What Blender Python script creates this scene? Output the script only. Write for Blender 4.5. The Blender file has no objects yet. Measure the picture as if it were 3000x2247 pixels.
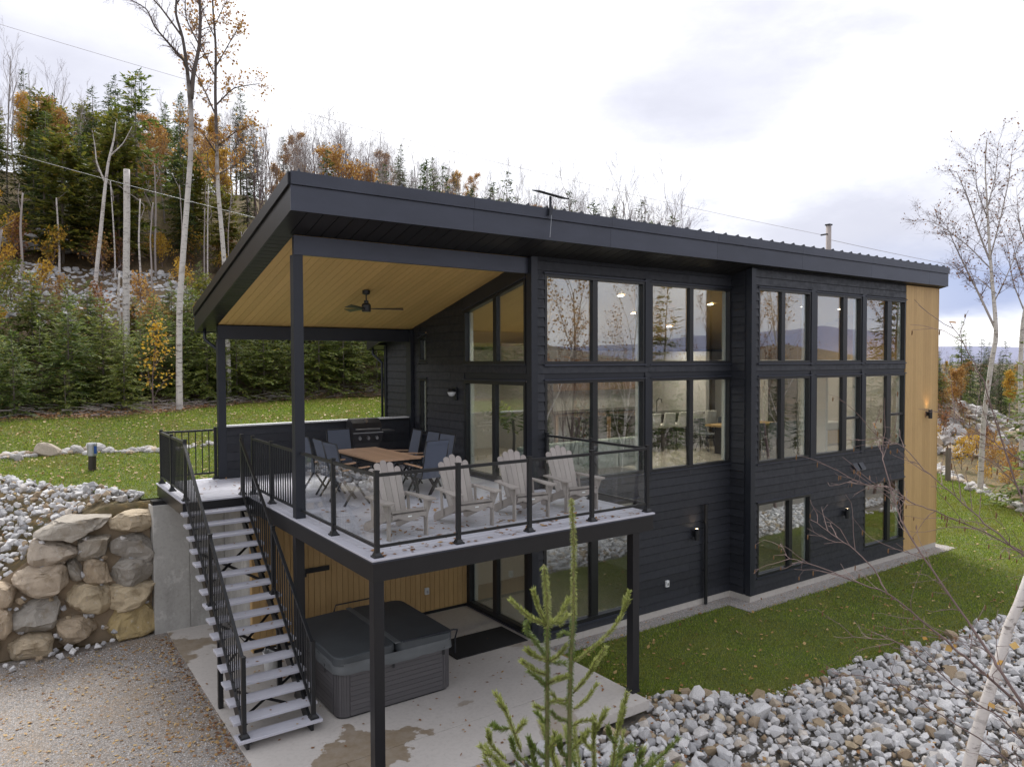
import bpy, bmesh, math, random
import numpy as np
from mathutils import Vector, Matrix

R = math.radians
scene = bpy.context.scene
COL = scene.collection

# ---------------------------------------------------------------- camera
cam_data = bpy.data.cameras.new('camera')
cam = bpy.data.objects.new('camera', cam_data)
COL.objects.link(cam)
scene.camera = cam
CAM = np.array([-3.7126, -8.3053, 5.2701])
_yaw, _pit, _rol = R(34.987), R(-1.696), R(-0.2)
_fw = Vector((math.sin(_yaw)*math.cos(_pit), math.cos(_yaw)*math.cos(_pit), math.sin(_pit)))
_rt = Vector((math.cos(_yaw), -math.sin(_yaw), 0)); _up = _rt.cross(_fw)
_r2 = _rt*math.cos(_rol) + _up*math.sin(_rol); _u2 = -_rt*math.sin(_rol) + _up*math.cos(_rol)
m = Matrix((( _r2.x, _u2.x, -_fw.x, CAM[0]), (_r2.y, _u2.y, -_fw.y, CAM[1]), (_r2.z, _u2.z, -_fw.z, CAM[2]), (0, 0, 0, 1)))
cam.matrix_world = m
cam_data.sensor_width = 36.0
cam_data.lens = 2152.75/3000*36
cam_data.clip_start = 0.1
cam_data.clip_end = 9000

# ---------------------------------------------------------------- colour management
scene.view_settings.view_transform = 'Standard'
scene.view_settings.look = 'None'
scene.view_settings.exposure = 1.62
scene.view_settings.gamma = 1.0
scene.view_settings.use_curve_mapping = False

# ---------------------------------------------------------------- world: overcast sky
SUN_EL, SUN_ROT = R(50), R(28)
world = bpy.data.worlds.new('World'); scene.world = world; world.use_nodes = True
nt = world.node_tree; N = nt.nodes; Lk = nt.links; N.clear()
out = N.new('ShaderNodeOutputWorld'); bg = N.new('ShaderNodeBackground')
sky = N.new('ShaderNodeTexSky'); sky.sky_type = 'NISHITA'; sky.sun_disc = False
sky.sun_elevation = SUN_EL; sky.sun_rotation = SUN_ROT
def wmath(op, a, b=None, c=None, clamp=False):
    n = N.new('ShaderNodeMath'); n.operation = op; n.use_clamp = clamp
    for i, q in enumerate((a, b, c)):
        if q is None: continue
        if isinstance(q, (int, float)): n.inputs[i].default_value = q
        else: Lk.new(q, n.inputs[i])
    return n.outputs[0]
def wmix(f, a, b):
    n = N.new('ShaderNodeMix'); n.data_type = 'RGBA'
    for q, s in ((f, n.inputs[0]), (a, n.inputs[6]), (b, n.inputs[7])):
        if isinstance(q, (int, float)): s.default_value = q
        elif isinstance(q, tuple): s.default_value = (*q, 1)
        else: Lk.new(q, s)
    return n.outputs[2]
tc = N.new('ShaderNodeTexCoord')
nrm = N.new('ShaderNodeVectorMath'); nrm.operation = 'NORMALIZE'; Lk.new(tc.outputs['Generated'], nrm.inputs[0])
# stretch the noise sideways so the cloud bands lie flat
mp = N.new('ShaderNodeMapping'); mp.inputs['Scale'].default_value = (1, 1, 2.6); Lk.new(nrm.outputs[0], mp.inputs[0])
def wnoise(scale, detail, rough, off):
    mm = N.new('ShaderNodeMapping'); mm.inputs['Location'].default_value = off; Lk.new(mp.outputs[0], mm.inputs[0])
    n = N.new('ShaderNodeTexNoise'); n.inputs['Scale'].default_value = scale
    n.inputs['Detail'].default_value = detail; n.inputs['Roughness'].default_value = rough
    Lk.new(mm.outputs[0], n.inputs['Vector']); return n.outputs[0]
def ramp(v, a, b, lo=0.0, hi=1.0):
    n = N.new('ShaderNodeMapRange'); n.interpolation_type = 'SMOOTHSTEP'
    n.inputs[1].default_value = a; n.inputs[2].default_value = b
    n.inputs[3].default_value = lo; n.inputs[4].default_value = hi
    Lk.new(v, n.inputs[0]); return n.outputs[0]
def cloud_patch(d, r_in, r_out):
    """soft mask round a direction of the sky"""
    v = Vector(d).normalized()
    # work on a flattened sphere so patches are wider than tall
    a = N.new('ShaderNodeVectorMath'); a.operation = 'SUBTRACT'; Lk.new(nrm.outputs[0], a.inputs[0]); a.inputs[1].default_value = v
    b = N.new('ShaderNodeVectorMath'); b.operation = 'MULTIPLY'; Lk.new(a.outputs[0], b.inputs[0]); b.inputs[1].default_value = (1, 1, 1.9)
    c = N.new('ShaderNodeVectorMath'); c.operation = 'LENGTH'; Lk.new(b.outputs[0], c.inputs[0])
    w = wmath('ADD', c.outputs[1], wmath('MULTIPLY', wmath('SUBTRACT', wnoise(4.0, 6, .62, (v.x*7, 2, 1)), .5), .34))
    return ramp(w, r_out, r_in)
def pxdir(u, v):
    return tuple(_fw + _r2*((u-1500)/2152.75) - _u2*((v-1123.5)/2152.75))
n1 = ramp(wnoise(2.2, 7, .56, (3.1, 1.2, .4)),   .35, .58)
n2 = ramp(wnoise(6.5, 6, .55, (8.1, 4.2, 2.4)), .40, .70)
base = wmix(wmath('MULTIPLY', n1, .92), (.60, .60, .615), (.375, .375, .41))
base = wmix(wmath('MULTIPLY', n2, .40), base, (.35, .35, .39))
# the brightest part of the overcast lies where the hidden sun stands
bright = cloud_patch((0.42, .80, .36), .10, .62)
base = wmix(wmath('MULTIPLY', bright, .6), base, (.60, .60, .605))
for (u, v, a, b, s) in ((2140, 230, .02, .30, .60), (1960, 330, .02, .18, .25), (2080, 590, .0, .10, .6), (2470, 660, .02, .16, .55),
                        (90, 60, .05, .34, .5), (150, 330, .03, .22, .25), (1450, 520, .0, .10, .2)):
    base = wmix(wmath('MULTIPLY', cloud_patch(pxdir(u, v), a, b), s), base, (.215, .215, .262))
# blue-grey bank low in the east, with a paler rift under it
sep = N.new('ShaderNodeSeparateXYZ'); Lk.new(nrm.outputs[0], sep.inputs[0])
zz = wmath('ADD', sep.outputs[2], wmath('MULTIPLY', wmath('SUBTRACT', wnoise(5, 5, .6, (1, 5, 2)), .5), .07))
band = wmath('MULTIPLY', ramp(zz, .035, .075), ramp(zz, .16, .09))
east = ramp(sep.outputs[0], .76, .93)
base = wmix(wmath('MULTIPLY', wmath('MULTIPLY', band, east), .95), base, (.16, .19, .30))
south = ramp(sep.outputs[1], -.05, -.5)
base = wmix(wmath('MULTIPLY', wmath('MULTIPLY', south, ramp(wnoise(3.2, 7, .6, (6, 2, 9)), .42, .62)), .8), base, (.36, .38, .45))
# clear sky glimmers through the thin parts
sk = N.new('ShaderNodeVectorMath'); sk.operation = 'SCALE'; sk.inputs['Scale'].default_value = 0.10; Lk.new(sky.outputs[0], sk.inputs[0])
fin = wmix(.05, base, sk.outputs[0])
Lk.new(fin, bg.inputs[0]); bg.inputs[1].default_value = 0.83
Lk.new(bg.outputs[0], out.inputs[0])

sun_data = bpy.data.lights.new('sun', 'SUN'); sun_data.energy = 1.5; sun_data.angle = R(28); sun_data.color = (1, .975, .94)
sun = bpy.data.objects.new('sun', sun_data); COL.objects.link(sun)
sun.rotation_euler = (R(90)-SUN_EL, 0, R(180)-SUN_ROT+R(0)); sun.location = (0, 0, 60)

# ---------------------------------------------------------------- mesh helpers
class MB:
    """collects vertices and faces of ONE mesh"""
    def __init__(s): s.v = []; s.f = {}; s.n = 0
    def add(s, v, faces):
        v = np.asarray(v, float).reshape(-1, 3)
        s.v.append(v)
        for f in faces:
            f = np.asarray(f, int)
            if f.ndim == 1: f = f[None]
            s.f.setdefault(f.shape[1], []).append(f + s.n)
        s.n += len(v); return s
    def box(s, a, b):
        x0, y0, z0 = a; x1, y1, z1 = b
        if x0 > x1: x0, x1 = x1, x0
        if y0 > y1: y0, y1 = y1, y0
        if z0 > z1: z0, z1 = z1, z0
        v = [(x0,y0,z0),(x1,y0,z0),(x1,y1,z0),(x0,y1,z0),(x0,y0,z1),(x1,y0,z1),(x1,y1,z1),(x0,y1,z1)]
        return s.add(v, [BOXF])
    def hexa(s, v): return s.add(v, [BOXF])
    def beam(s, p, q, w, h, up=(0, 0, 1)):
        p = np.array(p, float); q = np.array(q, float); d = q-p; d /= np.linalg.norm(d)
        u = np.array(up, float); r = np.cross(d, u)
        if np.linalg.norm(r) < 1e-6: r = np.cross(d, (1, 0, 0))
        r /= np.linalg.norm(r); u = np.cross(r, d)
        r = r*w/2; u = u*h/2
        return s.add([p-r-u, p+r-u, q+r-u, q-r-u, p-r+u, p+r+u, q+r+u, q-r+u], [BOXF])
    def tube(s, pts, rad, k=8, cap=True):
        pts = np.array(pts, float); n = len(pts)
        rad = np.full(n, rad) if np.isscalar(rad) else np.array(rad, float)
        t = np.gradient(pts, axis=0); t /= np.linalg.norm(t, axis=1)[:, None]+1e-12
        ref = np.array((0.13, 0.21, 1.0)) if abs(t[0][2]) < .9 else np.array((1.0, .1, .0))
        V = []
        for i in range(n):
            a = np.cross(t[i], ref); a /= np.linalg.norm(a)+1e-12; b = np.cross(t[i], a)
            ref = b if False else ref
            th = np.arange(k)*2*np.pi/k
            V.append(pts[i] + rad[i]*(np.cos(th)[:, None]*a + np.sin(th)[:, None]*b))
        F = []
        i = np.arange(k); j = (i+1) % k
        for q in range(n-1):
            F.append(np.stack([q*k+i, q*k+j, (q+1)*k+j, (q+1)*k+i], 1))
        s.add(np.concatenate(V), [np.concatenate(F)])
        if cap:
            base = s.n - n*k
            s.f.setdefault(k, []).append((base+np.arange(k))[None, ::-1]); s.f.setdefault(k, []).append((base+(n-1)*k+np.arange(k))[None])
        return s
    def lathe(s, prof, c=(0, 0, 0), k=16):
        th = np.arange(k)*2*np.pi/k; V = []
        for r, z in prof: V.append(np.stack([c[0]+r*np.cos(th), c[1]+r*np.sin(th), np.full(k, c[2]+z)], 1))
        F = []; i = np.arange(k); j = (i+1) % k
        for q in range(len(prof)-1): F.append(np.stack([q*k+i, q*k+j, (q+1)*k+j, (q+1)*k+i], 1))
        return s.add(np.concatenate(V), [np.concatenate(F)])
    def prism(s, poly, a0, a1, axis='y'):
        """polygon in the two other axes extruded along axis"""
        n = len(poly); V = []
        for a in (a0, a1):
            for (p, q) in poly:
                V.append({'x': (a, p, q), 'y': (p, a, q), 'z': (p, q, a)}[axis])
        i = np.arange(n); j = (i+1) % n
        return s.add(V, [np.stack([i, j, j+n, i+n], 1), i[::-1].copy(), i+n])
    def mesh(s, name, off=(0, 0, 0), smooth=False):
        V = np.concatenate(s.v) - np.array(off, float)
        me = bpy.data.meshes.new(name)
        loops = []; starts = []; tot = []; c = 0
        for k, fl in s.f.items():
            a = np.concatenate(fl); loops.append(a.ravel()); starts.append(c+np.arange(len(a))*k); tot.append(np.full(len(a), k)); c += a.size
        L = np.concatenate(loops)
        me.vertices.add(len(V)); me.vertices.foreach_set('co', V.astype(np.float32).ravel())
        me.loops.add(len(L)); me.loops.foreach_set('vertex_index', L.astype(np.int32))
        S = np.concatenate(starts); T = np.concatenate(tot)
        me.polygons.add(len(S)); me.polygons.foreach_set('loop_start', S.astype(np.int32)); me.polygons.foreach_set('loop_total', T.astype(np.int32))
        me.update(calc_edges=True); me.validate()
        me.polygons.foreach_set('use_smooth', np.full(len(me.polygons), bool(smooth)))
        return me
BOXF = np.array([(0,3,2,1),(4,5,6,7),(0,1,5,4),(1,2,6,5),(2,3,7,6),(3,0,4,7)])

def fix(me):
    bm = bmesh.new(); bm.from_mesh(me); bmesh.ops.recalc_face_normals(bm, faces=bm.faces); bm.to_mesh(me); bm.free()

def tag(o, label=None, cat=None, group=None, kind=None):
    if label: o['label'] = label
    if cat: o['category'] = cat
    if group: o['group'] = group
    if kind: o['kind'] = kind
    return o

def thing(name, label, cat, loc=(0, 0, 0), rz=0, group=None):
    o = bpy.data.objects.new(name, None); COL.objects.link(o); o.location = loc; o.rotation_euler = (0, 0, rz)
    o.empty_display_size = .2
    o['_w'] = 1
    return tag(o, label, cat, group)

def worldof(o):
    p = Vector((0, 0, 0))
    while o is not None: p += o.location; o = o.parent
    return p

def part(name, mb, mat, parent=None, w=False, label=None, smooth=False, bevel=0, kind=None, fixn=True):
    """link the collected mesh as one object; w=True: the vertices are in world coordinates"""
    off = tuple(worldof(parent)) if (w and parent is not None) else (0, 0, 0)
    me = mb.mesh(name, off, smooth) if isinstance(mb, MB) else mb
    if fixn and isinstance(mb, MB): fix(me)
    o = bpy.data.objects.new(name, me); COL.objects.link(o)
    if mat is not None and len(me.materials) == 0: me.materials.append(mat)
    if parent is not None: o.parent = parent
    if label: o['label'] = label
    if kind: o['kind'] = kind
    if bevel:
        b = o.modifiers.new('bevel', 'BEVEL'); b.width = bevel; b.segments = 2; b.limit_method = 'ANGLE'; b.angle_limit = R(40)
    return o

def solo(name, mb, mat, label, cat, group=None, kind=None, **k):
    """a thing that is one mesh, its origin moved to its base"""
    V = np.concatenate(mb.v); c = (V.min(0)+V.max(0))/2; c[2] = V[:, 2].min()
    me = mb.mesh(name, tuple(c), k.get('smooth', False)); fix(me); me.materials.append(mat)
    o = bpy.data.objects.new(name, me); COL.objects.link(o); o.location = c
    if k.get('bevel'):
        b = o.modifiers.new('bevel', 'BEVEL'); b.width = k['bevel']; b.segments = 2; b.limit_method = 'ANGLE'
    return tag(o, label, cat, group, kind)

def struct(name, mb, mat, kind='structure', label=None, smooth=False, fixn=False):
    me = mb.mesh(name, (0, 0, 0), smooth) if isinstance(mb, MB) else mb
    if fixn: fix(me)
    if not me.materials: me.materials.append(mat)
    o = bpy.data.objects.new(name, me); COL.objects.link(o); o['kind'] = kind
    if label: o['label'] = label
    return o

def dup(root, loc, rz=None, label=None, group=None, scale=None):
    r = root.copy(); COL.objects.link(r); r.location = loc
    if rz is not None: r.rotation_euler = (0, 0, rz)
    if scale is not None: r.scale = (scale,)*3 if np.isscalar(scale) else scale
    if label: r['label'] = label
    if group: r['group'] = group
    for ch in list(root.children):
        c = ch.copy(); COL.objects.link(c); c.parent = r
        for g in list(ch.children):
            d = g.copy(); COL.objects.link(d); d.parent = c
    return r

# ---------------------------------------------------------------- materials
class Mat:
    def __init__(s, name, rough=.6, metal=0.0, spec=.5):
        s.m = bpy.data.materials.new(name); s.m.use_nodes = True
        s.t = s.m.node_tree; s.b = s.t.nodes['Principled BSDF']
        s.b.inputs['Roughness'].default_value = rough; s.b.inputs['Metallic'].default_value = metal
        s.b.inputs['Specular IOR Level'].default_value = spec
    def n(s, t, **k):
        x = s.t.nodes.new('ShaderNode'+t)
        for a, b in k.items(): setattr(x, a, b)
        return x
    def l(s, a, b): s.t.links.new(a, b)
    def co(s, scale=(1, 1, 1), kind='Object'):
        t = s.n('TexCoord'); m = s.n('Mapping'); m.inputs['Scale'].default_value = scale; s.l(t.outputs[kind], m.inputs[0]); return m.outputs[0]
    def noise(s, scale, detail=5, rough=.55, st=(1, 1, 1), dist=0.0, vec=None):
        x = s.n('TexNoise'); x.inputs['Scale'].default_value = scale; x.inputs['Detail'].default_value = detail
        x.inputs['Roughness'].default_value = rough; x.inputs['Distortion'].default_value = dist
        s.l(vec if vec is not None else s.co(st), x.inputs['Vector']); return x.outputs[0]
    def voro(s, scale, feat='F1', out='Distance', st=(1, 1, 1), rnd=1.0):
        x = s.n('TexVoronoi', feature=feat); x.inputs['Scale'].default_value = scale; x.inputs['Randomness'].default_value = rnd
        s.l(s.co(st), x.inputs['Vector']); return x.outputs[out]
    def ramp(s, v, stops):
        x = s.n('ValToRGB'); e = x.color_ramp.elements
        while len(e) < len(stops): e.new(.5)
        for i, (p, c) in enumerate(stops):
            e[i].position = p; e[i].color = (*c, 1) if isinstance(c, tuple) else (c, c, c, 1)
        s.l(v, x.inputs[0]); return x.outputs[0]
    def rng(s, v, a, b, lo=0.0, hi=1.0):
        x = s.n('MapRange', interpolation_type='SMOOTHSTEP')
        for i, q in enumerate((a, b, lo, hi)): x.inputs[i+1].default_value = q
        s.l(v, x.inputs[0]); return x.outputs[0]
    def mix(s, f, a, b, mode='MIX'):
        x = s.n('Mix', data_type='RGBA', blend_type=mode)
        for q, k in ((f, x.inputs[0]), (a, x.inputs[6]), (b, x.inputs[7])):
            if isinstance(q, (int, float)): k.default_value = q
            elif isinstance(q, tuple): k.default_value = (*q, 1)
            else: s.l(q, k)
        return x.outputs[2]
    def math(s, op, a, b=0.0, clamp=False):
        x = s.n('Math', operation=op, use_clamp=clamp)
        for i, q in enumerate((a, b)):
            if isinstance(q, (int, float)): x.inputs[i].default_value = q
            else: s.l(q, x.inputs[i])
        return x.outputs[0]
    def color(s, c):
        if isinstance(c, tuple): s.b.inputs['Base Color'].default_value = (*c, 1)
        else: s.l(c, s.b.inputs['Base Color'])
        return s
    def rough(s, v): s.l(v, s.b.inputs['Roughness']); return s
    def bump(s, v, strength=.3, dist=.01, prev=None):
        x = s.n('Bump'); x.inputs['Strength'].default_value = strength; x.inputs['Distance'].default_value = dist
        s.l(v, x.inputs['Height'])
        if prev: s.l(prev, x.inputs['Normal'])
        s.l(x.outputs[0], s.b.inputs['Normal']); return x.outputs[0]
    def orand(s): return s.n('ObjectInfo').outputs['Random']
    def irand(s): return s.n('NewGeometry').outputs['Random Per Island']
    def transl(s, f, c):
        """mix some translucency into the leaf"""
        t = s.n('BsdfTranslucent'); x = s.n('MixShader'); x.inputs[0].default_value = f
        o = s.t.nodes['Material Output']
        if isinstance(c, tuple): t.inputs[0].default_value = (*c, 1)
        else: s.l(c, t.inputs[0])
        s.l(s.b.outputs[0], x.inputs[1]); s.l(t.outputs[0], x.inputs[2]); s.l(x.outputs[0], o.inputs[0])

def var(c, k): return tuple(min(1, q*k) for q in c)

def simple(name, c, rough=.6, metal=0, nscale=6, amt=.25, bump=.15, bscale=60, st=(1, 1, 1), spec=.5, ov=0.12):
    a = Mat(name, rough, metal, spec)
    f = a.noise(nscale, 6, .6, st)
    col = a.mix(f, var(c, 1-amt), var(c, 1+amt))
    if ov: col = a.mix(a.orand(), a.mix(ov, col, (0, 0, 0)), a.mix(ov*.6, col, var(c, 1.8)))
    a.color(col)
    if bump: a.bump(a.noise(bscale, 4, .6, st), bump, .004)
    return a

def mk_siding():
    a = Mat('charcoal_siding', .52)
    col = a.mix(a.noise(2.2, 6, .6, (1, 1, 3)), (.0095, .0108, .015), (.018, .020, .027))
    col = a.mix(a.orand(), a.mix(.14, col, (0, 0, 0)), a.mix(.14, col, (.06, .065, .08)))
    # dust and run marks
    col = a.mix(a.rng(a.noise(5, 8, .7, (1, 1, .25)), .58, .78, 0, .30), col, (.05, .052, .058))
    a.color(col); a.rough(a.rng(a.noise(9, 5, .6), .3, .7, .46, .68))
    a.bump(a.noise(34, 6, .7, (.25, .25, 2.2)), .35, .003); return a.m
M = {}
M['siding'] = mk_siding()
M['trim'] = simple('charcoal_metal_trim', (.021, .024, .032), .45, .2, 3, .18, .06, 40, ov=.06).m
M['fascia'] = simple('slate_metal_fascia', (.050, .055, .074), .38, .35, 1.1, .34, .08, 12, (1, 1, 3), ov=.16).m
M['frame'] = simple('black_window_frame', (.014, .015, .017), .38, 0, 5, .2, .04, 40).m
M['black'] = simple('black_powder_coat', (.016, .017, .019), .36, .1, 8, .2, .05, 90).m
M['postwrap'] = simple('dark_bronze_wrap', (.017, .017, .020), .36, .25, 4, .25, .04, 30, (1, 1, .3)).m
M['beam'] = simple('dark_beam_cladding', (.017, .0165, .018), .42, .25, 4, .25, .05, 30).m
M['white_vinyl'] = simple('white_vinyl', (.72, .73, .72), .5, 0, 5, .08, .03, 40).m
M['galv'] = simple('galvanised_metal', (.42, .43, .44), .38, .8, 9, .2, .08, 60).m

def mk_tan(name, c, k=1.0):
    a = Mat(name, .6)
    st = (1, 1, .12)
    g = a.noise(38, 7, .65, st, .4)
    col = a.mix(g, var(c, .78*k), var(c, 1.18*k))
    col = a.mix(a.orand(), a.mix(.10, col, (0, 0, 0)), a.mix(.08, col, (.75, .55, .3)))
    col = a.mix(a.rng(a.noise(1.6, 6, .6), .45, .8, 0, .25), col, var(c, .7))
    a.color(col); a.bump(g, .3, .003); return a.m
M['tan'] = mk_tan('honey_wood_siding', (.50, .32, .13))
M['tan_ceiling'] = None
def mk_ceiling():
    a = Mat('honey_plank_ceiling', .55)
    g = a.noise(34, 7, .65, (1, .1, 1), .4)
    c = (.68, .46, .165)
    col = a.mix(g, var(c, .8), var(c, 1.15)); col = a.mix(a.orand(), a.mix(.12, col, (0, 0, 0)), a.mix(.06, col, (.75, .5, .25)))
    a.color(col); a.bump(g, .25, .003); return a.m
M['tan_ceiling'] = mk_ceiling()

def mk_deck(k=1.0):
    a = Mat('grey_composite_decking', .62)
    g = a.noise(26, 7, .7, (.12, 1, 1), .3)
    col = a.mix(g, var((.40, .40, .44), k), var((.52, .52, .575), k))
    col = a.mix(a.orand(), a.mix(.10, col, (.2, .2, .22)), a.mix(.12, col, (.7, .7, .74)))
    col = a.mix(a.rng(a.noise(1.1, 7, .65), .48, .75, 0, .16), col, (.28, .27, .27))
    a.color(col); a.rough(a.rng(a.noise(2.3, 5, .6), .35, .65, .42, .7)); a.bump(g, .3, .003); return a.m
M['deck'] = mk_deck(); M['deckfloor'] = mk_deck(1.22)  # same decking; floor copy lightened in colour to offset the shade there

def mk_concrete(name, lo, hi, stain=True, board=False):
    a = Mat(name, .8)
    col = a.mix(a.noise(1.3, 9, .65), lo, hi)
    col = a.mix(a.rng(a.noise(16, 8, .7), .45, .7, 0, .35), col, var(lo, .72))
    if board: col = a.mix(a.rng(a.noise(2.1, 9, .75, (1, 1, .8)), .54, .62, 0, .55), col, var(hi, 1.18)); col = a.mix(a.rng(a.noise(.9, 9, .7, (1, 1, .35)), .45, .7, 0, .55), col, var(lo, .55))
    if stain:
        wet = a.rng(a.noise(.55, 6, .55, dist=.6), .595, .612)
        t = a.n('TexCoord'); sp = a.n('SeparateXYZ'); a.l(t.outputs['Object'], sp.inputs[0])
        # run-off from the stair foot leaves a wet film with a ragged edge
        dx = a.math('SUBTRACT', sp.outputs[0], .3); dy = a.math('SUBTRACT', sp.outputs[1], .9)
        d = a.math('ADD', a.math('MULTIPLY', a.math('ABSOLUTE', dx), .62), a.math('MULTIPLY', a.math('ABSOLUTE', dy), .8))
        d = a.math('ADD', d, a.math('MULTIPLY', a.math('SUBTRACT', a.noise(2.2, 7, .6), .5), 1.3))
        pool = a.rng(d, .58, .54)
        dx = a.math('SUBTRACT', sp.outputs[0], -1.1); dy = a.math('SUBTRACT', sp.outputs[1], 6.3)
        d = a.math('ADD', a.math('MULTIPLY', a.math('ABSOLUTE', dx), .7), a.math('MULTIPLY', a.math('ABSOLUTE', dy), .8))
        d = a.math('ADD', d, a.math('MULTIPLY', a.math('SUBTRACT', a.noise(2.6, 7, .6), .5), 1.6))
        pool2 = a.rng(d, .62, .50)
        w = a.math('MAXIMUM', a.math('MULTIPLY', wet, .55), a.math('MULTIPLY', a.math('MAXIMUM', pool, pool2), .92))
        col = a.mix(a.math('MULTIPLY', w, a.rng(a.noise(5, 7, .7), .3, .7, .72, 1)), col, (.23, .17, .10))
        a.rough(a.rng(w, 0, 1, .82, .35))
    a.color(col); a.bump(a.noise(90, 6, .7), .25, .003); return a.m
M['slab'] = mk_concrete('patio_concrete', (.46, .425, .385), (.57, .535, .495))
M['concrete'] = mk_concrete('cast_concrete', (.30, .29, .265), (.50, .49, .46), False, True)
M['foundation'] = mk_concrete('foundation_concrete', (.38, .35, .31), (.50, .47, .43), False)

def mk_glass(name, tint, f0, wav=.10):
    """thin-walled glass: clear transmission plus a mirror that strengthens at grazing angles"""
    m = bpy.data.materials.new(name); m.use_nodes = True; t = m.node_tree; t.nodes.clear()
    o = t.nodes.new('ShaderNodeOutputMaterial'); mx = t.nodes.new('ShaderNodeMixShader')
    tr = t.nodes.new('ShaderNodeBsdfTransparent'); gl = t.nodes.new('ShaderNodeBsdfGlossy'); lw = t.nodes.new('ShaderNodeLayerWeight')
    tr.inputs[0].default_value = (*tint, 1); gl.inputs['Roughness'].default_value = 0.0; gl.inputs[0].default_value = (.97, .98, 1, 1)
    lw.inputs[0].default_value = .5
    pw = t.nodes.new('ShaderNodeMath'); pw.operation = 'POWER'; pw.inputs[1].default_value = 4.2; t.links.new(lw.outputs['Facing'], pw.inputs[0])
    mr = t.nodes.new('ShaderNodeMapRange'); mr.inputs[3].default_value = f0; mr.inputs[4].default_value = .92; t.links.new(pw.outputs[0], mr.inputs[0])
    t.links.new(mr.outputs[0], mx.inputs[0]); t.links.new(tr.outputs[0], mx.inputs[1]); t.links.new(gl.outputs[0], mx.inputs[2]); t.links.new(mx.outputs[0], o.inputs[0])
    no = t.nodes.new('ShaderNodeTexNoise'); no.inputs['Scale'].default_value = .9; no.inputs['Detail'].default_value = 1
    tcx = t.nodes.new('ShaderNodeTexCoord'); t.links.new(tcx.outputs['Object'], no.inputs['Vector'])
    bp = t.nodes.new('ShaderNodeBump'); bp.inputs['Strength'].default_value = wav; bp.inputs['Distance'].default_value = .01
    t.links.new(no.outputs[0], bp.inputs['Height']); t.links.new(bp.outputs[0], gl.inputs['Normal'])
    return m
M['pane'] = mk_glass('coated_window_glass', (.84, .88, .87), .19)
M['deckglass'] = mk_glass('clear_balustrade_glass', (.985, .995, .99), .028, .05)

def mk_stone(name, stops, sc=3.0, rough=.85, mossy=False):
    a = Mat(name, rough)
    r = a.math('FRACT', a.math('ADD', a.math('MULTIPLY', a.orand(), 7.31), a.irand()))
    col = a.ramp(r, stops)
    col = a.mix(a.rng(a.noise(sc*3, 8, .7), .40, .66, 0, .55), col, a.mix(.5, col, (.10, .085, .07)))
    col = a.mix(a.rng(a.noise(sc*24, 4, .8), .60, .68, 0, .5), col, a.mix(.6, col, (.06, .05, .04)))
    col = a.mix(a.rng(a.noise(sc*9, 6, .7), .55, .72, 0, .45), col, (.62, .60, .57))
    if mossy: col = a.mix(a.rng(a.noise(sc*1.4, 7, .7), .56, .7, 0, .6), col, (.20, .135, .055))
    a.color(col); b1 = a.bump(a.noise(sc*3.5, 9, .75, dist=1.2), .7, .05 if sc < 2 else .012); a.bump(a.noise(sc*16, 7, .7), .5, .01, b1); return a.m
M['riprap'] = mk_stone('grey_quarry_stone', [(0, (.35, .35, .355)), (.18, (.49, .485, .485)), (.45, (.61, .60, .595)), (.66, (.66, .655, .65)), (.80, (.72, .70, .68)), (.90, (.42, .33, .22)), (.97, (.30, .215, .13)), (1, (.50, .40, .26))], 4)
M['edging'] = mk_stone('pale_rounded_stone', [(0, (.36, .34, .32)), (.4, (.48, .46, .44)), (.75, (.58, .56, .53)), (.9, (.40, .31, .21)), (1, (.50, .41, .29))], 4)
M['boulder'] = mk_stone('tan_boulder', [(0, (.40, .31, .21)), (.35, (.46, .37, .26)), (.6, (.53, .43, .28)), (.8, (.42, .355, .28)), (1, (.47, .36, .24))], 1.3, .8, True)
M['boulder_grey'] = mk_stone('grey_brown_boulder', [(0, (.28, .255, .22)), (.5, (.34, .31, .265)), (1, (.39, .34, .27))], 1.3, .75, True)
M['boulder_gold'] = mk_stone('golden_boulder', [(0, (.44, .33, .15)), (1, (.47, .36, .18))], 1.3, .8)
M['ledge'] = mk_stone('hillside_rock', [(0, (.36, .365, .37)), (.6, (.50, .50, .51)), (1, (.62, .61, .60))], 2)

def mk_grass_ground():
    a = Mat('lawn_turf', .9)
    col = a.mix(a.noise(.9, 8, .6), (.075, .105, .014), (.15, .18, .030))
    col = a.mix(a.rng(a.noise(22, 8, .7), .4, .65), col, (.045, .070, .012))
    col = a.mix(a.rng(a.noise(.45, 6, .6), .52, .72, 0, .5), col, (.16, .155, .035))
    a.color(col); a.bump(a.noise(60, 6, .8), .8, .03); return a.m
M['turf'] = mk_grass_ground()
def mk_blades():
    a = Mat('grass_blades', .75)
    col = a.ramp(a.irand(), [(0, (.085, .14, .015)), (.4, (.19, .275, .026)), (.75, (.29, .38, .042)), (.93, (.40, .44, .075)), (1, (.48, .43, .14))])
    col = a.mix(a.rng(a.noise(.55, 8, .7), .40, .66, 0, .60), col, (.27, .24, .055))
    col = a.mix(a.rng(a.noise(1.7, 6, .7), .56, .74, 0, .45), col, (.07, .12, .014))
    a.color(col); a.transl(.4, col); return a.m
M['blades'] = mk_blades()
def mk_floor():
    a = Mat('forest_floor', .95)
    col = a.mix(a.noise(.7, 9, .65), (.055, .038, .022), (.13, .090, .045))
    col = a.mix(a.rng(a.noise(7, 9, .75), .48, .66, 0, .8), col, (.21, .125, .045))
    col = a.mix(a.rng(a.noise(3, 9, .75), .55, .7, 0, .8), col, (.055, .065, .018))
    a.color(col); a.bump(a.noise(14, 8, .8), .9, .08); return a.m
M['floor'] = mk_floor(); M['dirt'] = simple('sandy_dirt', (.25, .19, .125), .95, 0, 5, .4, .8, 30, ov=0).m
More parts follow.
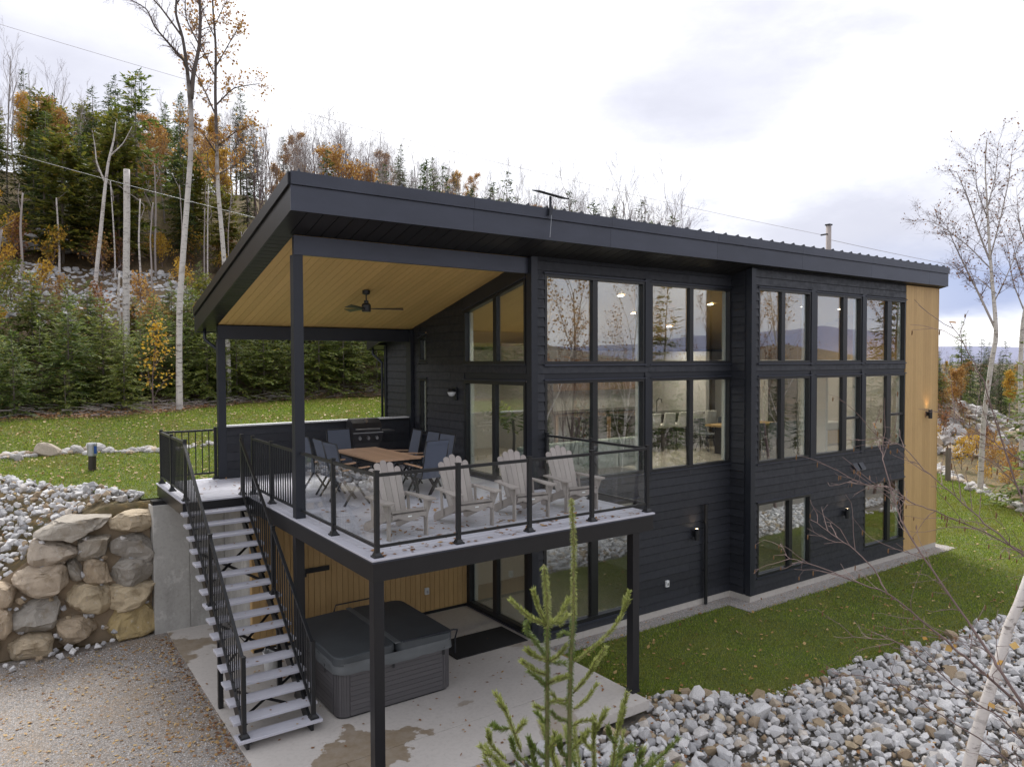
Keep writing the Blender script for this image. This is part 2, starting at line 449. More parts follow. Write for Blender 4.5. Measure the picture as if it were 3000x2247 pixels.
def mk_gravel(name, c0, c1, warm=True):
    a = Mat(name, .95)
    v = a.n('TexVoronoi'); v.inputs['Scale'].default_value = 42; a.l(a.co(), v.inputs['Vector'])
    r = a.n('SeparateColor'); a.l(v.outputs['Color'], r.inputs[0])
    col = a.mix(r.outputs[0], c0, c1)
    col = a.mix(a.rng(v.outputs['Distance'], .0, .75, 0, .8), col, var(c0, .45))
    if warm: col = a.mix(a.rng(a.noise(.8, 8, .65), .42, .68, 0, .5), col, (.23, .165, .10))
    col = a.mix(a.rng(r.outputs[1], .88, .93, 0, .5), col, (.40, .27, .16))
    a.color(col); a.bump(v.outputs['Distance'], -.9, .012); return a.m
M['gravel'] = mk_gravel('crushed_gravel', (.27, .245, .22), (.52, .48, .445))
M['pea'] = mk_gravel('grey_pea_gravel', (.34, .315, .29), (.56, .53, .50), False)
def mk_leafmat(name, stops, tr=.42, rough=.7):
    a = Mat(name, rough)
    r = a.math('FRACT', a.math('ADD', a.math('MULTIPLY', a.orand(), .35), a.math('MULTIPLY', a.irand(), .80)))
    col = a.ramp(a.irand(), stops)
    # each tree has its own cast
    col = a.mix(a.orand(), a.mix(.22, col, (.01, .012, .004)), a.mix(.10, col, var(stops[-1][1], 1.2)))
    col = a.mix(a.rng(a.noise(1.3, 4, .6), .40, .64, 0, .22), col, var(stops[0][1], .9))
    a.color(col); a.transl(tr, col); return a.m
M['fir'] = mk_leafmat('fir_needles', [(0, (.045, .085, .020)), (.35, (.11, .18, .034)), (.7, (.20, .27, .048)), (.93, (.29, .34, .07)), (1, (.33, .23, .06))])
M['fir_light'] = mk_leafmat('light_fir_needles', [(0, (.08, .12, .025)), (.4, (.17, .23, .04)), (.8, (.27, .32, .06)), (1, (.34, .30, .07))])
M['spruce'] = mk_leafmat('spruce_needles', [(0, (.022, .048, .018)), (.5, (.058, .105, .030)), (.9, (.12, .165, .040)), (1, (.17, .13, .04))])
M['cedar'] = mk_leafmat('cedar_sprays', [(0, (.08, .10, .016)), (.5, (.18, .20, .030)), (.9, (.29, .28, .045)), (1, (.42, .28, .05))])
M['yellow'] = mk_leafmat('yellow_leaves', [(0, (.46, .25, .025)), (.5, (.68, .42, .045)), (.9, (.78, .56, .10)), (1, (.42, .19, .03))], .4)
M['orange'] = mk_leafmat('rust_leaves', [(0, (.34, .15, .045)), (.4, (.50, .28, .07)), (.8, (.60, .40, .13)), (1, (.26, .11, .045))], .4)
M['russet'] = mk_leafmat('dry_brown_leaves', [(0, (.17, .06, .022)), (.5, (.30, .13, .05)), (1, (.42, .24, .12))], .35)
M['fallen'] = mk_leafmat('fallen_leaf', [(0, (.28, .13, .045)), (.3, (.42, .24, .08)), (.6, (.56, .37, .14)), (.85, (.62, .46, .22)), (1, (.20, .07, .025))], .15, .6)
M['fallen_brown'] = mk_leafmat('fallen_brown_leaf', [(0, (.16, .07, .035)), (.4, (.30, .14, .06)), (.75, (.40, .21, .09)), (1, (.55, .36, .12))], .1, .6)
def mk_bark(name, lo, hi, st=(1, 1, .25)):
    a = Mat(name, .9); g = a.noise(9, 8, .7, st)
    a.color(a.mix(a.orand(), a.mix(g, lo, hi), a.mix(g, var(lo, 1.4), var(hi, 1.3)))); a.bump(g, .6, .01); return a.m
M['bark'] = mk_bark('grey_brown_bark', (.075, .060, .048), (.17, .145, .125))
M['twig'] = mk_bark('purple_brown_twigs', (.085, .055, .055), (.19, .14, .135))
M['paletwig'] = mk_bark('pale_grey_twigs', (.20, .17, .155), (.36, .32, .30))
M['darkbark'] = mk_bark('dark_upper_bark', (.050, .040, .036), (.13, .105, .092))
def mk_birch():
    a = Mat('white_birch_bark', .75)
    base = a.mix(a.noise(3, 7, .6), (.46, .41, .375), (.68, .645, .61))
    lent = a.math('MULTIPLY', a.rng(a.noise(7, 8, .75, (.6, .6, 2.2)), .535, .60), a.rng(a.noise(2.4, 4, .6), .38, .55, .35, 1))
    col = a.mix(a.math('MULTIPLY', lent, .9), base, (.075, .055, .045))
    col = a.mix(a.rng(a.noise(1.6, 6, .6), .55, .72, 0, .55), col, (.24, .19, .15))
    a.color(col); a.bump(a.noise(20, 5, .6, (.3, .3, 2)), .4, .006); return a.m
M['birch'] = mk_birch()
def mk_birch_tall():
    """old birch: white below, the bark turning dark and furrowed up in the crown"""
    m = M['birch'].copy(); m.name = 'birch_bark_dark_above'; t = m.node_tree; b = t.nodes['Principled BSDF']
    src = b.inputs['Base Color'].links[0].from_socket
    co = t.nodes.new('ShaderNodeTexCoord'); sp = t.nodes.new('ShaderNodeSeparateXYZ'); t.links.new(co.outputs['Object'], sp.inputs[0])
    no = t.nodes.new('ShaderNodeTexNoise'); no.inputs['Scale'].default_value = 1.3; no.inputs['Detail'].default_value = 8; t.links.new(co.outputs['Object'], no.inputs['Vector'])
    ad = t.nodes.new('ShaderNodeMath'); ad.operation = 'MULTIPLY_ADD'; t.links.new(no.outputs[0], ad.inputs[0]); ad.inputs[1].default_value = 7; t.links.new(sp.outputs[2], ad.inputs[2])
    mr = t.nodes.new('ShaderNodeMapRange'); mr.inputs[1].default_value = 12.2; mr.inputs[2].default_value = 15.5; t.links.new(ad.outputs[0], mr.inputs[0])
    mx = t.nodes.new('ShaderNodeMix'); mx.data_type = 'RGBA'; t.links.new(mr.outputs[0], mx.inputs[0]); t.links.new(src, mx.inputs[6]); mx.inputs[7].default_value = (.085, .068, .060, 1)
    t.links.new(mx.outputs[2], b.inputs['Base Color']); return m
M['birch_tall'] = mk_birch_tall()
def emit(name, c, s):
    m = bpy.data.materials.new(name); m.use_nodes = True; b = m.node_tree.nodes['Principled BSDF']
    b.inputs['Base Color'].default_value = (*c, 1); b.inputs['Emission Color'].default_value = (*c, 1); b.inputs['Emission Strength'].default_value = s; return m
M['lit'] = emit('lit_warm_lens', (1, .78, .5), 9)
M['lit_soft'] = emit('lit_white_lens', (1, .93, .82), 4)

# ================================================================ TERRAIN
rs = np.random.RandomState
def sm(x, a, b):
    t = np.clip((np.asarray(x, float)-a)/(b-a), 0, 1); return t*t*(3-2*t)
def vnoise(x, y, seed=0):
    """cheap smooth value noise"""
    x = np.asarray(x, float); y = np.asarray(y, float)
    xi = np.floor(x); yi = np.floor(y); fx = x-xi; fy = y-yi; fx = fx*fx*(3-2*fx); fy = fy*fy*(3-2*fy)
    def h(a, b): q = np.sin(a*127.1+b*311.7+seed*74.7)*43758.5453; return q-np.floor(q)
    return (h(xi, yi)*(1-fx)+h(xi+1, yi)*fx)*(1-fy)+(h(xi, yi+1)*(1-fx)+h(xi+1, yi+1)*fx)*fy
def H(x, y):
    x = np.asarray(x, float); y = np.asarray(y, float)
    low = -.03-.27*sm(x, -.6, 4.0)
    fall = .16*np.clip(-y-.9, 0, 4.6)*sm(x, -1.4, 1.2)
    low = low-fall-.34*np.clip(-y-5.5, 0, 13)
    low = low-.04*(vnoise(x*.7, y*.7, 3)-.5)*sm(-y, 0, 2)
    dip = 1.25*sm(-x, 2.0, 4.2)*(1-sm(y, 7.4, 11.8))
    up = 2.5-dip+1.05*sm(y, 12.5, 23.5)+.05*(vnoise(x*.35, y*.35, 1)-.5)
    g = 1-.93*sm(x-.35*y, 18, 52)
    hill = (.47*np.clip(y-24, 0, 34)+.13*np.clip(y-58, 0, 60))*g
    hill = hill+sm(y, 25, 34)*g*(1.1*(vnoise(x*.13, y*.13, 5)-.5)+.5*(vnoise(x*.5, y*.5, 6)-.5))
    t = np.where(x < 18.6, sm(y, 7.54, 7.84), sm(y, 12, 27))
    z = low*(1-t)+(up+hill)*t
    # embankment of broken rock east of the lawn
    z = z+3.0*np.exp(-((x-44)/7.5)**2-((y-15)/6.5)**2)
    far = np.hypot(x, y)
    z = z-6*sm(x, 48, 120)*(1-t*0)*sm(far, 60, 140)
    # far wooded ridges
    az = np.degrees(np.arctan2(x, y))
    z = z+(62+26*np.sin(az*.16+.6)+14*np.sin(az*.47+2)+5*np.sin(az*1.3))*sm(far, 1500, 2600)*sm(np.abs(az), 30, 60)
    z = z+(26+14*np.sin(az*.31+1))*sm(far, 500, 900)*sm(np.abs(az), 100, 130)
    return z

def axis(lo, hi, step, extra, grow, lim):
    a = list(np.arange(lo, hi+1e-6, step)); s = step; v = hi
    while v < lim: s *= grow; v += s; a.append(v)
    s = step; v = lo
    while v > -lim: s *= grow; v -= s; a.append(v)
    return np.array(sorted(set(np.round(a+list(extra), 3))))
gx = axis(-9, 50, .5, [18.6, 18.9], 1.12, 3600); gy = axis(-14, 42, .5, [7.54, 7.62, 7.7, 7.78, 7.84], 1.12, 3600)
X, Y = np.meshgrid(gx, gy)
def sheet(X, Y, Z, keep=None):
    mb = MB(); ny, nx = X.shape
    idx = np.arange(nx*ny).reshape(ny, nx)
    F = np.stack([idx[:-1, :-1], idx[:-1, 1:], idx[1:, 1:], idx[1:, :-1]], -1).reshape(-1, 4)
    V = np.stack([X.ravel(), Y.ravel(), Z.ravel()], 1)
    if keep is not None:
        F = F[keep.ravel()]; used = np.unique(F); mp_ = -np.ones(len(V), int); mp_[used] = np.arange(len(used)); F = mp_[F]; V = V[used]
    return mb.add(V, [F])
def mk_terrain():
    a = Mat('terrain', .95)
    col = a.mix(a.noise(.7, 9, .65), (.10, .075, .040), (.20, .155, .080))
    col = a.mix(a.rng(a.noise(6, 9, .75), .48, .66, 0, .8), col, (.33, .22, .08))
    col = a.mix(a.rng(a.noise(2.2, 9, .75), .50, .66, 0, .8), col, (.06, .070, .018))
    # grit and dark soil between the quarry stones of the near bank
    t = a.n('TexCoord'); sy = a.n('SeparateXYZ'); a.l(t.outputs['Object'], sy.inputs[0])
    col = a.mix(a.rng(sy.outputs[1], .8, -.2), col, a.mix(a.noise(9, 8, .7), (.13, .115, .09), (.27, .245, .21)))
    # beyond the near slope: autumn woodland seen as one cover
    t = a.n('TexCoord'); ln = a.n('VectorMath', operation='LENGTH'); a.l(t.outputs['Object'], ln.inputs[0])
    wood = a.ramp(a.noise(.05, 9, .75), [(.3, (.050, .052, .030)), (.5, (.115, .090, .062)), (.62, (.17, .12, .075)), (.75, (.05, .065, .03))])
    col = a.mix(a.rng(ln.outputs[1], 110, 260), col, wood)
    # the mountains: leafless forest, with distance haze painted in as blue-grey
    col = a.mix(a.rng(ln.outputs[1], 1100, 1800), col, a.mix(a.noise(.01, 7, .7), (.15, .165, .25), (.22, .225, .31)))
    a.color(col); a.bump(a.noise(9, 8, .8), .8, .08); return a.m
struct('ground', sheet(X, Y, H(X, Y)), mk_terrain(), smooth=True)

def yedge(x):      # far edge of the upper lawn, where the forest floor starts
    return 21.0+2.9*sm(x, 1.0, 6.5)+.7*np.sin(x*.8)*.4+.5*(vnoise(np.asarray(x)*1.7, 3, 2)-.5)
def yrip(x):       # near edge of the upper lawn, above the riprap
    return np.interp(x, [-12, -5, -3.7, -2.4, -1.6, -1.3, -1.25], [13.6, 12.8, 12.3, 10.1, 8.6, 8.1, 7.95])+.12*(vnoise(np.asarray(x)*2.3, 1, 2)-.5)
def yrock(x):      # rock bank / lawn border on the right
    return np.interp(x, [4.4, 5.0, 6.1, 6.7, 8.4, 10.7, 12.9, 14.9, 18, 22, 28, 40], [-.25, .10, -.55, -1.05, -.98, -1.32, -1.35, -1.52, -1.9, -2.4, -3.0, -3.5])+.22*(vnoise(np.asarray(x)*1.3, 7, 2)-.5)
def xeast(y): return np.interp(y, [-6, 0, 2.9, 6.3, 9.4, 14], [20.5, 24.5, 27.4, 31.2, 34.6, 39])
x = np.arange(-14, 20, .2); y = np.arange(7.8, 26, .2); X, Y = np.meshgrid(x, y)
cx, cy = X[:-1, :-1]+.1, Y[:-1, :-1]+.1
keep = (cy > yrip(cx)) & (cy < yedge(cx)) & ~((cx > -1.25) & (cx < 4.7) & (cy < 8.0)) & ~((cx > 4.4) & (cy < 9.3))
struct('upper_lawn', sheet(X, Y, H(X, Y)+.03, keep), M['turf'], smooth=True)
x = np.arange(4.4, 40, .2); y = np.arange(-4, 16, .2); X, Y = np.meshgrid(x, y)
cx, cy = X[:-1, :-1]+.1, Y[:-1, :-1]+.1
def ystrip(x): return np.where(x < 9.75, 2.46, 1.86)
def onlow(cx, cy): return (cy > yrock(cx)) & (cx < xeast(cy)) & (cy < np.where(cx < 19.35, ystrip(cx), 15))
struct('lower_lawn', sheet(X, Y, H(X, Y)+.03, onlow(cx, cy)), M['turf'], smooth=True)
x = np.arange(-9.05, -.9, .2); y = np.arange(-6, 7.45, .2); X, Y = np.meshgrid(x, y)
struct('gravel_yard', sheet(X, Y, H(X, Y)+.012), M['gravel'], smooth=True)
mb = MB()
for (x0, x1, y0, y1) in ((4.56, 9.78, 2.42, 2.9), (9.78, 10.35, 1.82, 2.9), (10.35, 19.4, 1.82, 2.33), (19.05, 19.4, 2.33, 9.0)):
    mb.box((x0, y0, -.40), (x1-.003, y1-.003, -.258))
struct('gravel_strip', mb, M['pea'])
# a rough earth floor under the trees, from the lawn edge up the slope
x = np.arange(-14, 30, .4); y = np.arange(20, 46, .4); X, Y = np.meshgrid(x, y)
cx, cy = X[:-1, :-1]+.2, Y[:-1, :-1]+.2
Z = H(X, Y)+.05+.12*vnoise(X*2, Y*2, 9)*sm(Y, 21, 24)
struct('forest_floor', sheet(X, Y, Z, cy > yedge(cx)-.3), M['floor'], smooth=True)

# ================================================================ PATIO SLAB
mb = MB()
mb.box((-1.09, .765, -.14), (4.5, 5.2, .0)); struct('patio_slab', mb, M['slab'], label='pale concrete patio slab under the deck, damp at the stair foot')
mb = MB(); mb.box((-.05, -.27, -.14), (4.5, .755, .0)); mb.box((-1.09, 5.2, -.14), (0, 7.3, .0)); mb.box((-1.09, -.27, -.14), (-.06, .755, 0))
struct('patio_slab', mb, M['slab'])

# ================================================================ HOUSE
XW, XE, YF, YB, YN, XS = 4.55, 18.98, 2.84, 2.27, 9.22, 10.33   # west wall, east end, facade, bay, north wall, bay step
def zc(y): return 7.43-.242*(y-2.05)          # underside of the roof
def zt(y): return 7.98-.246*(y-2.05)          # top of the roof
house = thing('house', 'modern two storey house in charcoal siding with large black windows and single slope roof', 'house', (XW, YF, -.12))
def hp(name, mb, mat, parent=None, **k): return part(name, mb, M[mat] if isinstance(mat, str) else mat, parent or house, w=True, **k)

EXPO = .178
def pieces(a0, a1, z0, z1, ops):
    """intervals of [a0,a1] left free by openings in the band z0..z1"""
    iv = [(a0, a1)]
    for (p, q, r, s) in ops:
        if z1 <= r+.02 or z0 >= s-.02: continue
        nv = []
        for (u, v) in iv:
            if q <= u or p >= v: nv.append((u, v)); continue
            if p > u: nv.append((u, p))
            if q < v: nv.append((q, v))
        iv = nv
    return [i for i in iv if i[1]-i[0] > .02]
def wall(axis_, c, a0, a1, z0, ztop, ops, name='wall', out=-1, parent=None, thick=.16, material='siding', core='trim', boards=True, seams=()):
    """a wall with openings: solid core plus one board object per course"""
    zf = ztop if callable(ztop) else (lambda a: ztop)
    mb = MB()
    cuts = sorted({a0, a1} | {q for o in ops for q in o[:2] if a0 < q < a1})
    for u, v in zip(cuts[:-1], cuts[1:]):
        mid = (u+v)/2; zs = [(z0, None)]
        col = sorted([(r, s) for (p, q, r, s) in ops if p <= mid <= q])
        lo = z0
        segs = []
        for r, s in col:
            if r > lo: segs.append((lo, r))
            lo = max(lo, s)
        segs.append((lo, None))
        for (r, s) in segs:
            su, sv = (s, s) if s is not None else (zf(u), zf(v))
            if min(su, sv) <= r: continue
            i0, i1 = c, c-out*thick
            if axis_ == 'x': P = [(i0,u,r),(i1,u,r),(i1,v,r),(i0,v,r),(i0,u,su),(i1,u,su),(i1,v,sv),(i0,v,sv)]
            else: P = [(u,i0,r),(u,i1,r),(v,i1,r),(v,i0,r),(u,i0,su),(u,i1,su),(v,i1,sv),(v,i0,sv)]
            mb.hexa(P)
    w = hp(name, mb, core, parent)
    if not boards: return w
    z = z0
    row = 0
    while z < max(zf(a0), zf(a1))-.03:
        z1 = z+EXPO-.010
        for (u, v) in pieces(a0, a1, z, z1, ops):
            joints = [u]
            for s in seams:
                if (row+int(s*3)) % 3 == 0 and u+.5 < s < v-.5: joints.append(s)
            joints.append(v)
            for p, q in zip(joints[:-1], joints[1:]):
                q2 = q-.004
                zu, zv = min(z1, zf(p)-.005), min(z1, zf(q2)-.005)
                if zu <= z+.02 and zv <= z+.02: continue
                zu = max(zu, z+.004); zv = max(zv, z+.004)
                ob, ot = out*.030, out*.011
                if axis_ == 'x': P = [(c+ob,p,z),(c+out*.001,p,z),(c+out*.001,q2,z),(c+ob,q2,z),(c+ot,p,zu),(c+out*.001,p,zu),(c+out*.001,q2,zv),(c+ot,q2,zv)]
                else: P = [(p,c+ob,z),(p,c+out*.001,z),(q2,c+out*.001,z),(q2,c+ob,z),(p,c+ot,zu),(p,c+out*.001,zu),(q2,c+out*.001,zv),(q2,c+ot,zv)]
                part('siding_board', MB().hexa(P), M[material], w, w=True)
        z += EXPO; row += 1
    return w

ZS1, ZH1, ZS2, ZH2 = 2.90, 4.90, 5.22, 6.94
fac_ops = [(4.84, 7.52, ZS1, ZH1), (7.66, 10.31, ZS1, ZH1), (4.84, 7.52, ZS2, ZH2), (7.66, 10.31, ZS2, ZH2), (4.80, 7.34, .03, 2.40)]
# the pier between the two window groups is flat trim
W = wall('y', YF, XW, XS, -.12, zc(YF)+.02, fac_ops+[], seams=(7.6, 8.9), name='wall')
bay_ops = [(10.56, 12.62, ZS1, ZH1), (12.80, 14.90, ZS1, ZH1), (15.04, 17.12, ZS1, ZH1), (10.56, 12.62, ZS2, ZH2), (12.80, 14.90, ZS2, ZH2), (15.04, 17.12, ZS2, ZH2),
           (10.56, 12.66, .27, 1.99), (15.08, 17.12, .27, 1.99)]
wall('y', YB, XS, 17.14, -.12, zc(YB)+.02, bay_ops, seams=(12.0, 13.7, 15.9))
wall('x', XS, YB+.16, YF, -.12, lambda a: zc(a)+.02, [], out=-1, thick=.14)
west_ops = [(3.02, 5.28, 2.88, 4.90), (3.02, 5.28, 5.23, 6.88), (6.95, 7.34, 3.58, 4.88), (6.95, 7.34, 5.27, 5.98), (2.99, 5.18, .03, 2.42)]
wall('x', XW, YF+.162, YN, -.12, lambda a: zc(a)+.02, [o for o in west_ops], out=-1, seams=(5.9, 8.1))
wall('x', XE-.16, YB+.01, YN, -.12, lambda a: zc(a)+.02, [], boards=False, core='tan', thick=-.01)
wall('y', YN, XW, XE, -.12, zc(YN)+.02, [(6.5, 8.2, 3.6, 4.9), (14.2, 16, 3.6, 4.9)], out=1, boards=False)
# honey coloured end panel of vertical boards
mb = MB(); mb.box((17.142, YB+.002, -.12), (XE, YB+.15, zc(YB)))
tanw = hp('end_panel', mb, 'tan')
bw = (XE-17.15)/13
for i in range(13):
    x0 = 17.15+i*bw
    part('wall_board', MB().box((x0, YB-.022, -.12), (x0+bw-.004, YB+.0, zc(YB)-.01)), M['tan'], tanw, w=True)
part('corner_trim', MB().box((XE-.0, YB-.03, -.12), (XE+.03, YB+.12, zc(YB)-.01)), M['tan'], tanw, w=True)
# corner boards, flat piers and band trims
tr = MB()
tr.box((XW-.035, YF-.035, -.12), (XW+.11, YF-.001, zc(YF))); tr.box((XW-.035, YF-.001, -.12), (XW-.001, YF+.13, zc(YF+.1)))
hp('corner_trim', tr, 'trim')
tr = MB(); tr.box((XS-.035, YB-.035, -.12), (XS+.12, YB-.001, zc(YB)-.01)); tr.box((XS-.035, YB-.001, -.12), (XS-.001, YB+.09, zc(YB)-.02)); hp('corner_trim', tr, 'trim')
for (a, b, y0, zz) in ((7.50, 7.68, YF, (2.84, 4.96)), (7.50, 7.68, YF, (5.16, 7.0)), (12.60, 12.82, YB, (2.84, 4.96)), (12.60, 12.82, YB, (5.16, 7.0)), (14.88, 15.06, YB, (2.84, 4.96)), (14.88, 15.06, YB, (5.16, 7.0))):
    hp('window_pier', MB().box((a, y0-.046, zz[0]), (b, y0-.001, zz[1])), 'trim')
# foundation
mb = MB(); mb.box((XW-.0, YF-.02, -.6), (XS, YF+.14, -.122)); mb.box((XS-.03, YB-.02, -.6), (XE+.02, YB+.14, -.122)); mb.box((XS-.03, YB+.14, -.6), (XS+.1, YF+.1, -.124)); mb.box((XE-.1, YB+.14, -.6), (XE+.02, YN, -.124)); mb.box((XW, YN-.2, -.6), (XE, YN, -.124))
hp('foundation', mb, 'foundation')

# ---- windows
def window(axis_, c, a0, a1, z0, z1, mull=(), hor=(), name='window', fr=.055, deep=.09, slope=None, lens=None):
    """frame with one pane object per light; slope: top edge z at a0 and a1"""
    out = -1
    zt0, zt1 = slope if slope else (z1, z1)
    top = lambda a: zt0+(zt1-zt0)*(a-a0)/(a1-a0)
    def P(a, z, d): return (c+d*-out, a, z) if axis_ == 'x' else (a, c+d*-out, z)
    def bx(mb, p, q, r, s, d0, d1, s2=None):
        s2 = s if s2 is None else s2
        mb.hexa([P(p,r,d0),P(q,r,d0),P(q,r,d1),P(p,r,d1),P(p,s,d0),P(q,s2,d0),P(q,s2,d1),P(p,s,d1)])
    mb = MB()
    bx(mb, a0, a1, z0, z0+fr, -.028, deep)
    mb.hexa([P(a0,zt0-fr,-.028),P(a1,zt1-fr,-.028),P(a1,zt1-fr,deep),P(a0,zt0-fr,deep),P(a0,zt0,-.028),P(a1,zt1,-.028),P(a1,zt1,deep),P(a0,zt0,deep)])
    bx(mb, a0, a0+fr, z0+fr, top(a0)-fr, -.0265, deep, top(a0+fr)-fr); bx(mb, a1-fr, a1, z0+fr, top(a1-fr)-fr, -.0265, deep, top(a1)-fr)
    edges = [a0+fr]
    for (p, q) in mull:
        bx(mb, p, q, z0+fr, top(p)-fr, -.012, deep-.01, top(q)-fr); edges += [p, q]
    edges.append(a1-fr)
    for (p, q, zz) in hor: bx(mb, p, q, zz-.03, zz+.03, -.01, deep-.012)
    w = hp(name, mb, 'frame')
    for p, q in zip(edges[::2], edges[1::2]):
        splits = [z0+fr]+[zz for (u, v, zz) in hor if abs(u-p) < .05]+[None]
        for r, s in zip(splits[:-1], splits[1:]):
            m2 = MB()
            su, sv = (s-.03, s-.03) if s is not None else (top(p)-fr, top(q)-fr)
            rr = r if r == z0+fr else r+.03
            e = .004
            V = [P(p-e,rr-e,.045),P(q+e,rr-e,.045),P(q+e,rr-e,.058),P(p-e,rr-e,.058),P(p-e,su+e,.045),P(q+e,sv+e,.045),P(q+e,sv+e,.058),P(p-e,su+e,.058)]
            part('pane', m2.hexa(V), M['pane'], w, w=True)
            # slim inner stop gives each light its pale edge
    j = MB(); bx(j, a1-fr-.035, a1-fr-.002, z0+fr, top(a1-fr-.035)-fr, .088, .168, top(a1-fr)-fr); part('inner_jamb', j, M['white_vinyl'], w, w=True)
    # drip flashing over the head and pale drip edge under the sill
    s = MB(); bx(s, a0-.03, a1+.03, z0-.035, z0-.004, -.055, -.026); part('sill', s, M['fascia'], w, w=True)
    s = MB()
    s.hexa([P(a0-.03,zt0+.004,-.062),P(a1+.03,zt1+.004,-.062),P(a1+.03,zt1+.004,-.026),P(a0-.03,zt0+.004,-.026),P(a0-.03,zt0+.022,-.062),P(a1+.03,zt1+.022,-.062),P(a1+.03,zt1+.034,-.026),P(a0-.03,zt0+.034,-.026)])
    part('head_flashing', s, M['fascia'], w, w=True)
    return w
for (z0, z1) in ((ZS1, ZH1), (ZS2, ZH2)):
    window('y', YF, 4.84, 7.50, z0, z1, [(6.06, 6.19)]); window('y', YF, 7.68, 10.31, z0, z1, [(8.91, 9.03)])
    h = (z0 == ZS1)
    window('y', YB, 10.56, 12.60, z0, z1, [(11.44, 11.58)])
    window('y', YB, 12.82, 14.88, z0, z1, [(14.03, 14.22)], [(14.22, 14.825, 3.78)] if h else [])
    window('y', YB, 15.06, 17.12, z0, z1, [(16.18, 16.40)], [(16.40, 17.065, 3.78)] if h else [])
window('y', YB, 10.56, 12.66, .27, 1.99, [(11.79, 11.92)]); window('y', YB, 15.08, 17.12, .27, 1.99, [(16.28, 16.42)])
window('y', YF, 4.80, 7.34, .05, 2.38, [(6.02, 6.20)], fr=.07)
window('x', XW, 6.95, 7.34, 3.58, 4.88); window('x', XW, 6.95, 7.34, 5.27, 5.92, slope=(5.92, 5.83))
window('x', XW, 3.02, 5.28, 5.23, 6.84, [(4.03, 4.15)], slope=(6.86, 6.36))
hp('wall_trim', MB().hexa([(XW-.03,3.02,6.86),(XW-.001,3.02,6.86),(XW-.001,5.28,6.36),(XW-.03,5.28,6.36),(XW-.03,3.02,zc(3.02)),(XW-.001,3.02,zc(3.02)),(XW-.001,5.28,zc(5.28)),(XW-.03,5.28,zc(5.28))]), 'trim')
window('x', XW, 3.02, 5.28, 2.88, 4.88, [(4.08, 4.20)], name='sliding_door', fr=.07)
window('x', XW, 2.99, 5.16, .04, 2.40, [(4.05, 4.20)], name='sliding_door', fr=.08)

# ---- roof
mb = MB()
RX0, RX1, RYS, RYP, RYN = -.27, 19.15, 2.05, 8.36, 9.72
def slab_roof(mb, x0, x1, y0, y1, t0=0.06):
    mb.hexa([(x0,y0,zc(y0)+t0),(x1,y0,zc(y0)+t0),(x1,y1,zc(y1)+t0),(x0,y1,zc(y1)+t0),(x0,y0,zt(y0)-.012),(x1,y0,zt(y0)-.012),(x1,y1,zt(y1)-.012),(x0,y1,zt(y1)-.012)])
slab_roof(mb, RX0+.03, 4.25, RYS+.03, RYP-.03); slab_roof(mb, 4.252, RX1-.03, RYS+.03, RYN-.03)
roof = hp('roof', mb, 'trim', label='single slope standing seam metal roof')
def rp(name, mb, mat, **k): return part(name, mb, M[mat], roof, w=True, **k)
def fascia_x(y, x0, x1, yo):      # along x at y; yo = outward sign
    for (n, dz0, dz1, pr_) in (('fascia_board', 0.0, .36, .0), ('roof_edge', .365, .55, .035)):
        b = x0
        while b < x1-.01:
            e = min(b+3.05, x1)
            rp(n, MB().box((b, y, zc(y)+dz0), (e-.004, y+yo*(.025+pr_), zc(y)+dz1)), 'fascia'); b = e
fascia_x(RYS+.028, RX0, RX1, -1)
fascia_x(RYN-.03, 4.25, RX1, 1); fascia_x(RYP-.03, RX0, 4.25, 1)
def fascia_y(x, y0, y1, xo):
    for (n, dz0, dz1, pr_) in (('fascia_board', 0.0, .36, .0), ('roof_edge', .365, .55, .035)):
        e = (.025+pr_)*xo
        V = [(x,y0,zc(y0)+dz0),(x+e,y0,zc(y0)+dz0),(x+e,y1,zc(y1)+dz0),(x,y1,zc(y1)+dz0),(x,y0,zc(y0)+dz1),(x+e,y0,zc(y0)+dz1),(x+e,y1,zc(y1)+dz1-(.02)),(x,y1,zc(y1)+dz1-.02)]
        rp(n, MB().hexa(V), 'fascia' if xo > 0 else 'postwrap')
fascia_y(RX0+.027, RYS+.03, RYP-.03, -1); fascia_y(RX1-.03, RYS+.03, RYN-.03, 1); fascia_y(4.255, RYP+.0, RYN-.03, -1)
# seams of the metal roof
for i in range(48):
    x0 = RX0+.12+i*.405; y1 = RYP if x0 < 4.25 else RYN
    y0 = RYS-.02
    V = [(x0-.018,y0,zt(y0)-.01),(x0+.018,y0,zt(y0)-.01),(x0+.018,y1,zt(y1)-.01),(x0-.018,y1,zt(y1)-.01),(x0-.006,y0+.02,zt(y0)+.040),(x0+.006,y0+.02,zt(y0)+.040),(x0+.006,y1,zt(y1)+.040),(x0-.006,y1,zt(y1)+.040)]
    rp('roof_seam', MB().hexa(V), 'trim')
# soffit boards under the overhangs
def sof(x0, x1, y0, y1, alongx=False, stp=.2):
    if not alongx:
        b = x0
        while b < x1-.01:
            e = min(b+stp, x1)
            rp('soffit_panel', MB().hexa([(b,y0,zc(y0)+.012),(e-.012,y0,zc(y0)+.012),(e-.012,y1,zc(y1)+.012),(b,y1,zc(y1)+.012),(b,y0,zc(y0)+.05),(e-.012,y0,zc(y0)+.05),(e-.012,y1,zc(y1)+.05),(b,y1,zc(y1)+.05)]), 'beam'); b = e
    else:
        b = y0
        while b < y1-.01:
            e = min(b+stp, y1); e2 = e-.012
            rp('soffit_panel', MB().hexa([(x0,b,zc(b)+.012),(x1,b,zc(b)+.012),(x1,e2,zc(e2)+.012),(x0,e2,zc(e2)+.012),(x0,b,zc(b)+.05),(x1,b,zc(b)+.05),(x1,e2,zc(e2)+.05),(x0,e2,zc(e2)+.05)]), 'beam'); b = e
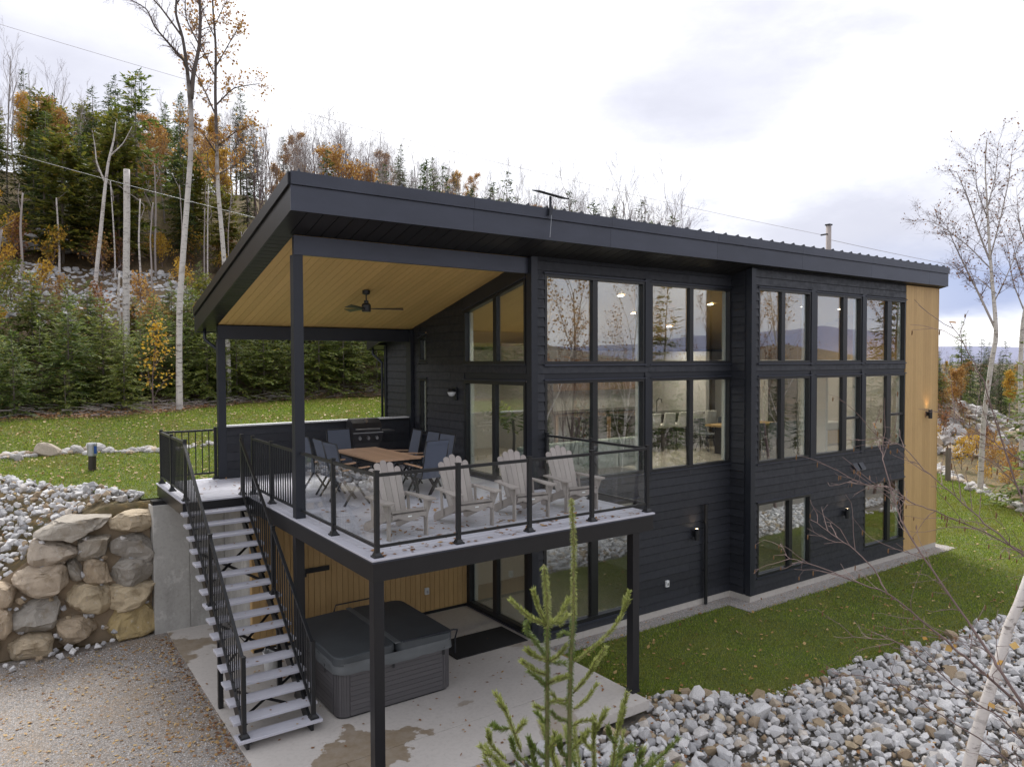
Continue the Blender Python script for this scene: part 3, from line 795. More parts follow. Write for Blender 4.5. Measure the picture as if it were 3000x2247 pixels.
sof(RX0+.03, RX1-.03, RYS+.03, 2.9, stp=.24)
sof(RX0+.03, .06, 2.9, RYP-.04, True, .15)
sof(4.3, RX1, YN, RYN-.04, stp=1.6); sof(.06, 4.25, 7.84, RYP-.04, stp=.3)
# honey coloured ceiling of the porch
ceil = hp('porch_ceiling', MB().hexa([(.06,2.95,zc(2.95)+.035),(XW,2.95,zc(2.95)+.035),(XW,7.8,zc(7.8)+.035),(.06,7.8,zc(7.8)+.035),(.06,2.95,zc(2.95)+.055),(XW,2.95,zc(2.95)+.055),(XW,7.8,zc(7.8)+.055),(.06,7.8,zc(7.8)+.055)]), 'trim')
nb = 31; w_ = (XW-.07)/nb
for i in range(nb):
    x0 = .065+i*w_; x1 = x0+w_-.007
    part('ceiling_board', MB().hexa([(x0,2.96,zc(2.96)+.012),(x1,2.96,zc(2.96)+.012),(x1,7.76,zc(7.76)+.012),(x0,7.76,zc(7.76)+.012),(x0,2.96,zc(2.96)+.033),(x1,2.96,zc(2.96)+.033),(x1,7.76,zc(7.76)+.033),(x0,7.76,zc(7.76)+.033)]), M['tan_ceiling'], ceil, w=True)
# porch beams and posts
hp('porch_beam', MB().box((.05, 2.90, 6.93), (XW-.04, 2.98, zc(2.9)+.0)), 'fascia')
hp('porch_beam', MB().box((.05, 7.70, 5.76), (XW-.03, 7.84, zc(7.84)+.01)), 'trim')
hp('porch_post', MB().box((.035, 2.90, 2.842), (.19, 3.05, 6.928)), 'trim', bevel=.004)
hp('porch_post', MB().box((.035, 7.70, 2.842), (.19, 7.84, 5.758)), 'trim', bevel=.004)
# side trim of the porch at the wall, low wall, gutters
hp('corner_trim', MB().box((XW-.11, 7.60, 2.85), (XW-.026, 7.845, zc(7.84))), 'trim')
hp('corner_trim', MB().box((XW-.05, YN-.12, 2.4), (XW-.026, YN, zc(YN))), 'trim')
def downspout(x, y, z0, x1, y1, z1, foot):
    mb = MB(); mb.tube([(x, y, z0), (x, y, z0-.18), (x, y-.01, z0-.22), (x1, y1, z1), (x1, y1, z1-.08), (x1, y1, foot)], .034, 8)
    part('downspout', mb, M['galv'] if False else M['trim'], roof, w=True, smooth=True)
downspout(-.12, 8.12, 5.98, .13, 7.90, 5.50, 2.62); downspout(4.34, 9.55, 5.70, 4.47, 9.27, 5.25, 2.5)
rp('gutter', MB().box((RX0, RYP, zc(RYP)+.34), (4.25, RYP+.11, zc(RYP)+.46)), 'trim'); rp('gutter', MB().box((4.2, RYN, zc(RYN)+.30), (RX1, RYN+.11, zc(RYN)+.44)), 'trim')

# low sided wall at the back of the deck
lw = thing('parapet_wall', 'low charcoal sided wall with pale metal cap between back porch post and house', 'wall', (2.3, 7.8, 2.84))
part('core', MB().box((.2, 7.72, 2.842), (XW-.03, 7.82, 3.86)), M['trim'], lw, w=True)
z = 2.85
while z < 3.80:
    part('siding_board', MB().hexa([(.19,7.70,z),(XW-.112,7.70,z),(XW-.112,7.72,z),(.19,7.72,z),(.19,7.71,z+EXPO-.006),(XW-.112,7.71,z+EXPO-.006),(XW-.112,7.72,z+EXPO-.006),(.19,7.72,z+EXPO-.006)]), M['siding'], lw, w=True); z += EXPO
part('cap', MB().box((.19, 7.68, 3.925), (XW-.12, 7.86, 3.955)), M['white_vinyl'], lw, w=True)
part('cap_trim', MB().box((.19, 7.69, 3.86), (XW-.12, 7.85, 3.924)), M['black'], lw, w=True)

# ---- basement wall of vertical honey boards under the porch, and side return
mb = MB(); mb.box((0.02, 5.22, .0), (XW-.002, 5.34, 2.50)); mb.box((0.02, 5.34, 0), (.14, 7.3, 2.5)); mb.box((.02, 7.28, 0), (XW, 7.42, 2.5))
bw_ = hp('basement_wall', mb, 'concrete')
n_ = 40; w_ = (XW-.03)/n_
for i in range(n_):
    x0 = .01+i*w_
    part('wall_board', MB().box((x0, 5.198, .06), (x0+w_-.008, 5.219, 2.49)), M['tan'], bw_, w=True)
part('base_trim', MB().box((.0, 5.19, .002), (XW-.03, 5.219, .055)), M['black'], bw_, w=True)
part('corner_board', MB().box((-.02, 5.195, .002), (.018, 5.34, 2.49)), M['tan'], bw_, w=True)

# ================================================================ INTERIOR (seen through the panes)
def wallmat(name, c, **k): return simple(name, c, .7, 0, 1.5, .06, .05, 30, ov=0, **k).m
M['plaster'] = wallmat('warm_white_plaster', (.62, .60, .57)); M['tile'] = simple('beige_floor_tile', (.40, .36, .31), .35, 0, 2, .2, .05, 30, ov=0).m
M['walnut'] = simple('walnut_cabinet', (.22, .125, .062), .5, 0, 3, .3, .1, 40, (1, 1, .2)).m
M['blackstone'] = simple('black_counter', (.02, .02, .021), .25, 0, 6, .3, .03, 30).m
M['cream'] = simple('cream_upholstery', (.62, .60, .56), .85, 0, 8, .1, .2, 120).m
M['sage'] = simple('sage_sofa_fabric', (.36, .40, .36), .9, 0, 8, .12, .2, 120).m
M['greyseat'] = simple('grey_shell_seat', (.10, .11, .125), .7, 0, 8, .15, .1, 90).m
M['dark'] = simple('dark_stained_wood', (.035, .026, .020), .5, 0, 5, .3, .1, 40).m
inn = hp('interior', MB().box((XW+.17, YF+.17, 2.60), (XE-.18, YN-.17, 2.858)), 'tile')
def ip(n, mb, mat, **k): return part(n, mb, M[mat], inn, w=True, **k)
ip('floor_slab', MB().box((XS+.16, YB+.17, 2.60), (XE-.18, YF+.168, 2.857)), 'tile')
ip('interior_wall', MB().box((XW+.2, YN-.30, 2.86), (XE-.2, YN-.18, 5.60)), 'plaster')
ip('interior_wall', MB().box((7.9, 7.2, 2.86), (8.1, YN-.3, 5.7)), 'plaster')
ip('black_cabinet', MB().box((8.5, 6.3, 2.86), (9.6, 7.0, 3.82)), 'blackstone')
ip('doorway', MB().box((10.2, YN-.33, 2.86), (11.0, YN-.302, 4.9)), 'dark'); ip('doorway', MB().box((14.05, 3.6, 2.86), (14.09, 4.5, 4.9)), 'dark')
ip('picture', MB().box((16.0, 6.25, 4.1), (16.7, 6.29, 4.6)), 'dark')
ip('interior_wall', MB().box((13.2, 6.0, 2.86), (13.34, YN-.3, 5.55)), 'plaster')
ip('interior_wall', MB().box((14.1, YB+.5, 2.86), (14.2, 6.4, 5.10)), 'plaster')
ip('interior_wall', MB().box((14.2, 6.3, 2.86), (XE-.2, 6.42, 5.30)), 'plaster')
ip('interior_wall', MB().box((XE-.30, YB+.2, 2.86), (XE-.2, 6.3, 5.30)), 'plaster')
def lining(x0, x1, y0, y1): ip('ceiling_lining', MB().hexa([(x0,y0,zc(y0)-.05),(x1,y0,zc(y0)-.05),(x1,y1,zc(y1)-.05),(x0,y1,zc(y1)-.05),(x0,y0,zc(y0)),(x1,y0,zc(y0)),(x1,y1,zc(y1)),(x0,y1,zc(y1))]), 'tan_ceiling')
lining(XW+.17, XE-.18, YF+.17, YN-.17); lining(XS+.16, XE-.18, YB+.17, YF+.168)
ip('basement_floor', MB().box((XW+.17, YF+.17, -.1), (XE-.18, YN-.17, .012)), 'tile'); ip('basement_floor', MB().box((XS+.16, YB+.17, -.1), (XE-.18, YF+.168, .011)), 'tile')
ip('interior_wall', MB().box((XW+.2, 6.2, .02), (XE-.2, 6.3, 2.59)), 'plaster')
ip('interior_wall', MB().box((9.2, YF+.17, .02), (9.3, 6.19, 2.59)), 'plaster'); ip('interior_wall', MB().box((13.9, YB+.17, .02), (14.0, 6.19, 2.59)), 'plaster')
# ceiling downlights and their real light
for (px, py) in ((5.9, 4.4), (7.4, 6.2), (8.3, 4.4), (9.9, 5.6), (11.7, 4.6), (12.3, 6.6), (15.4, 4.3), (17.3, 4.3)):
    z = zc(py)-.058
    mb = MB(); mb.lathe([(0.0, -.012), (.055, -.012), (.075, -.006), (.08, .002)], (px, py, z), 14)
    ip('downlight', mb, 'lit_soft')
    ld = bpy.data.lights.new('downlight_lamp', 'SPOT'); ld.spot_size = R(150); ld.spot_blend = 1.0; ld.energy = 60; ld.color = (1, .88, .72); ld.shadow_soft_size = .04
    lo = bpy.data.objects.new('downlight_lamp', ld); COL.objects.link(lo); lo.parent = inn; lo.location = Vector((px, py, z-.2))-worldof(inn)
for (px, py) in ((6.0, 4.3), (11.6, 4.2), (16.2, 4.2)):
    ld = bpy.data.lights.new('basement_lamp', 'SPOT'); ld.spot_size = R(150); ld.spot_blend = 1.0; ld.energy = 12; ld.color = (1, .86, .68); ld.shadow_soft_size = .04
    lo = bpy.data.objects.new('basement_lamp', ld); COL.objects.link(lo); lo.parent = inn; lo.location = Vector((px, py, 2.4))-worldof(inn)
    ip('downlight', MB().lathe([(0.0, -.012), (.055, -.012), (.075, 0)], (px, py, 2.585), 12), 'lit_soft')

# kitchen along the back wall
kit = thing('kitchen_cabinets', 'walnut kitchen cabinets and pale backsplash along the back wall indoors', 'cabinet', (11, 8.6, 2.86))
part('base_cabinet', MB().box((9.4, 8.25, 2.862), (13.15, 8.9, 3.74)), M['walnut'], kit, w=True)
part('worktop', MB().box((9.35, 8.2, 3.742), (13.15, 8.9, 3.79)), M['blackstone'], kit, w=True)
part('backsplash', MB().box((9.4, 8.86, 3.8), (13.15, 8.9, 4.4)), M['cream'], kit, w=True)
for i in range(4): part('wall_cabinet', MB().box((9.4+i*.95, 8.5, 4.4), (10.33+i*.95, 8.9, 5.35)), M['walnut'], kit, w=True)
solo('refrigerator', MB().box((8.3, 8.1, 2.862), (9.2, 8.9, 4.72)).box((8.72, 8.06, 3.2), (8.76, 8.1, 4.5)), M['blackstone'], 'tall black refrigerator at the left end of the indoor kitchen', 'refrigerator')
isl = thing('kitchen_island', 'long black topped kitchen island behind the row of cream stools', 'kitchen island', (11.7, 6.5, 2.86))
part('worktop', MB().box((10.2, 5.95, 3.74), (13.1, 7.0, 3.80)), M['blackstone'], isl, w=True)
part('base_cabinet', MB().box((10.3, 6.25, 2.862), (13.0, 6.9, 3.738)), M['dark'], isl, w=True)
part('faucet', MB().tube([(11.9, 6.7, 3.8), (11.9, 6.7, 4.12), (11.9, 6.62, 4.2), (11.9, 6.52, 4.18), (11.9, 6.5, 4.08)], .014, 8), M['black'], isl, w=True)
part('cutting_board', MB().box((10.75, 6.2, 3.802), (11.15, 6.45, 3.825)), M['tan'], isl, w=True)
def mk_stool():
    t = thing('bar_stool', '', 'bar stool', (0, 0, 0), 0, 'cream bar stools at the kitchen island')
    part('seat', MB().box((-.21, -.20, .60), (.21, .22, .70)), M['cream'], t, bevel=.03)
    part('backrest', MB().hexa([(-.21,-.26,.64),(.21,-.26,.64),(.21,-.18,.64),(-.21,-.18,.64),(-.20,-.31,1.02),(.20,-.31,1.02),(.20,-.25,1.02),(-.20,-.25,1.02)]), M['cream'], t, bevel=.02)
    for sx in (-1, 1):
        for sy in (-1, 1): part('leg', MB().beam((sx*.17, sy*.17, .60), (sx*.20, sy*.21, 0), .035, .035), M['dark'], t)
    part('footrest', MB().beam((-.19, -.19, .22), (.19, -.19, .22), .02, .03).beam((-.19, .19, .22), (.19, .19, .22), .02, .03).beam((-.19, -.19, .22), (-.19, .19, .22), .02, .03).beam((.19, -.19, .22), (.19, .19, .22), .02, .03), M['dark'], t)
    return t
st = mk_stool(); names = ['cream upholstered bar stool at the left end of the kitchen island', 'cream upholstered bar stool second from the left at the island', 'cream upholstered bar stool in the middle of the island row', 'cream upholstered bar stool second from the right at the island', 'cream upholstered bar stool at the right end of the kitchen island']
for i, n in enumerate(names):
    s_ = st if i == 0 else dup(st, (0, 0, 0)); s_.location = (10.55+i*.56, 5.72, 2.86); s_['label'] = n
sofa = thing('sofa', 'pale sage sofa with cushions facing into the living room', 'sofa', (6.6, 3.9, 2.86))
part('base', MB().box((5.3, 3.35, .12+2.86), (7.9, 4.3, 3.26)), M['sage'], sofa, w=True, bevel=.05)
part('backrest', MB().box((5.3, 3.25, 3.0), (7.9, 3.5, 3.62)), M['sage'], sofa, w=True, bevel=.06)
for x0 in (5.2, 7.75): part('armrest', MB().box((x0, 3.3, 2.96), (x0+.22, 4.3, 3.48)), M['sage'], sofa, w=True, bevel=.05)
for i in range(3): part('cushion', MB().box((5.45+i*.78, 3.5, 3.27), (6.2+i*.78, 4.25, 3.42)), M['sage'], sofa, w=True, bevel=.05)
# tall palm by the glass
palm = thing('potted_palm', 'tall green potted palm behind the left living room pane', 'plant', (5.35, 4.6, 2.86))
part('pot', MB().lathe([(.0, 0), (.15, 0), (.2, .35), (.17, .35), (.15, .3), (0, .3)], (0, 0, 0), 16), M['cream'], palm)
rg = rs(5); mb = MB()
for i in range(11):
    a = rg.rand()*6.28; L = .55+.35*rg.rand(); e = 1.0+.35*rg.rand(); z0 = .75+.35*rg.rand()
    P_ = [np.array((0, 0, z0))+np.array((math.cos(a)*L*s*.9, math.sin(a)*L*s*.9, e*L*(s-.55*s*s))) for s in np.linspace(0, 1, 8)]
    for j in range(1, 8):
        for sd in (-1, 1):
            d = np.array((-math.sin(a), math.cos(a), -.35))*sd*.2*(1.15-j/8)+np.array((math.cos(a), math.sin(a), .0))*.1
            w0 = (P_[j]-P_[j-1])*.32
            mb.add([P_[j], P_[j]+d*.6+w0, P_[j]+d, P_[j]+d*.5-w0*.3], [[0, 1, 2, 3]])
part('fronds', mb, M['fir'], palm, fixn=False)
part('stem', MB().tube([(0, 0, .3), (0.02, 0, .8), (0, .01, 1.15)], .03, 6), M['bark'], palm)
dt = thing('dining_table', 'long wooden dining table with dark ends seen through bay windows', 'table', (12.4, 4.0, 2.86))
part('tabletop', MB().box((11.4, 3.65, 3.57), (13.5, 4.5, 3.62)), M['tan'], dt, w=True)
for x0 in (11.6, 13.2): part('leg', MB().box((x0, 3.8, 2.862), (x0+.1, 4.35, 3.568)), M['dark'], dt, w=True)
def mk_shell():
    t = thing('dining_chair', '', 'chair', (0, 0, 0), 0, 'grey shell dining chairs indoors')
    part('seat', MB().prism([(-.22, .44), (.2, .42), (.22, .45), (.18, .47), (-.16, .48), (-.22, .62), (-.25, .86), (-.28, .86), (-.27, .6)], -.22, .22, 'x'), M['greyseat'], t, bevel=.01)
    for sx in (-1, 1):
        for sy in (-1, 1): part('leg', MB().beam((sx*.12, sy*.12, .43), (sx*.22, sy*.22, 0), .02, .02), M['black'], t)
    return t
sc_ = mk_shell()
for i, (px, py, rz, n) in enumerate(((11.75, 3.35, 0, 'grey shell dining chair at the left of the near row by the bay window'), (12.4, 3.35, 0, 'grey shell dining chair in the middle of the near row by the bay window'), (13.05, 3.35, 0, 'grey shell dining chair at the right of the near row by the bay window'), (11.9, 4.85, math.pi, 'grey shell dining chair on the far left side of the indoor table'), (12.9, 4.85, math.pi, 'grey shell dining chair on the far right side of the indoor table'))):
    s_ = sc_ if i == 0 else dup(sc_, (0, 0, 0)); s_.location = (px, py, 2.86); s_.rotation_euler = (0, 0, rz); s_['label'] = n
bed = thing('bed', 'bed with white cover and honey wood frame behind the middle bay window', 'bed', (15.2, 4.4, 2.86))
part('frame', MB().box((14.4, 3.6, 2.9), (16.3, 5.4, 3.28)), M['tan'], bed, w=True); part('mattress', MB().box((14.42, 3.62, 3.282), (16.28, 5.35, 3.52)), M['cream'], bed, w=True, bevel=.05)
# pendant lamp over the dining table
pl = thing('pendant_lamp', 'small lit globe pendant hanging over the indoor dining table', 'lamp', (12.2, 4.1, 4.95))
part('globe', MB().lathe([(0, -.07), (.05, -.05), (.07, 0), (.05, .05), (.02, .07)], (0, 0, 0), 14), M['lit'], pl); part('cord', MB().beam((0, 0, .07), (0, 0, zc(4.1)-4.95-.05), .008, .008), M['black'], pl)

# ================================================================ DECK
ZD = 2.84
deck = thing('deck', 'raised deck with grey composite boards, dark beams and black wrapped posts', 'deck', (0, 0, 0))
def dp(n, mb, mat, **k): return part(n, mb, M[mat], deck, w=True, **k)
y = .155; i = 0
while y < 7.98:
    y1 = min(y+.1305, 7.99)
    xl, xr = (-1.0 if y > 5.6 else .145), (4.76 if y1 < YF-.02 else XW-.04)
    if not (y < 5.6 < y1 and False):
        j = [xl, xr]
        if i % 3 == 1: j = [xl, 2.45, xr]
        for p, q in zip(j[:-1], j[1:]): dp('deck_board', MB().box((p, y, ZD-.025), (q-.003, y1, ZD)), 'deckfloor')
    y += .1405; i += 1
# border boards and their nosing
for a, b in (((0, .0, 0), (4.9, .15, 0)), ((0, .153, 0), (.142, 5.44, 0)), ((4.763, .153, 0), (4.9, YF-.04, 0)), ((-1.13, 5.44, 0), (.142, 5.595, 0)), ((-1.13, 5.598, 0), (-1.003, 7.99, 0))):
    dp('border_board', MB().box((a[0], a[1], ZD-.026), (b[0], b[1], ZD+.001)), 'deck', bevel=.006)
# rim beams
mb = MB()
dp('rim_beam', MB().box((.02, .02, 2.56), (4.88, .10, ZD-.029)), 'beam'); dp('rim_beam', MB().box((.02, .102, 2.56), (.10, 5.52, ZD-.029)), 'beam')
dp('rim_beam', MB().box((4.80, .102, 2.56), (4.88, YF-.04, ZD-.029)), 'beam'); dp('rim_beam', MB().box((-1.11, 5.46, 2.585), (.018, 5.53, ZD-.029)), 'beam')
dp('rim_beam', MB().box((-1.11, 5.532, 2.585), (-1.03, 7.97, ZD-.029)), 'postwrap')
dp('nosing', MB().box((.012, .008, ZD-.05), (4.89, .019, ZD-.0265)), 'fascia'); dp('nosing', MB().box((.008, .0195, ZD-.05), (.0195, 5.43, ZD-.0265)), 'fascia')
for k_ in range(12):
    x0 = .4+k_*.38; dp('joist', MB().box((x0, .105, 2.58), (x0+.04, 5.20 if x0 < XW-.05 else YF-.06, ZD-.03)), 'dark')
dp('soffit_sheet', MB().box((.11, .11, 2.545), (4.79, 2.8, 2.56)), 'beam'); dp('soffit_sheet', MB().box((.11, 2.805, 2.545), (XW-.05, 5.19, 2.56)), 'beam')
for (px, py) in ((.03, .03), (.03, 2.92), (4.44, -.02+.05), (.03, 5.46)):
    dp('deck_post', MB().box((px, py, 0), (px+.14, py+.14, 2.558)), 'postwrap', bevel=.004)
    dp('post_foot', MB().box((px-.006, py-.006, 0.001), (px+.146, py+.146, .05)), 'black')
dp('deck_post', MB().box((-.98, 7.12, 0), (-.84, 7.26, 2.583)), 'postwrap') if False else None
dp('ledger', MB().box((-1.3, 7.34, 2.50), (-.9, 7.6, 2.58)), 'beam')
dp('electrical_pipe', MB().tube([(.35, 5.16, 2.5), (.32, 5.15, 1.9), (.34, 5.15, 1.6)], .012, 6), 'white_vinyl')

# ---- balustrade
rail = thing('balustrade', 'black metal deck railing with clear glass panels and slim balusters', 'railing', (.12, .12, ZD))
def rl(n, mb, mat='black', **k): return part(n, mb, M[mat], rail, w=True, **k)
RH = 1.07
def post(x, y, z=ZD, h=RH, w=.058):
    p = rl('post', MB().box((x-w/2, y-w/2, z), (x+w/2, y+w/2, z+h)), bevel=.004)
    mb = MB(); a = .062
    mb.hexa([(x-a,y-a,z+.001),(x+a,y-a,z+.001),(x+a,y+a,z+.001),(x-a,y+a,z+.001),(x-a,y-a,z+.022),(x+a,y-a,z+.022),(x+a,y+a,z+.022),(x-a,y+a,z+.022)])
    mb.hexa([(x-.05,y-.05,z+.022),(x+.05,y-.05,z+.022),(x+.05,y+.05,z+.022),(x-.05,y+.05,z+.022),(x-.034,y-.034,z+.06),(x+.034,y-.034,z+.06),(x+.034,y+.034,z+.06),(x-.034,y+.034,z+.06)])
    part('post_base', mb, M['black'], p, w=True)
    part('post_cap', MB().box((x-.033, y-.033, z+h), (x+.033, y+.033, z+h+.014)), M['black'], p, w=True)
PX = [.12, 1.30, 2.48, 3.66, 4.84]
for x_ in PX: post(x_, .12)
for (x_, y_) in ((.12, 1.56), (4.84, 1.48), (4.84, YF-.08), (.12, 4.4), (.12, 5.52)): post(x_, y_)
def span(p, q, glass=True, z=ZD):
    p = np.array(p, float); q = np.array(q, float); d = (q-p)/np.linalg.norm(q-p); a, b = p+d*.03, q-d*.03
    rl('top_rail', MB().beam((*a, z+RH-.045), (*b, z+RH-.045), .045, .042), bevel=.003)
    rl('bottom_rail', MB().beam((*a, z+.13), (*b, z+.13), .035, .035))
    if glass:
        g0, g1 = p+d*.075, q-d*.075
        rl('glass_panel', MB().beam((*g0, z+.145+.43), (*g1, z+.145+.43), .008, .86), 'deckglass')
    else:
        n = int(np.linalg.norm(q-p)/.118)
        for i in range(1, n):
            c = p+(q-p)*i/n
            rl('baluster', MB().box((c[0]-.009, c[1]-.009, z+.148), (c[0]+.009, c[1]+.009, z+RH-.066)))
for a, b in zip(PX[:-1], PX[1:]): span((a, .12), (b, .12))
span((.12, .12), (.12, 1.56)); span((.12, 1.56), (.12, 2.90)); span((4.84, .12), (4.84, 1.48)); span((4.84, 1.48), (4.84, YF-.08))
span((.12, 3.05), (.12, 4.4), False); span((.12, 4.4), (.12, 5.52), False)
# ---- landing railing
rail = thing('landing_railing', 'black baluster railing round the small landing at the stair head', 'railing', (-1.04, 7.85, ZD))
post(-1.04, 7.86); post(-1.04, 6.78); post(.0, 7.86); post(-1.04, 5.56)
span((-1.04, 7.86), (.0, 7.86), False); span((-1.04, 7.86), (-1.04, 6.78), False); span((-1.04, 6.78), (-1.04, 5.56), False)

# ---- stairs
stair = thing('staircase', 'long straight outdoor staircase with pale grey treads and black baluster handrails', 'staircase', (-.57, 1.8, 0))
def sp_(n, mb, mat='black', **k): return part(n, mb, M[mat], stair, w=True, **k)
RISE, RUN = ZD/17, .2253
TR = []
for i in range(1, 17):
    zt_ = ZD-RISE*i; yb = 5.41-RUN*(i-1); yf = yb-.255
    TR.append((yf, yb, zt_)); sp_('tread', MB().box((-1.16, yf, zt_-.042), (.015, yb, zt_)), 'deck', bevel=.006)
    for sx in (-.99, -.13): sp_('tread_bracket', MB().box((sx-.02, yf+.03, zt_-.075), (sx+.02, yb-.02, zt_-.043)))
for sx in (-1.02, -.12):
    p0 = (sx, 5.45, 2.62); p1 = (sx, 1.80, -.02+.0)
    y0, y1 = 5.455, 1.86; z0, z1 = 2.62, .02
    V = [(sx-.025,y1,z1),(sx+.025,y1,z1),(sx+.025,y0,z0-.17),(sx-.025,y0,z0-.17),(sx-.025,y1,z1+.13),(sx+.025,y1,z1+.13),(sx+.025,y0,z0+.03),(sx-.025,y0,z0+.03)]
    sp_('stringer', MB().add([(sx-.02,1.84,0.003),(sx+.02,1.84,0.003),(sx+.02,2.06,.003),(sx-.02,2.06,.003),(sx-.02,5.455,2.43),(sx+.02,5.455,2.43),(sx+.02,5.455,2.62),(sx-.02,5.455,2.62),(sx-.02,1.84,.10),(sx+.02,1.84,.10)],
       [[[0,1,2,3],[3,2,5,4],[4,5,6,7],[7,6,9,8],[8,9,1,0]], [[0,3,4,7,8],[1,9,6,5,2]]]))
    sp_('support_post', MB().box((sx-.035, 3.30, .002), (sx+.035, 3.37, 1.02)))
sp_('cross_brace', MB().beam((-1.0, 4.95, 2.05), (-.14, 4.30, 1.60), .012, .045)); sp_('cross_brace', MB().beam((-.14, 4.95, 2.05), (-1.0, 4.30, 1.60), .012, .045))
sp_('cross_brace', MB().beam((-1.0, 3.75, 1.18), (-.14, 3.1, .72), .012, .045)); sp_('cross_brace', MB().beam((-.14, 3.75, 1.18), (-1.0, 3.1, .72), .012, .045))
sp_('cross_brace', MB().beam((-1.0, 2.75, .48), (-.14, 2.35, .18), .012, .04)); sp_('cross_brace', MB().beam((-.14, 2.75, .48), (-1.0, 2.35, .18), .012, .04))
rail = stair
for sx in (-1.06, -.09):
    if sx > -1: post(sx+.04, 5.62, ZD, 1.10)
    rr = [(5.56, ZD, 1.08), (TR[7][0]+.10, TR[7][2], 1.10), (TR[15][0]+.10, TR[15][2], 1.10)]
    post(sx, rr[1][0], rr[1][1], 1.10); post(sx, rr[2][0], rr[2][1], 1.10)
    for (ya, za, ha), (yb, zb, hb) in zip(rr[:-1], rr[1:]):
        A = np.array((sx, ya, za+ha-.05)); B = np.array((sx, yb, zb+hb-.05))
        rl('top_rail', MB().beam(A, B, .045, .042)); D = np.array((0, 0, -.93+.0))
        rl('bottom_rail', MB().beam(A+D, B+D, .035, .035))
        n = int(abs(ya-yb)/.112)
        for i in range(1, n):
            c = A+(B-A)*i/n
            rl('baluster', MB().box((c[0]-.008, c[1]-.008, c[2]-.93), (c[0]+.008, c[1]+.008, c[2]-.015)))

# ================================================================ RETAINING WALLS
mb = MB(); mb.box((-1.30, 7.30, -.12), (-.651, 7.58, 2.50)); mb.box((-.645, 7.304, -.12), (.02, 7.58, 2.50)); mb.box((-.66, 7.32, -.12), (-.63, 7.57, 2.49))
mb.box((-1.30, 7.58, -.12), (-1.02, 8.3, 2.46))
solo('concrete_wall', mb, M['concrete'], 'stained cast concrete retaining wall behind the staircase beside the boulders', 'wall', bevel=.008)

def rock_mesh(name, seed, size=(1, 1, 1), sub=3, ncut=11, noise=.05, lo=.62, hi=.95, mat=None, smooth=True, pwr=.8):
    rg = rs(seed); bm = bmesh.new(); bmesh.ops.create_icosphere(bm, subdivisions=sub, radius=1.0)
    V = np.array([v.co for v in bm.verts]); V = np.sign(V)*np.abs(V)**pwr
    for _ in range(ncut):
        n = rg.randn(3); n /= np.linalg.norm(n); d = lo+(hi-lo)*rg.rand()
        V -= np.clip(V@n-d, 0, None)[:, None]*n*.92
    V += noise*(np.stack([vnoise(V[:, 0]*3+seed, V[:, 1]*3+V[:, 2]*2, k) for k in range(3)], 1)-.5)*2
    V += noise*.8*(np.stack([vnoise(V[:, 0]*8+seed, V[:, 1]*8+V[:, 2]*6, k) for k in range(3)], 1)-.5)*2
    m_ = (V.max(0)-V.min(0))/2; V = (V-(V.max(0)+V.min(0))/2)/m_
    for v, c in zip(bm.verts, V*np.array(size)/2): v.co = c
    me = bpy.data.meshes.new(name); bm.to_mesh(me); bm.free()
    me.polygons.foreach_set('use_smooth', np.full(len(me.polygons), smooth))
    if mat: me.materials.append(mat)
    return me
bwall = thing('boulder_wall', 'dry stacked retaining wall of big tan and grey boulders left of the concrete', 'wall', (-2.6, 7.5, 0))
BL = [(-2.6,2.2,1.12,.37,'g',6),(-1.61,2.19,.77,.37,'t',0),(-2.93,1.78,.71,.49,'t',0),(-2.28,1.81,.55,.43,'g',5),(-1.61,1.72,.75,.5,'g',-4),(-3.15,1.3,.75,.56,'t',6),(-2.59,1.41,.25,.43,'g',20),(-2.26,1.34,.41,.48,'t',0),(-1.64,1.28,.79,.5,'g',10),(-2.41,.84,.67,.59,'t',0),(-1.68,.78,.82,.53,'t',8),(-3.2,.68,.76,.6,'g',5),(-1.67,.28,.91,.72,'y',6),(-2.58,.31,.7,.46,'t',-4),(-3.33,.18,.66,.4,'t',0),(-3.72,1.15,.42,.41,'t',0),(-3.85,.65,.5,.52,'t',0),(-4.1,.2,.55,.5,'g',0),(-4.3,1.0,.6,.5,'t',0),(-4.9,.4,.8,.7,'t',0),(-5.7,.45,.8,.7,'g',0),(-5.0,1.1,.7,.5,'t',3),(-6.5,.5,.8,.7,'t',0)]
for i, (bx_, bz, bw2, bh, c, tilt) in enumerate(BL):
    me = rock_mesh('boulder', 40+i, (bw2*1.17, .78, bh*1.18), 4, 20 if c != 't' else 16, .055, .60 if c == 'g' else .68, 1.02, M[{'g': 'boulder_grey', 't': 'boulder', 'y': 'boulder_gold'}[c]], smooth=False, pwr=.55)
    o = bpy.data.objects.new('boulder', me); COL.objects.link(o); o.parent = bwall
    o.location = Vector((bx_, (7.60 if bz > .5 else 7.52)+.06*math.sin(i*2.2)+.02*bz, bz))-worldof(bwall); o.rotation_euler = (R(4*math.sin(i*5)), R(-tilt), R(6*math.sin(i*3)))
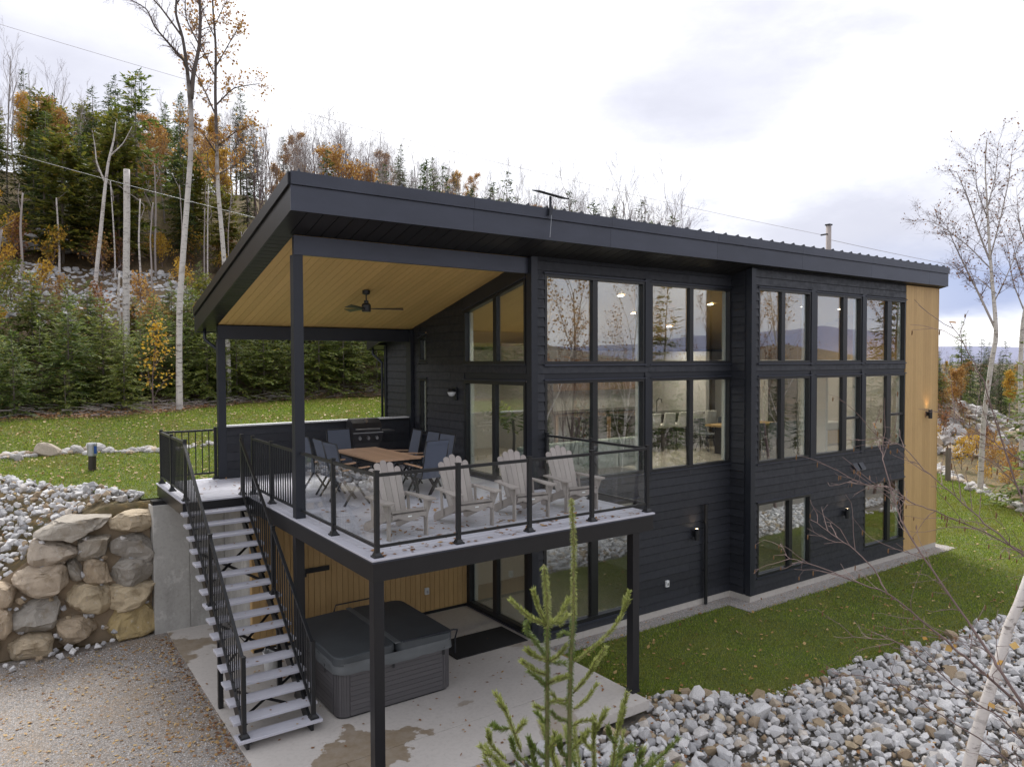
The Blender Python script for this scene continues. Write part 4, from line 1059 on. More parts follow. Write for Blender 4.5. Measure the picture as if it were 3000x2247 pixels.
# packed earth behind the boulders
mb = MB(); xs_ = np.linspace(-9, -1.31, 40); zs_ = np.linspace(-.1, 2.28, 16); XX, ZZ = np.meshgrid(xs_, zs_)
top = H(xs_, np.full(40, 7.85)); ZZ = np.minimum(ZZ, np.interp(XX, xs_, top)-.02)
YY = 7.52+.05*ZZ+.12*(vnoise(XX*2.2, ZZ*2.5, 4)-.5)+.07*(vnoise(XX*7, ZZ*7, 4)-.5)
idx = np.arange(640).reshape(16, 40)
mb.add(np.stack([XX.ravel(), YY.ravel(), ZZ.ravel()], 1), [np.stack([idx[:-1, :-1], idx[:-1, 1:], idx[1:, 1:], idx[1:, :-1]], -1).reshape(-1, 4)])
mb.box((-9, 7.62, -.1), (-1.31, 7.9, .9))
part('packed_earth', mb, M['dirt'], bwall, w=True, smooth=True, kind='stuff')

# ---------------------------------------------------------------- loose stones
def hull(seed, flat=.7):
    rg = rs(seed); bm = bmesh.new()
    P_ = rg.randn(15, 3); P_ /= np.linalg.norm(P_, axis=1)[:, None]; P_ *= (.75+.25*rg.rand(15))[:, None]; P_ *= np.array((1, .78, flat))
    for p in P_: bm.verts.new(p)
    r = bmesh.ops.convex_hull(bm, input=bm.verts)
    junk = [v for v in bm.verts if not v.link_faces]; bmesh.ops.delete(bm, geom=junk, context='VERTS')
    bmesh.ops.recalc_face_normals(bm, faces=bm.faces)
    bm.verts.index_update()
    V = np.array([v.co for v in bm.verts]); F = np.array([[v.index for v in f.verts] for f in bm.faces]); bm.free(); return V, F
HULLS = [hull(s) for s in range(100, 114)]
def hullmeshes(mat, smooth=False, verts=None):
    r = []
    for V, F in (verts or HULLS):
        me = MB().add(V, [F]).mesh('stone', smooth=smooth); me.materials.append(mat); r.append(me)
    return r
def rotm(rg, n):
    q = rg.randn(n, 4); q /= np.linalg.norm(q, axis=1)[:, None]; w, x, y, z = q.T
    return np.stack([np.stack([1-2*(y*y+z*z), 2*(x*y-z*w), 2*(x*z+y*w)], 1), np.stack([2*(x*y+z*w), 1-2*(x*x+z*z), 2*(y*z-x*w)], 1), np.stack([2*(x*z-y*w), 2*(y*z+x*w), 1-2*(x*x+y*y)], 1)], 1), q
def stones(parent, P_, S, mat, seed, nobj=300, name='stone', flat=True, visible=None):
    """the stones that show largest are objects of their own, the rest one joined mesh"""
    rg = rs(seed); n = len(P_); Rm, q = rotm(rg, n)
    if flat:      # keep them lying: small tilt only
        a = rg.rand(n)*6.283; tx, ty = rg.randn(n)*.35, rg.randn(n)*.35
        Rm = np.array([Matrix.Rotation(t1, 3, 'X') @ Matrix.Rotation(t2, 3, 'Y') @ Matrix.Rotation(t3, 3, 'Z') for t1, t2, t3 in zip(tx, ty, a)])
    d = np.linalg.norm(P_-CAM, axis=1); key = S/d
    if visible is not None: key = np.where(visible, key, 0)
    order = np.argsort(-key); hm = hullmeshes(mat)
    pw = np.array(worldof(parent))
    for i in order[:nobj]:
        o = bpy.data.objects.new(name, hm[rg.randint(len(hm))]); COL.objects.link(o); o.parent = parent
        o.matrix_local = Matrix.Translation(Vector(P_[i]-pw)) @ Matrix(Rm[i].tolist()).to_4x4() @ Matrix.Scale(float(S[i]), 4)
    rest = order[nobj:]
    if len(rest):
        mb = MB()
        for i in rest:
            V, F = HULLS[rg.randint(len(HULLS))]
            mb.add((V*S[i])@Rm[i].T+P_[i]-pw, [F])
        part('small_stones', mb, mat, parent, kind='stuff', fixn=False)
def infov(P_, mg=60):
    d = P_-CAM; z = d@np.array(_fw); u = 1500+2152.75*(d@np.array(_r2))/z; v = 1123.5-2152.75*(d@np.array(_u2))/z
    return (z > 0) & (u > -mg) & (u < 3000+mg) & (v > -mg) & (v < 2240+mg), u, v, z
def jitter(rg, x0, x1, y0, y1, s, j=.45):
    a = np.arange(x0, x1, s); b = np.arange(y0, y1, s); A, B = np.meshgrid(a, b); A = A+(np.arange(len(b)) % 2)[:, None]*s/2
    return A.ravel()+rg.randn(A.size)*s*j*.5, B.ravel()+rg.randn(A.size)*s*j*.5
# rock bank in the right foreground
rg = rs(11)
bank = thing('rock_bank', 'bank of grey and white quarry stones in the right foreground below the lawn', 'stones', (8, -3, float(H(8, -3))))
x1_, y1_ = jitter(rg, 1.0, 27, -8.5, .5, .135)
lim = yrock(x1_)
ok = (y1_ < lim+.05) & ~((x1_ < 4.62) & (y1_ > -.36)) & (y1_ > -8.4)
x1_, y1_ = x1_[ok], y1_[ok]
S_ = (.056+.075*rg.rand(len(x1_))**1.6)*(1+.6*(rg.rand(len(x1_)) > .93)+.35*(rg.rand(len(x1_)) > .75))
lift = .10*vnoise(x1_*.9, y1_*.9, 8)*sm(yrock(x1_)-y1_, 0, .6)+.06*rg.rand(len(x1_))
P1 = np.stack([x1_, y1_, H(x1_, y1_)+S_*.35+lift], 1)
vis, u_, v_, z_ = infov(P1); kp = vis | (rg.rand(len(vis)) < .9); P1, S_ = P1[kp], S_[kp]
vis, u_, v_, z_ = infov(P1)
stones(bank, P1, S_, M['riprap'], 21, 300, visible=vis)
# grit and small chips filling the gaps of the bank
xg, yg = jitter(rg, 1.0, 24, -8.4, .5, .075); okg = (yg < yrock(xg)+.10) & ~((xg < 4.60) & (yg > -.34)); xg, yg = xg[okg], yg[okg]; Sg = .018+.03*rg.rand(len(xg))**2
Pg = np.stack([xg, yg, H(xg, yg)+.02+.03*rg.rand(len(xg))], 1); kg = infov(Pg)[0]; Pg, Sg = Pg[kg], Sg[kg]
mb = MB(); V0, F0 = HULLS[3]
ag = rg.rand(len(Pg))*6.28; ca_, sa_ = np.cos(ag), np.sin(ag)
VV = np.stack([(V0[None, :, 0]*ca_[:, None]-V0[None, :, 1]*sa_[:, None]), (V0[None, :, 0]*sa_[:, None]+V0[None, :, 1]*ca_[:, None]), np.broadcast_to(V0[None, :, 2], (len(Pg), len(V0)))], 2)*Sg[:, None, None]+Pg[:, None, :]-np.array(worldof(bank))
mb.add(VV.reshape(-1, 3), [(np.arange(len(Pg))[:, None, None]*len(V0)+F0[None]).reshape(-1, 3)]); part('stone_chips', mb, M['riprap'], bank, kind='stuff', fixn=False)
# riprap above the boulder wall on the left
rg = rs(12)
rip = thing('riprap_slope', 'heap of grey riprap stones above the boulder wall at the left', 'stones', (-4, 9.5, float(H(-4, 9.5))))
x2, y2 = jitter(rg, -8, -1.3, 7.62, 14, .135)
ok = (y2 < yrip(x2)+.08) & (y2 > 7.72+.25*(x2 > -3.3)); x2, y2 = x2[ok], y2[ok]
S2 = .055+.095*rg.rand(len(x2))**1.7
P2 = np.stack([x2, y2, H(x2, y2)+S2*.4+.10*rg.rand(len(x2))+.14*sm(y2, 8, 9)*(1-sm(y2, yrip(x2)-.8, yrip(x2)))], 1); vis = infov(P2)[0]
stones(rip, P2, S2, M['riprap'], 22, 300, visible=vis)
# small stones packed at the boulders' feet
rg = rs(14); foot = [(-2.95, .08, 6.98), (-2.75, .10, 6.95), (-2.62, .07, 6.88), (-2.45, .06, 6.90), (-2.2, .06, 6.9), (-2.05, .07, 6.95), (-2.0, .20, 7.02), (-2.85, .22, 7.1), (-2.92, .30, 7.1), (-3.02, .06, 6.85), (-3.2, .05, 6.78), (-3.45, .05, 6.7), (-3.7, .06, 6.75), (-3.9, .07, 6.9), (-2.3, .05, 6.8), (-3.6, .05, 6.55), (-2.9, .05, 6.75), (-2.7, .05, 6.78), (-4.1, .06, 6.7)]
foot += [(-4.3+2.9*rg.rand(), .15+1.9*rg.rand(), 7.18) for _ in range(70)]
P3 = np.array([(a, c+.25, b) for a, b, c in foot]); stones(bwall, P3, .05+.06*rg.rand(len(P3)), M['riprap'], 23, 300)

# edging rows: rounded stones
def round_hull(seed):
    me = rock_mesh('stone', seed, (2, 1.55, 1.2), 2, 5, .05, .8, 1.0); V = np.array([v.co for v in me.vertices]); F = np.array([list(p.vertices) for p in me.polygons]); bpy.data.meshes.remove(me); return V, F
RH_ = [round_hull(s) for s in range(300, 307)]
_keep = HULLS; HULLS = RH_
def edging(name, label, pts, w, seed, s0, s1, n, extra=()):
    rg = rs(seed); pts = np.array(pts, float); seg = np.linalg.norm(np.diff(pts, axis=0), axis=1); cum = np.r_[0, np.cumsum(seg)]
    t = rg.rand(n)*cum[-1]; x = np.interp(t, cum, pts[:, 0])+rg.randn(n)*w*.5; y = np.interp(t, cum, pts[:, 1])+rg.randn(n)*w*.5
    S = s0+(s1-s0)*rg.rand(n)**1.6
    for (ex, ey, es) in extra: x = np.r_[x, ex]; y = np.r_[y, ey]; S = np.r_[S, es]
    P_ = np.stack([x, y, H(x, y)+S*.25+.03], 1)
    t = thing(name, label, 'stones', (float(pts[len(pts)//2][0]), float(pts[len(pts)//2][1]), float(H(*pts[len(pts)//2]))))
    stones(t, P_, S, M['edging'], seed, 300, visible=infov(P_)[0]); return t
edging('stone_edging', 'row of pale rounded stones curving across the upper lawn past the bollard', [(-9, 14.6), (-5, 15.0), (-3.7, 15.5), (-2.2, 15.9), (-.6, 15.3), (.3, 15.1), (1.9, 15.7), (5, 16.4), (9, 16.8)], .26, 31, .07, .16, 330, [(-2.6, 15.7, .36), (-1.9, 15.75, .24), (-1.45, 15.8, .27), (-1.15, 15.5, .17), (-3.3, 15.2, .18)])
edging('stone_edging', 'row of white stones along the far right edge of the lawn', [(21, -3.2), (24.4, 0), (27.2, 2.9), (31, 6.3), (34.4, 9.4), (37, 12)], .35, 32, .09, .2, 260)
HULLS = _keep
# broken rock of the embankment and the hillside scree
rg = rs(15)
emb = thing('rock_embankment', 'pile of blasted pale rock beyond the right end of the house', 'stones', (40, 13, float(H(40, 13))))
x4, y4 = jitter(rg, 33, 55, 8.5, 24, .5); ok = (H(x4, y4) > .25) & (x4-xeast(y4) > .8); x4, y4 = x4[ok], y4[ok]; S4 = .16+.42*rg.rand(len(x4))**2.6
P4 = np.stack([x4, y4, H(x4, y4)+S4*.25], 1); stones(emb, P4, S4, M['edging'], 33, 300, visible=infov(P4)[0])
scree = thing('hillside_scree', 'patch of grey broken rock on the slope between young firs and tall forest', 'stones', (2.5, 35, float(H(2.5, 35))))
x5, y5 = jitter(rg, -5, 14, 31, 39.5, .28); ok = (vnoise(x5*.35, y5*.45, 12) > .30) & (y5 < 38.7-.12*x5+.8*vnoise(x5, 2, 3)); x5, y5 = x5[ok], y5[ok]; S5 = .11+.24*rg.rand(len(x5))**2
P5 = np.stack([x5, y5, H(x5, y5)+S5*.25], 1); stones(scree, P5, S5, M['ledge'], 34, 300, visible=infov(P5)[0])
lg = thing('rock_ledge', 'mossy layered rock ledge among the trees high on the left slope', 'rock', (-1.0, 41, float(H(-1, 41))))
for i, (a, b, c, w1, h1) in enumerate(((-1.2, 0, .3, 1.6, .5), (.2, .2, .35, 1.5, .55), (-.6, .3, .85, 1.9, .45), (.8, .3, .75, 1.2, .4), (-.2, .5, 1.25, 1.3, .4), (1.5, .1, .2, 1.2, .5), (-2.4, .2, .5, 1.4, .6))):
    o = bpy.data.objects.new('rock', rock_mesh('rock', 500+i, (w1, 1.1, h1), 3, 12, .04, .6, .9, M['ledge'])); COL.objects.link(o); o.parent = lg; o.location = (a, b, c); o.rotation_euler = (0, R(8), 0)

# ================================================================ PATIO AND DECK THINGS
def rrect(x0, y0, x1, y1, r, k=5):
    P_ = []
    for cx_, cy_, a0 in ((x1-r, y0+r, -90), (x1-r, y1-r, 0), (x0+r, y1-r, 90), (x0+r, y0+r, 180)):
        for i in range(k+1): a = R(a0+90*i/k); P_.append((cx_+r*math.cos(a), cy_+r*math.sin(a)))
    return P_
M['tubpanel'] = simple('grey_slatted_tub_panel', (.085, .080, .083), .6, 0, 3, .2, .25, 30, (.3, .3, 3)).m
M['vinyl'] = simple('dark_grey_vinyl_cover', (.062, .070, .076), .55, 0, 2.5, .35, .25, 14).m
M['vinyl_light'] = simple('worn_grey_vinyl', (.12, .13, .135), .5, 0, 2.5, .3, .3, 14).m
tub = thing('hot_tub', 'square grey hot tub with folded dark vinyl cover under the deck', 'hot tub', (1.25, 2.85, 0))
def tp(n, mb, mat, **k): return part(n, mb, M[mat], tub, w=True, **k)
tp('cabinet', MB().prism(rrect(.29, 1.88, 2.21, 3.80, .16), .03, .70, 'z'), 'tubpanel'); tp('base', MB().prism(rrect(.31, 1.90, 2.19, 3.78, .14), .001, .03, 'z'), 'black')
for i in range(6): a = i*18-180+0
for (xa, ya, ca, cb) in ((.29+.16, 1.88+.16, 180, 270), (2.21-.16, 1.88+.16, 270, 360)):
    for i in range(7):
        a0 = R(ca+(cb-ca)*i/7+1.2); a1 = R(ca+(cb-ca)*(i+1)/7-1.2); r1, r2 = .161, .170
        tp('corner_slat', MB().hexa([(xa+r1*math.cos(a0),ya+r1*math.sin(a0),.035),(xa+r2*math.cos(a0),ya+r2*math.sin(a0),.035),(xa+r2*math.cos(a1),ya+r2*math.sin(a1),.035),(xa+r1*math.cos(a1),ya+r1*math.sin(a1),.035),
          (xa+r1*math.cos(a0),ya+r1*math.sin(a0),.695),(xa+r2*math.cos(a0),ya+r2*math.sin(a0),.695),(xa+r2*math.cos(a1),ya+r2*math.sin(a1),.695),(xa+r1*math.cos(a1),ya+r1*math.sin(a1),.695)]), 'tubpanel')
for i in range(9):
    z = .04+i*.073
    tp('panel_slat', MB().box((.47, 1.868, z), (2.03, 1.879, z+.068)), 'tubpanel'); tp('panel_slat', MB().box((.278, 2.06, z), (.289, 3.62, z+.068)), 'tubpanel')
tp('shell_rim', MB().prism(rrect(.27, 1.86, 2.23, 3.82, .17), .70, .74, 'z'), 'black')
def wavy(poly, z0, z1, seed):      # skirt of the cover with soft creases
    mb = MB(); rg = rs(seed); pts = []
    n = len(poly)
    for i in range(n):
        p, q = np.array(poly[i]), np.array(poly[(i+1) % n]); L = np.linalg.norm(q-p); k = max(1, int(L/.05))
        for j in range(k): pts.append(p+(q-p)*j/k)
    pts = np.array(pts); c = pts.mean(0); m_ = len(pts); rows = []
    for r_, zz in enumerate(np.linspace(z1, z0, 6)):
        off = .006+.022*(vnoise(np.arange(m_)*.22, np.full(m_, r_*.8), seed)-.3)*(r_ > 0)
        d = (pts-c); d /= np.linalg.norm(d, axis=1)[:, None]
        w_z = zz+(r_ == 5)*.03*(vnoise(np.arange(m_)*.3, np.zeros(m_), seed+1)-.5)
        rows.append(np.stack([pts[:, 0]+d[:, 0]*off, pts[:, 1]+d[:, 1]*off, np.zeros(m_)+w_z], 1))
    i = np.arange(m_); j = (i+1) % m_
    mb.add(np.concatenate(rows), [np.concatenate([np.stack([q*m_+i, q*m_+j, (q+1)*m_+j, (q+1)*m_+i], 1) for q in range(5)])]); return mb
tp('cover_skirt', wavy(rrect(.255, 1.845, 2.245, 3.835, .18), .675, .84, 3), 'vinyl_light', smooth=True)
def cover(x0, x1):
    mb = MB(); poly = rrect(x0, 1.85, x1, 3.83, .16 if True else 0); n = len(poly); cxm = 1.25
    top = [(p, q, .955-.035*abs(p-cxm)) for p, q in poly]; bot = [(p, q, .80) for p, q in poly]
    ins = [((p-(x0+x1)/2)*.97+(x0+x1)/2, (q-2.84)*.97+2.84, z+.012) for p, q, z in top]
    i = np.arange(n); j = (i+1) % n
    return mb.add(bot+top+ins, [np.stack([i, j, j+n, i+n], 1), np.stack([i+n, j+n, j+2*n, i+2*n], 1), (i+2*n), i[::-1].copy()])
tp('cover_half', cover(.25, 1.236), 'vinyl', smooth=False, bevel=.012); tp('cover_half', cover(1.248, 2.25), 'vinyl', bevel=.012)
tp('cover_hinge', MB().box((1.20, 1.86, .958), (1.29, 3.82, .972)), 'vinyl_light')
tp('cover_strap', MB().box((1.14, 1.842, .60), (1.18, 1.848, .80)), 'black'); tp('cover_strap', MB().box((2.02, 1.842, .60), (2.06, 1.848, .80)), 'black'); tp('cover_strap', MB().box((.243, 2.3, .60), (.249, 2.34, .80)), 'black')
tp('lifter_bar', MB().tube([(1.30, 1.80, .985), (2.2, 1.80, .985), (2.28, 1.82, .96), (2.285, 1.9, .8), (2.285, 1.9, .55)], .013, 8), 'trim', smooth=True)
tp('lifter_bar', MB().tube([(1.0, 3.86, .93), (1.05, 3.90, 1.03), (1.9, 3.90, 1.03), (1.95, 3.86, .93)], .013, 8), 'black', smooth=True)
solo('door_mat', MB().box((2.85, 2.80, .001), (4.40, 3.68, .018)), simple('black_rubber_mat', (.012, .012, .013), .9, 0, 20, .4, .6, 150).m, 'large black rubber mat on the patio before the sliding door', 'mat')
t = thing('bucket', 'white plastic bucket standing behind the stairs against the honey wall', 'bucket', (.02, 4.2, 0))
part('body', MB().lathe([(.0, 0), (.12, 0), (.145, .34), (.152, .36), (.14, .36), (.118, .02), (0, .02)], (0, 0, .002), 20), M['white_vinyl'], t, smooth=True)
part('handle', MB().tube([(-.14, 0, .33), (-.12, -.06, .48), (0, -.09, .55), (.12, -.06, .48), (.14, 0, .33)], .006, 6), M['white_vinyl'], t)
# blanket strap fixed to the honey wall
solo('door_hinge_bar', MB().box((.95, 5.15, 1.30), (1.42, 5.19, 1.39)).box((.90, 5.14, 1.24), (.97, 5.19, 1.34)), M['black'], 'black bar mounted on the honey wall beside the deck post', 'bar')
def outlet(x, y, z, ax, label):
    t = thing('outlet_cover', label, 'outlet cover', (x, y, z))
    s = .045
    if ax == 'y': part('cover', MB().box((-s, -.055, -.07), (s, -.002, .07)), M['white_vinyl'], t, bevel=.008); part('socket', MB().box((-.022, -.062, -.035), (.022, -.056, .02)), M['galv'], t)
    else: part('cover', MB().box((-.055, -s, -.07), (-.002, s, .07)), M['white_vinyl'], t, bevel=.008); part('socket', MB().box((-.062, -.022, -.035), (-.056, .022, .02)), M['galv'], t)
outlet(3.53, 5.195, .50, 'y', 'small grey outlet cover on the honey boards under the deck')
outlet(XW-.02, 5.83, 3.36, 'x', 'small grey outlet cover low on the dark wall by the sliding door')
outlet(8.17, YF-.02, .42, 'y', 'small outlet cover on the dark wall right of the basement glass')
# ---- wall lights
def sconce(x, y, z, label, ax='y'):
    t = thing('wall_light', label, 'wall light', (x, y, z), 0 if ax == 'y' else -math.pi/2)
    mb = MB(); mb.lathe([(.0, -.13), (.05, -.13), (.052, -.128), (.052, .128), (.045, .13), (.045, .10), (0, .10)], (0, -.11, 0), 16); part('shade', mb, M['black'] if ax == 'y' else M['black'], t, smooth=False)
    part('mount', MB().box((-.05, -.06, -.06), (.05, -.002, .06)), M['black'], t)
    part('lens', MB().lathe([(0, .118), (.04, .116), (.044, .108)], (0, -.11, 0), 14), M['lit'], t)
    for dz in (.16, ):
        ld = bpy.data.lights.new('wall_lamp', 'SPOT'); ld.energy = 1.6; ld.color = (1, .62, .30); ld.spot_size = R(100); ld.spot_blend = .8; ld.shadow_soft_size = .03
        lo = bpy.data.objects.new('wall_lamp', ld); COL.objects.link(lo); lo.parent = t; lo.location = (0, -.11, .135); lo.rotation_euler = (math.pi, 0, 0)
sconce(9.03, YF-.02, 1.40, 'lit black cylinder wall light beside the tall pipe'); sconce(14.10, YB-.02, 1.35, 'lit black cylinder wall light between the two basement windows of the bay'); sconce(18.36, YB-.022, 3.72, 'black cylinder wall light on the honey end panel')
t = thing('wall_light', 'round black bulkhead lamp with white dome left of the sliding door', 'wall light', (XW-.02, 5.60, 4.62))
part('base', MB().box((-.05, -.06, -.18), (-.002, .06, .10)), M['black'], t, bevel=.01)
part('globe', MB().lathe([(0, -.11), (.06, -.09), (.09, -.03), (.095, .0), (0, .0)], (-.12, 0, 0), 18), M['white_vinyl'], t, smooth=True); part('hood', MB().lathe([(.098, -.005), (.1, .02), (.06, .06), (0, .07)], (-.12, 0, 0), 18), M['black'], t)
solo('standpipe', MB().tube([(9.37, YF-.10, -.24), (9.37, YF-.10, 1.98)], .04, 12).tube([(9.37, YF-.10, 1.98), (9.37, YF-.10, 2.03)], .047, 12).box((9.345, YF-.09, .5), (9.395, YF-.0, .53)).box((9.345, YF-.09, 1.6), (9.395, YF-.0, 1.63)), M['black'], 'tall thin black vent pipe standing against the facade', 'pipe')
t = thing('wall_vent', 'pair of dark hooded vents high on the bay wall above the basement windows', 'vent', (14.74, YB-.02, 2.50))
for dx in (-.14, .14): part('hood', MB().prism([(0, -.08), (-.12, -.08), (0, .10)], dx-.10, dx+.10, 'x'), M['trim'], t); part('damper', MB().box((dx-.085, -.105, -.092), (dx+.085, -.01, -.082)), M['galv'], t)

# ---- Adirondack chairs
M['weathered'] = simple('weathered_grey_wood', (.33, .295, .272), .85, 0, 4, .22, .5, 40, (1, 1, .3), ov=.14).m
def mk_adir():
    t = thing('adirondack_chair', '', 'chair', (0, 0, 0), 0, 'weathered Adirondack chairs along the glass railing')
    def q(n, mb, **k): return part(n, mb, M['weathered'], t, **k)
    # local: faces -Y; front legs at y=-.30
    for sx in (-1, 1):
        q('front_leg', MB().prism([(-.33, 0), (-.24, 0), (-.235, .30), (-.22, .52), (-.40, .52), (-.36, .44), (-.345, .36)] if False else [(-.335, 0), (-.245, 0), (-.245, .52), (-.335, .52)], sx*.30-.012, sx*.30+.012, 'x'))
        q('arm_bracket', MB().prism([(-.30, .52), (-.28, .52), (-.28, .26), (-.285, .26), (-.30, .30)], 0, 0.001, 'x') if False else MB().add([(sx*.312,-.32,.515),(sx*.312,-.26,.515),(sx*.312,-.28,.22),(sx*.312,-.30,.22),(sx*.40,-.32,.515),(sx*.40,-.26,.515),(sx*.375,-.29,.40),(sx*.345,-.29,.33)], [[[0,1,2,3],[0,4,5,1],[4,7,6,5]],[[0,3,7],[1,6,2],[3,2,7],[2,6,7],[0,7,4],[1,5,6]]]))
        q('arm', MB().prism([(-.43, .0), (-.42, .05), (-.38, .085), (-.30, .09), (.0, .055), (.30, .03), (.38, .02), (.38, -.03), (-.38, -.07), (-.42, -.05)], .520, .545, 'z') if False else
          MB().add(np.array([(sx*(.33+b), a, z) for z in (.522, .547) for a, b in ((-.44, -.02), (-.43, .05), (-.38, .09), (-.26, .085), (.0, .05), (.36, .02), (.36, -.05), (.0, -.055), (-.38, -.075), (-.43, -.06))]),
             [np.array([[i, (i+1) % 10, (i+1) % 10+10, i+10] for i in range(10)]), np.arange(10)[::-1].copy(), np.arange(10)+10]))
        # long side rail from the seat front down to the ground at the back
        q('side_rail', MB().prism([(-.34, .31), (-.30, .385), (-.16, .372), (.12, .265), (.50, .125), (.56, .06), (.55, .0), (.46, .0), (.10, .145), (-.20, .265), (-.33, .27)], sx*.268-.012, sx*.268+.012, 'x'))
        q('back_leg', MB().beam((sx*.30, .24, .52), (sx*.30, .20, .12), .02, .06))
    for i in range(6):
        y0 = -.345+i*.082; z0 = .388-max(0, i-1)*.034
        q('seat_slat', MB().hexa([(-.27,y0,z0),(.27,y0,z0),(.27,y0+.074,z0-.026),(-.27,y0+.074,z0-.026),(-.27,y0,z0+.022),(.27,y0,z0+.022),(.27,y0+.074,z0-.004),(-.27,y0+.074,z0-.004)]))
    q('apron', MB().prism([(-.27, .36), (-.27, .29), (-.18, .31), (-.08, .27), (0, .255), (.08, .27), (.18, .31), (.27, .29), (.27, .36)], -.358, -.336, 'y'))
    hs = [.83, .925, .985, .985, .925, .83]
    hs = [.80, .90, .965, 1.0, .965, .90, .80][:7]
    n = 5; hs = [.87, .95, .99, .95, .87]
    for i in range(n):
        xb0 = -.215+i*.086; wb = .080; f = (i-2)*.030; wt = .103; xt = (i-2)*.1065
        L = hs[i]; a = R(24)
        def pt(x, l, th): return (x, .085+l*math.sin(a)+th*math.cos(a), .17+l*math.cos(a)-th*math.sin(a))
        cb, ct = xb0+wb/2, xt
        P_ = [(cb-wb/2, 0), (cb+wb/2, 0), (ct+wt/2, L*.93-.022), (ct+wt*.44, L*.93), (ct+wt*.27, L*.93+.018), (ct, L*.93+.026), (ct-wt*.27, L*.93+.018), (ct-wt*.44, L*.93), (ct-wt/2, L*.93-.022)]
        k = len(P_); V = [pt(x, l, 0) for x, l in P_]+[pt(x, l, .02) for x, l in P_]
        q('back_slat', MB().add(V, [np.array([[j, (j+1) % k, (j+1) % k+k, j+k] for j in range(k)]), np.arange(k)[::-1].copy(), np.arange(k)+k]))
    q('back_brace', MB().box((-.30, .27, .50), (.30, .31, .56))); q('back_brace', MB().box((-.24, .41, .74), (.24, .44, .80)))
    part('maker_plate', MB().box((-.03, -.3605, .315), (.03, -.3585, .335)), M['white_vinyl'], t)
    return t
ad = mk_adir()
for i, (px, rz, n) in enumerate(((.88, 2, 'weathered grey Adirondack chair at the left deck corner, nearest the corner post'), (2.0, -3, 'weathered grey Adirondack chair second from the left behind the glass railing'), (3.06, -9, 'weathered grey Adirondack chair third from the left behind the glass railing'), (4.06, -6, 'weathered grey Adirondack chair at the right end nearest the house corner'))):
    s_ = ad if i == 0 else dup(ad, (0, 0, 0)); s_.location = (px, 1.08, ZD); s_.rotation_euler = (0, 0, R(rz)); s_['label'] = n; s_.scale = (.97, .97, .97)

# ---- patio dining set
M['sling'] = simple('slate_blue_sling_fabric', (.085, .10, .135), .7, 0, 6, .15, .3, 220).m
M['teak'] = simple('warm_teak_slats', (.46, .29, .18), .6, 0, 5, .22, .3, 40, (.2, 1, 1)).m
tb = thing('patio_table', 'rectangular outdoor dining table with warm slatted wood top', 'table', (2.03, 4.33, ZD))
for i in range(8):
    part('table_slat', MB().box((-.44+i*.11, -.98, .705), (-.335+i*.11, .98, .735)), M['teak'], tb)
part('frame', MB().box((-.42, -.95, .66), (.42, -.90, .704)).box((-.42, .90, .66), (.42, .95, .704)).box((-.42, -.9, .66), (-.37, .9, .704)).box((.37, -.9, .66), (.42, .9, .704)), M['black'], tb)
for sx in (-1, 1):
    for sy in (-1, 1): part('leg', MB().beam((sx*.36, sy*.86, .66), (sx*.40, sy*.9, 0), .05, .05), M['black'], tb)
def mk_patio_chair():
    t = thing('patio_chair', '', 'chair', (0, 0, 0), 0, 'slate sling patio chairs round the table')
    def bt(pts, w, mat, n, x): part(n, MB().tube([(x, a, b) for a, b in pts], w, 6), M[mat], t, smooth=True)
    for sx in (-1, 1):
        bt([(.22, .42), (-.20, .40), (-.34, 1.06)], .014, 'black', 'side_frame', sx*.25)
        part('armrest', MB().hexa([(sx*.27-.022,.26,.63),(sx*.27+.022,.26,.63),(sx*.27+.022,-.24,.60),(sx*.27-.022,-.24,.60),(sx*.27-.022,.26,.65),(sx*.27+.022,.26,.65),(sx*.27+.022,-.24,.62),(sx*.27-.022,-.24,.62)]), M['teak'], t)
        part('leg', MB().beam((sx*.27, .20, .63), (sx*.27, -.22, 0), .02, .032), M['black'], t); part('leg', MB().beam((sx*.275, -.16, .60), (sx*.275, .26, 0), .02, .032), M['black'], t)
    part('sling', MB().add([(x, y, z) for x in (-.24, 0, .24) for y, z in ((.24, .425-.0), (.0, .395), (-.19, .40), (-.235, .60), (-.285, .82), (-.34, 1.05), (-.36, 1.06), (-.345, 1.0))], [np.array([[i*8+j, i*8+j+1, (i+1)*8+j+1, (i+1)*8+j] for i in range(2) for j in range(7)])]), M['sling'], t, fixn=False)
    o = t.children[-1]; s = o.modifiers.new('solid', 'SOLIDIFY'); s.thickness = .008
    part('cross_bar', MB().beam((-.25, -.342, 1.055), (.25, -.342, 1.055), .02, .02), M['black'], t); part('cross_bar', MB().beam((-.25, .22, .41), (.25, .22, .41), .02, .02), M['black'], t)
    return t
pc = mk_patio_chair()
for i, (px, py, rz, n) in enumerate(((1.22, 5.05, -84, 'slate sling patio chair left of the table at its far end'), (1.25, 4.30, -92, 'slate sling patio chair at the middle of the left table side'), (1.22, 3.68, -86, 'slate sling patio chair left of the table at its near end'), (2.0, 5.75, 180, 'tall slate sling patio chair at the table head before the grill'),
        (2.95, 5.10, 84, 'slate sling patio chair right of the table at its far end'), (3.0, 4.45, 92, 'slate sling patio chair at the middle of the right table side'), (2.98, 3.85, 96, 'slate sling patio chair at the right of the table by the sliding door'), (2.48, 3.22, 10, 'slate sling patio chair with its back to the Adirondack chairs'))):
    s_ = pc if i == 0 else dup(pc, (0, 0, 0)); s_.location = (px, py, ZD); s_.rotation_euler = (0, 0, R(rz)); s_['label'] = n
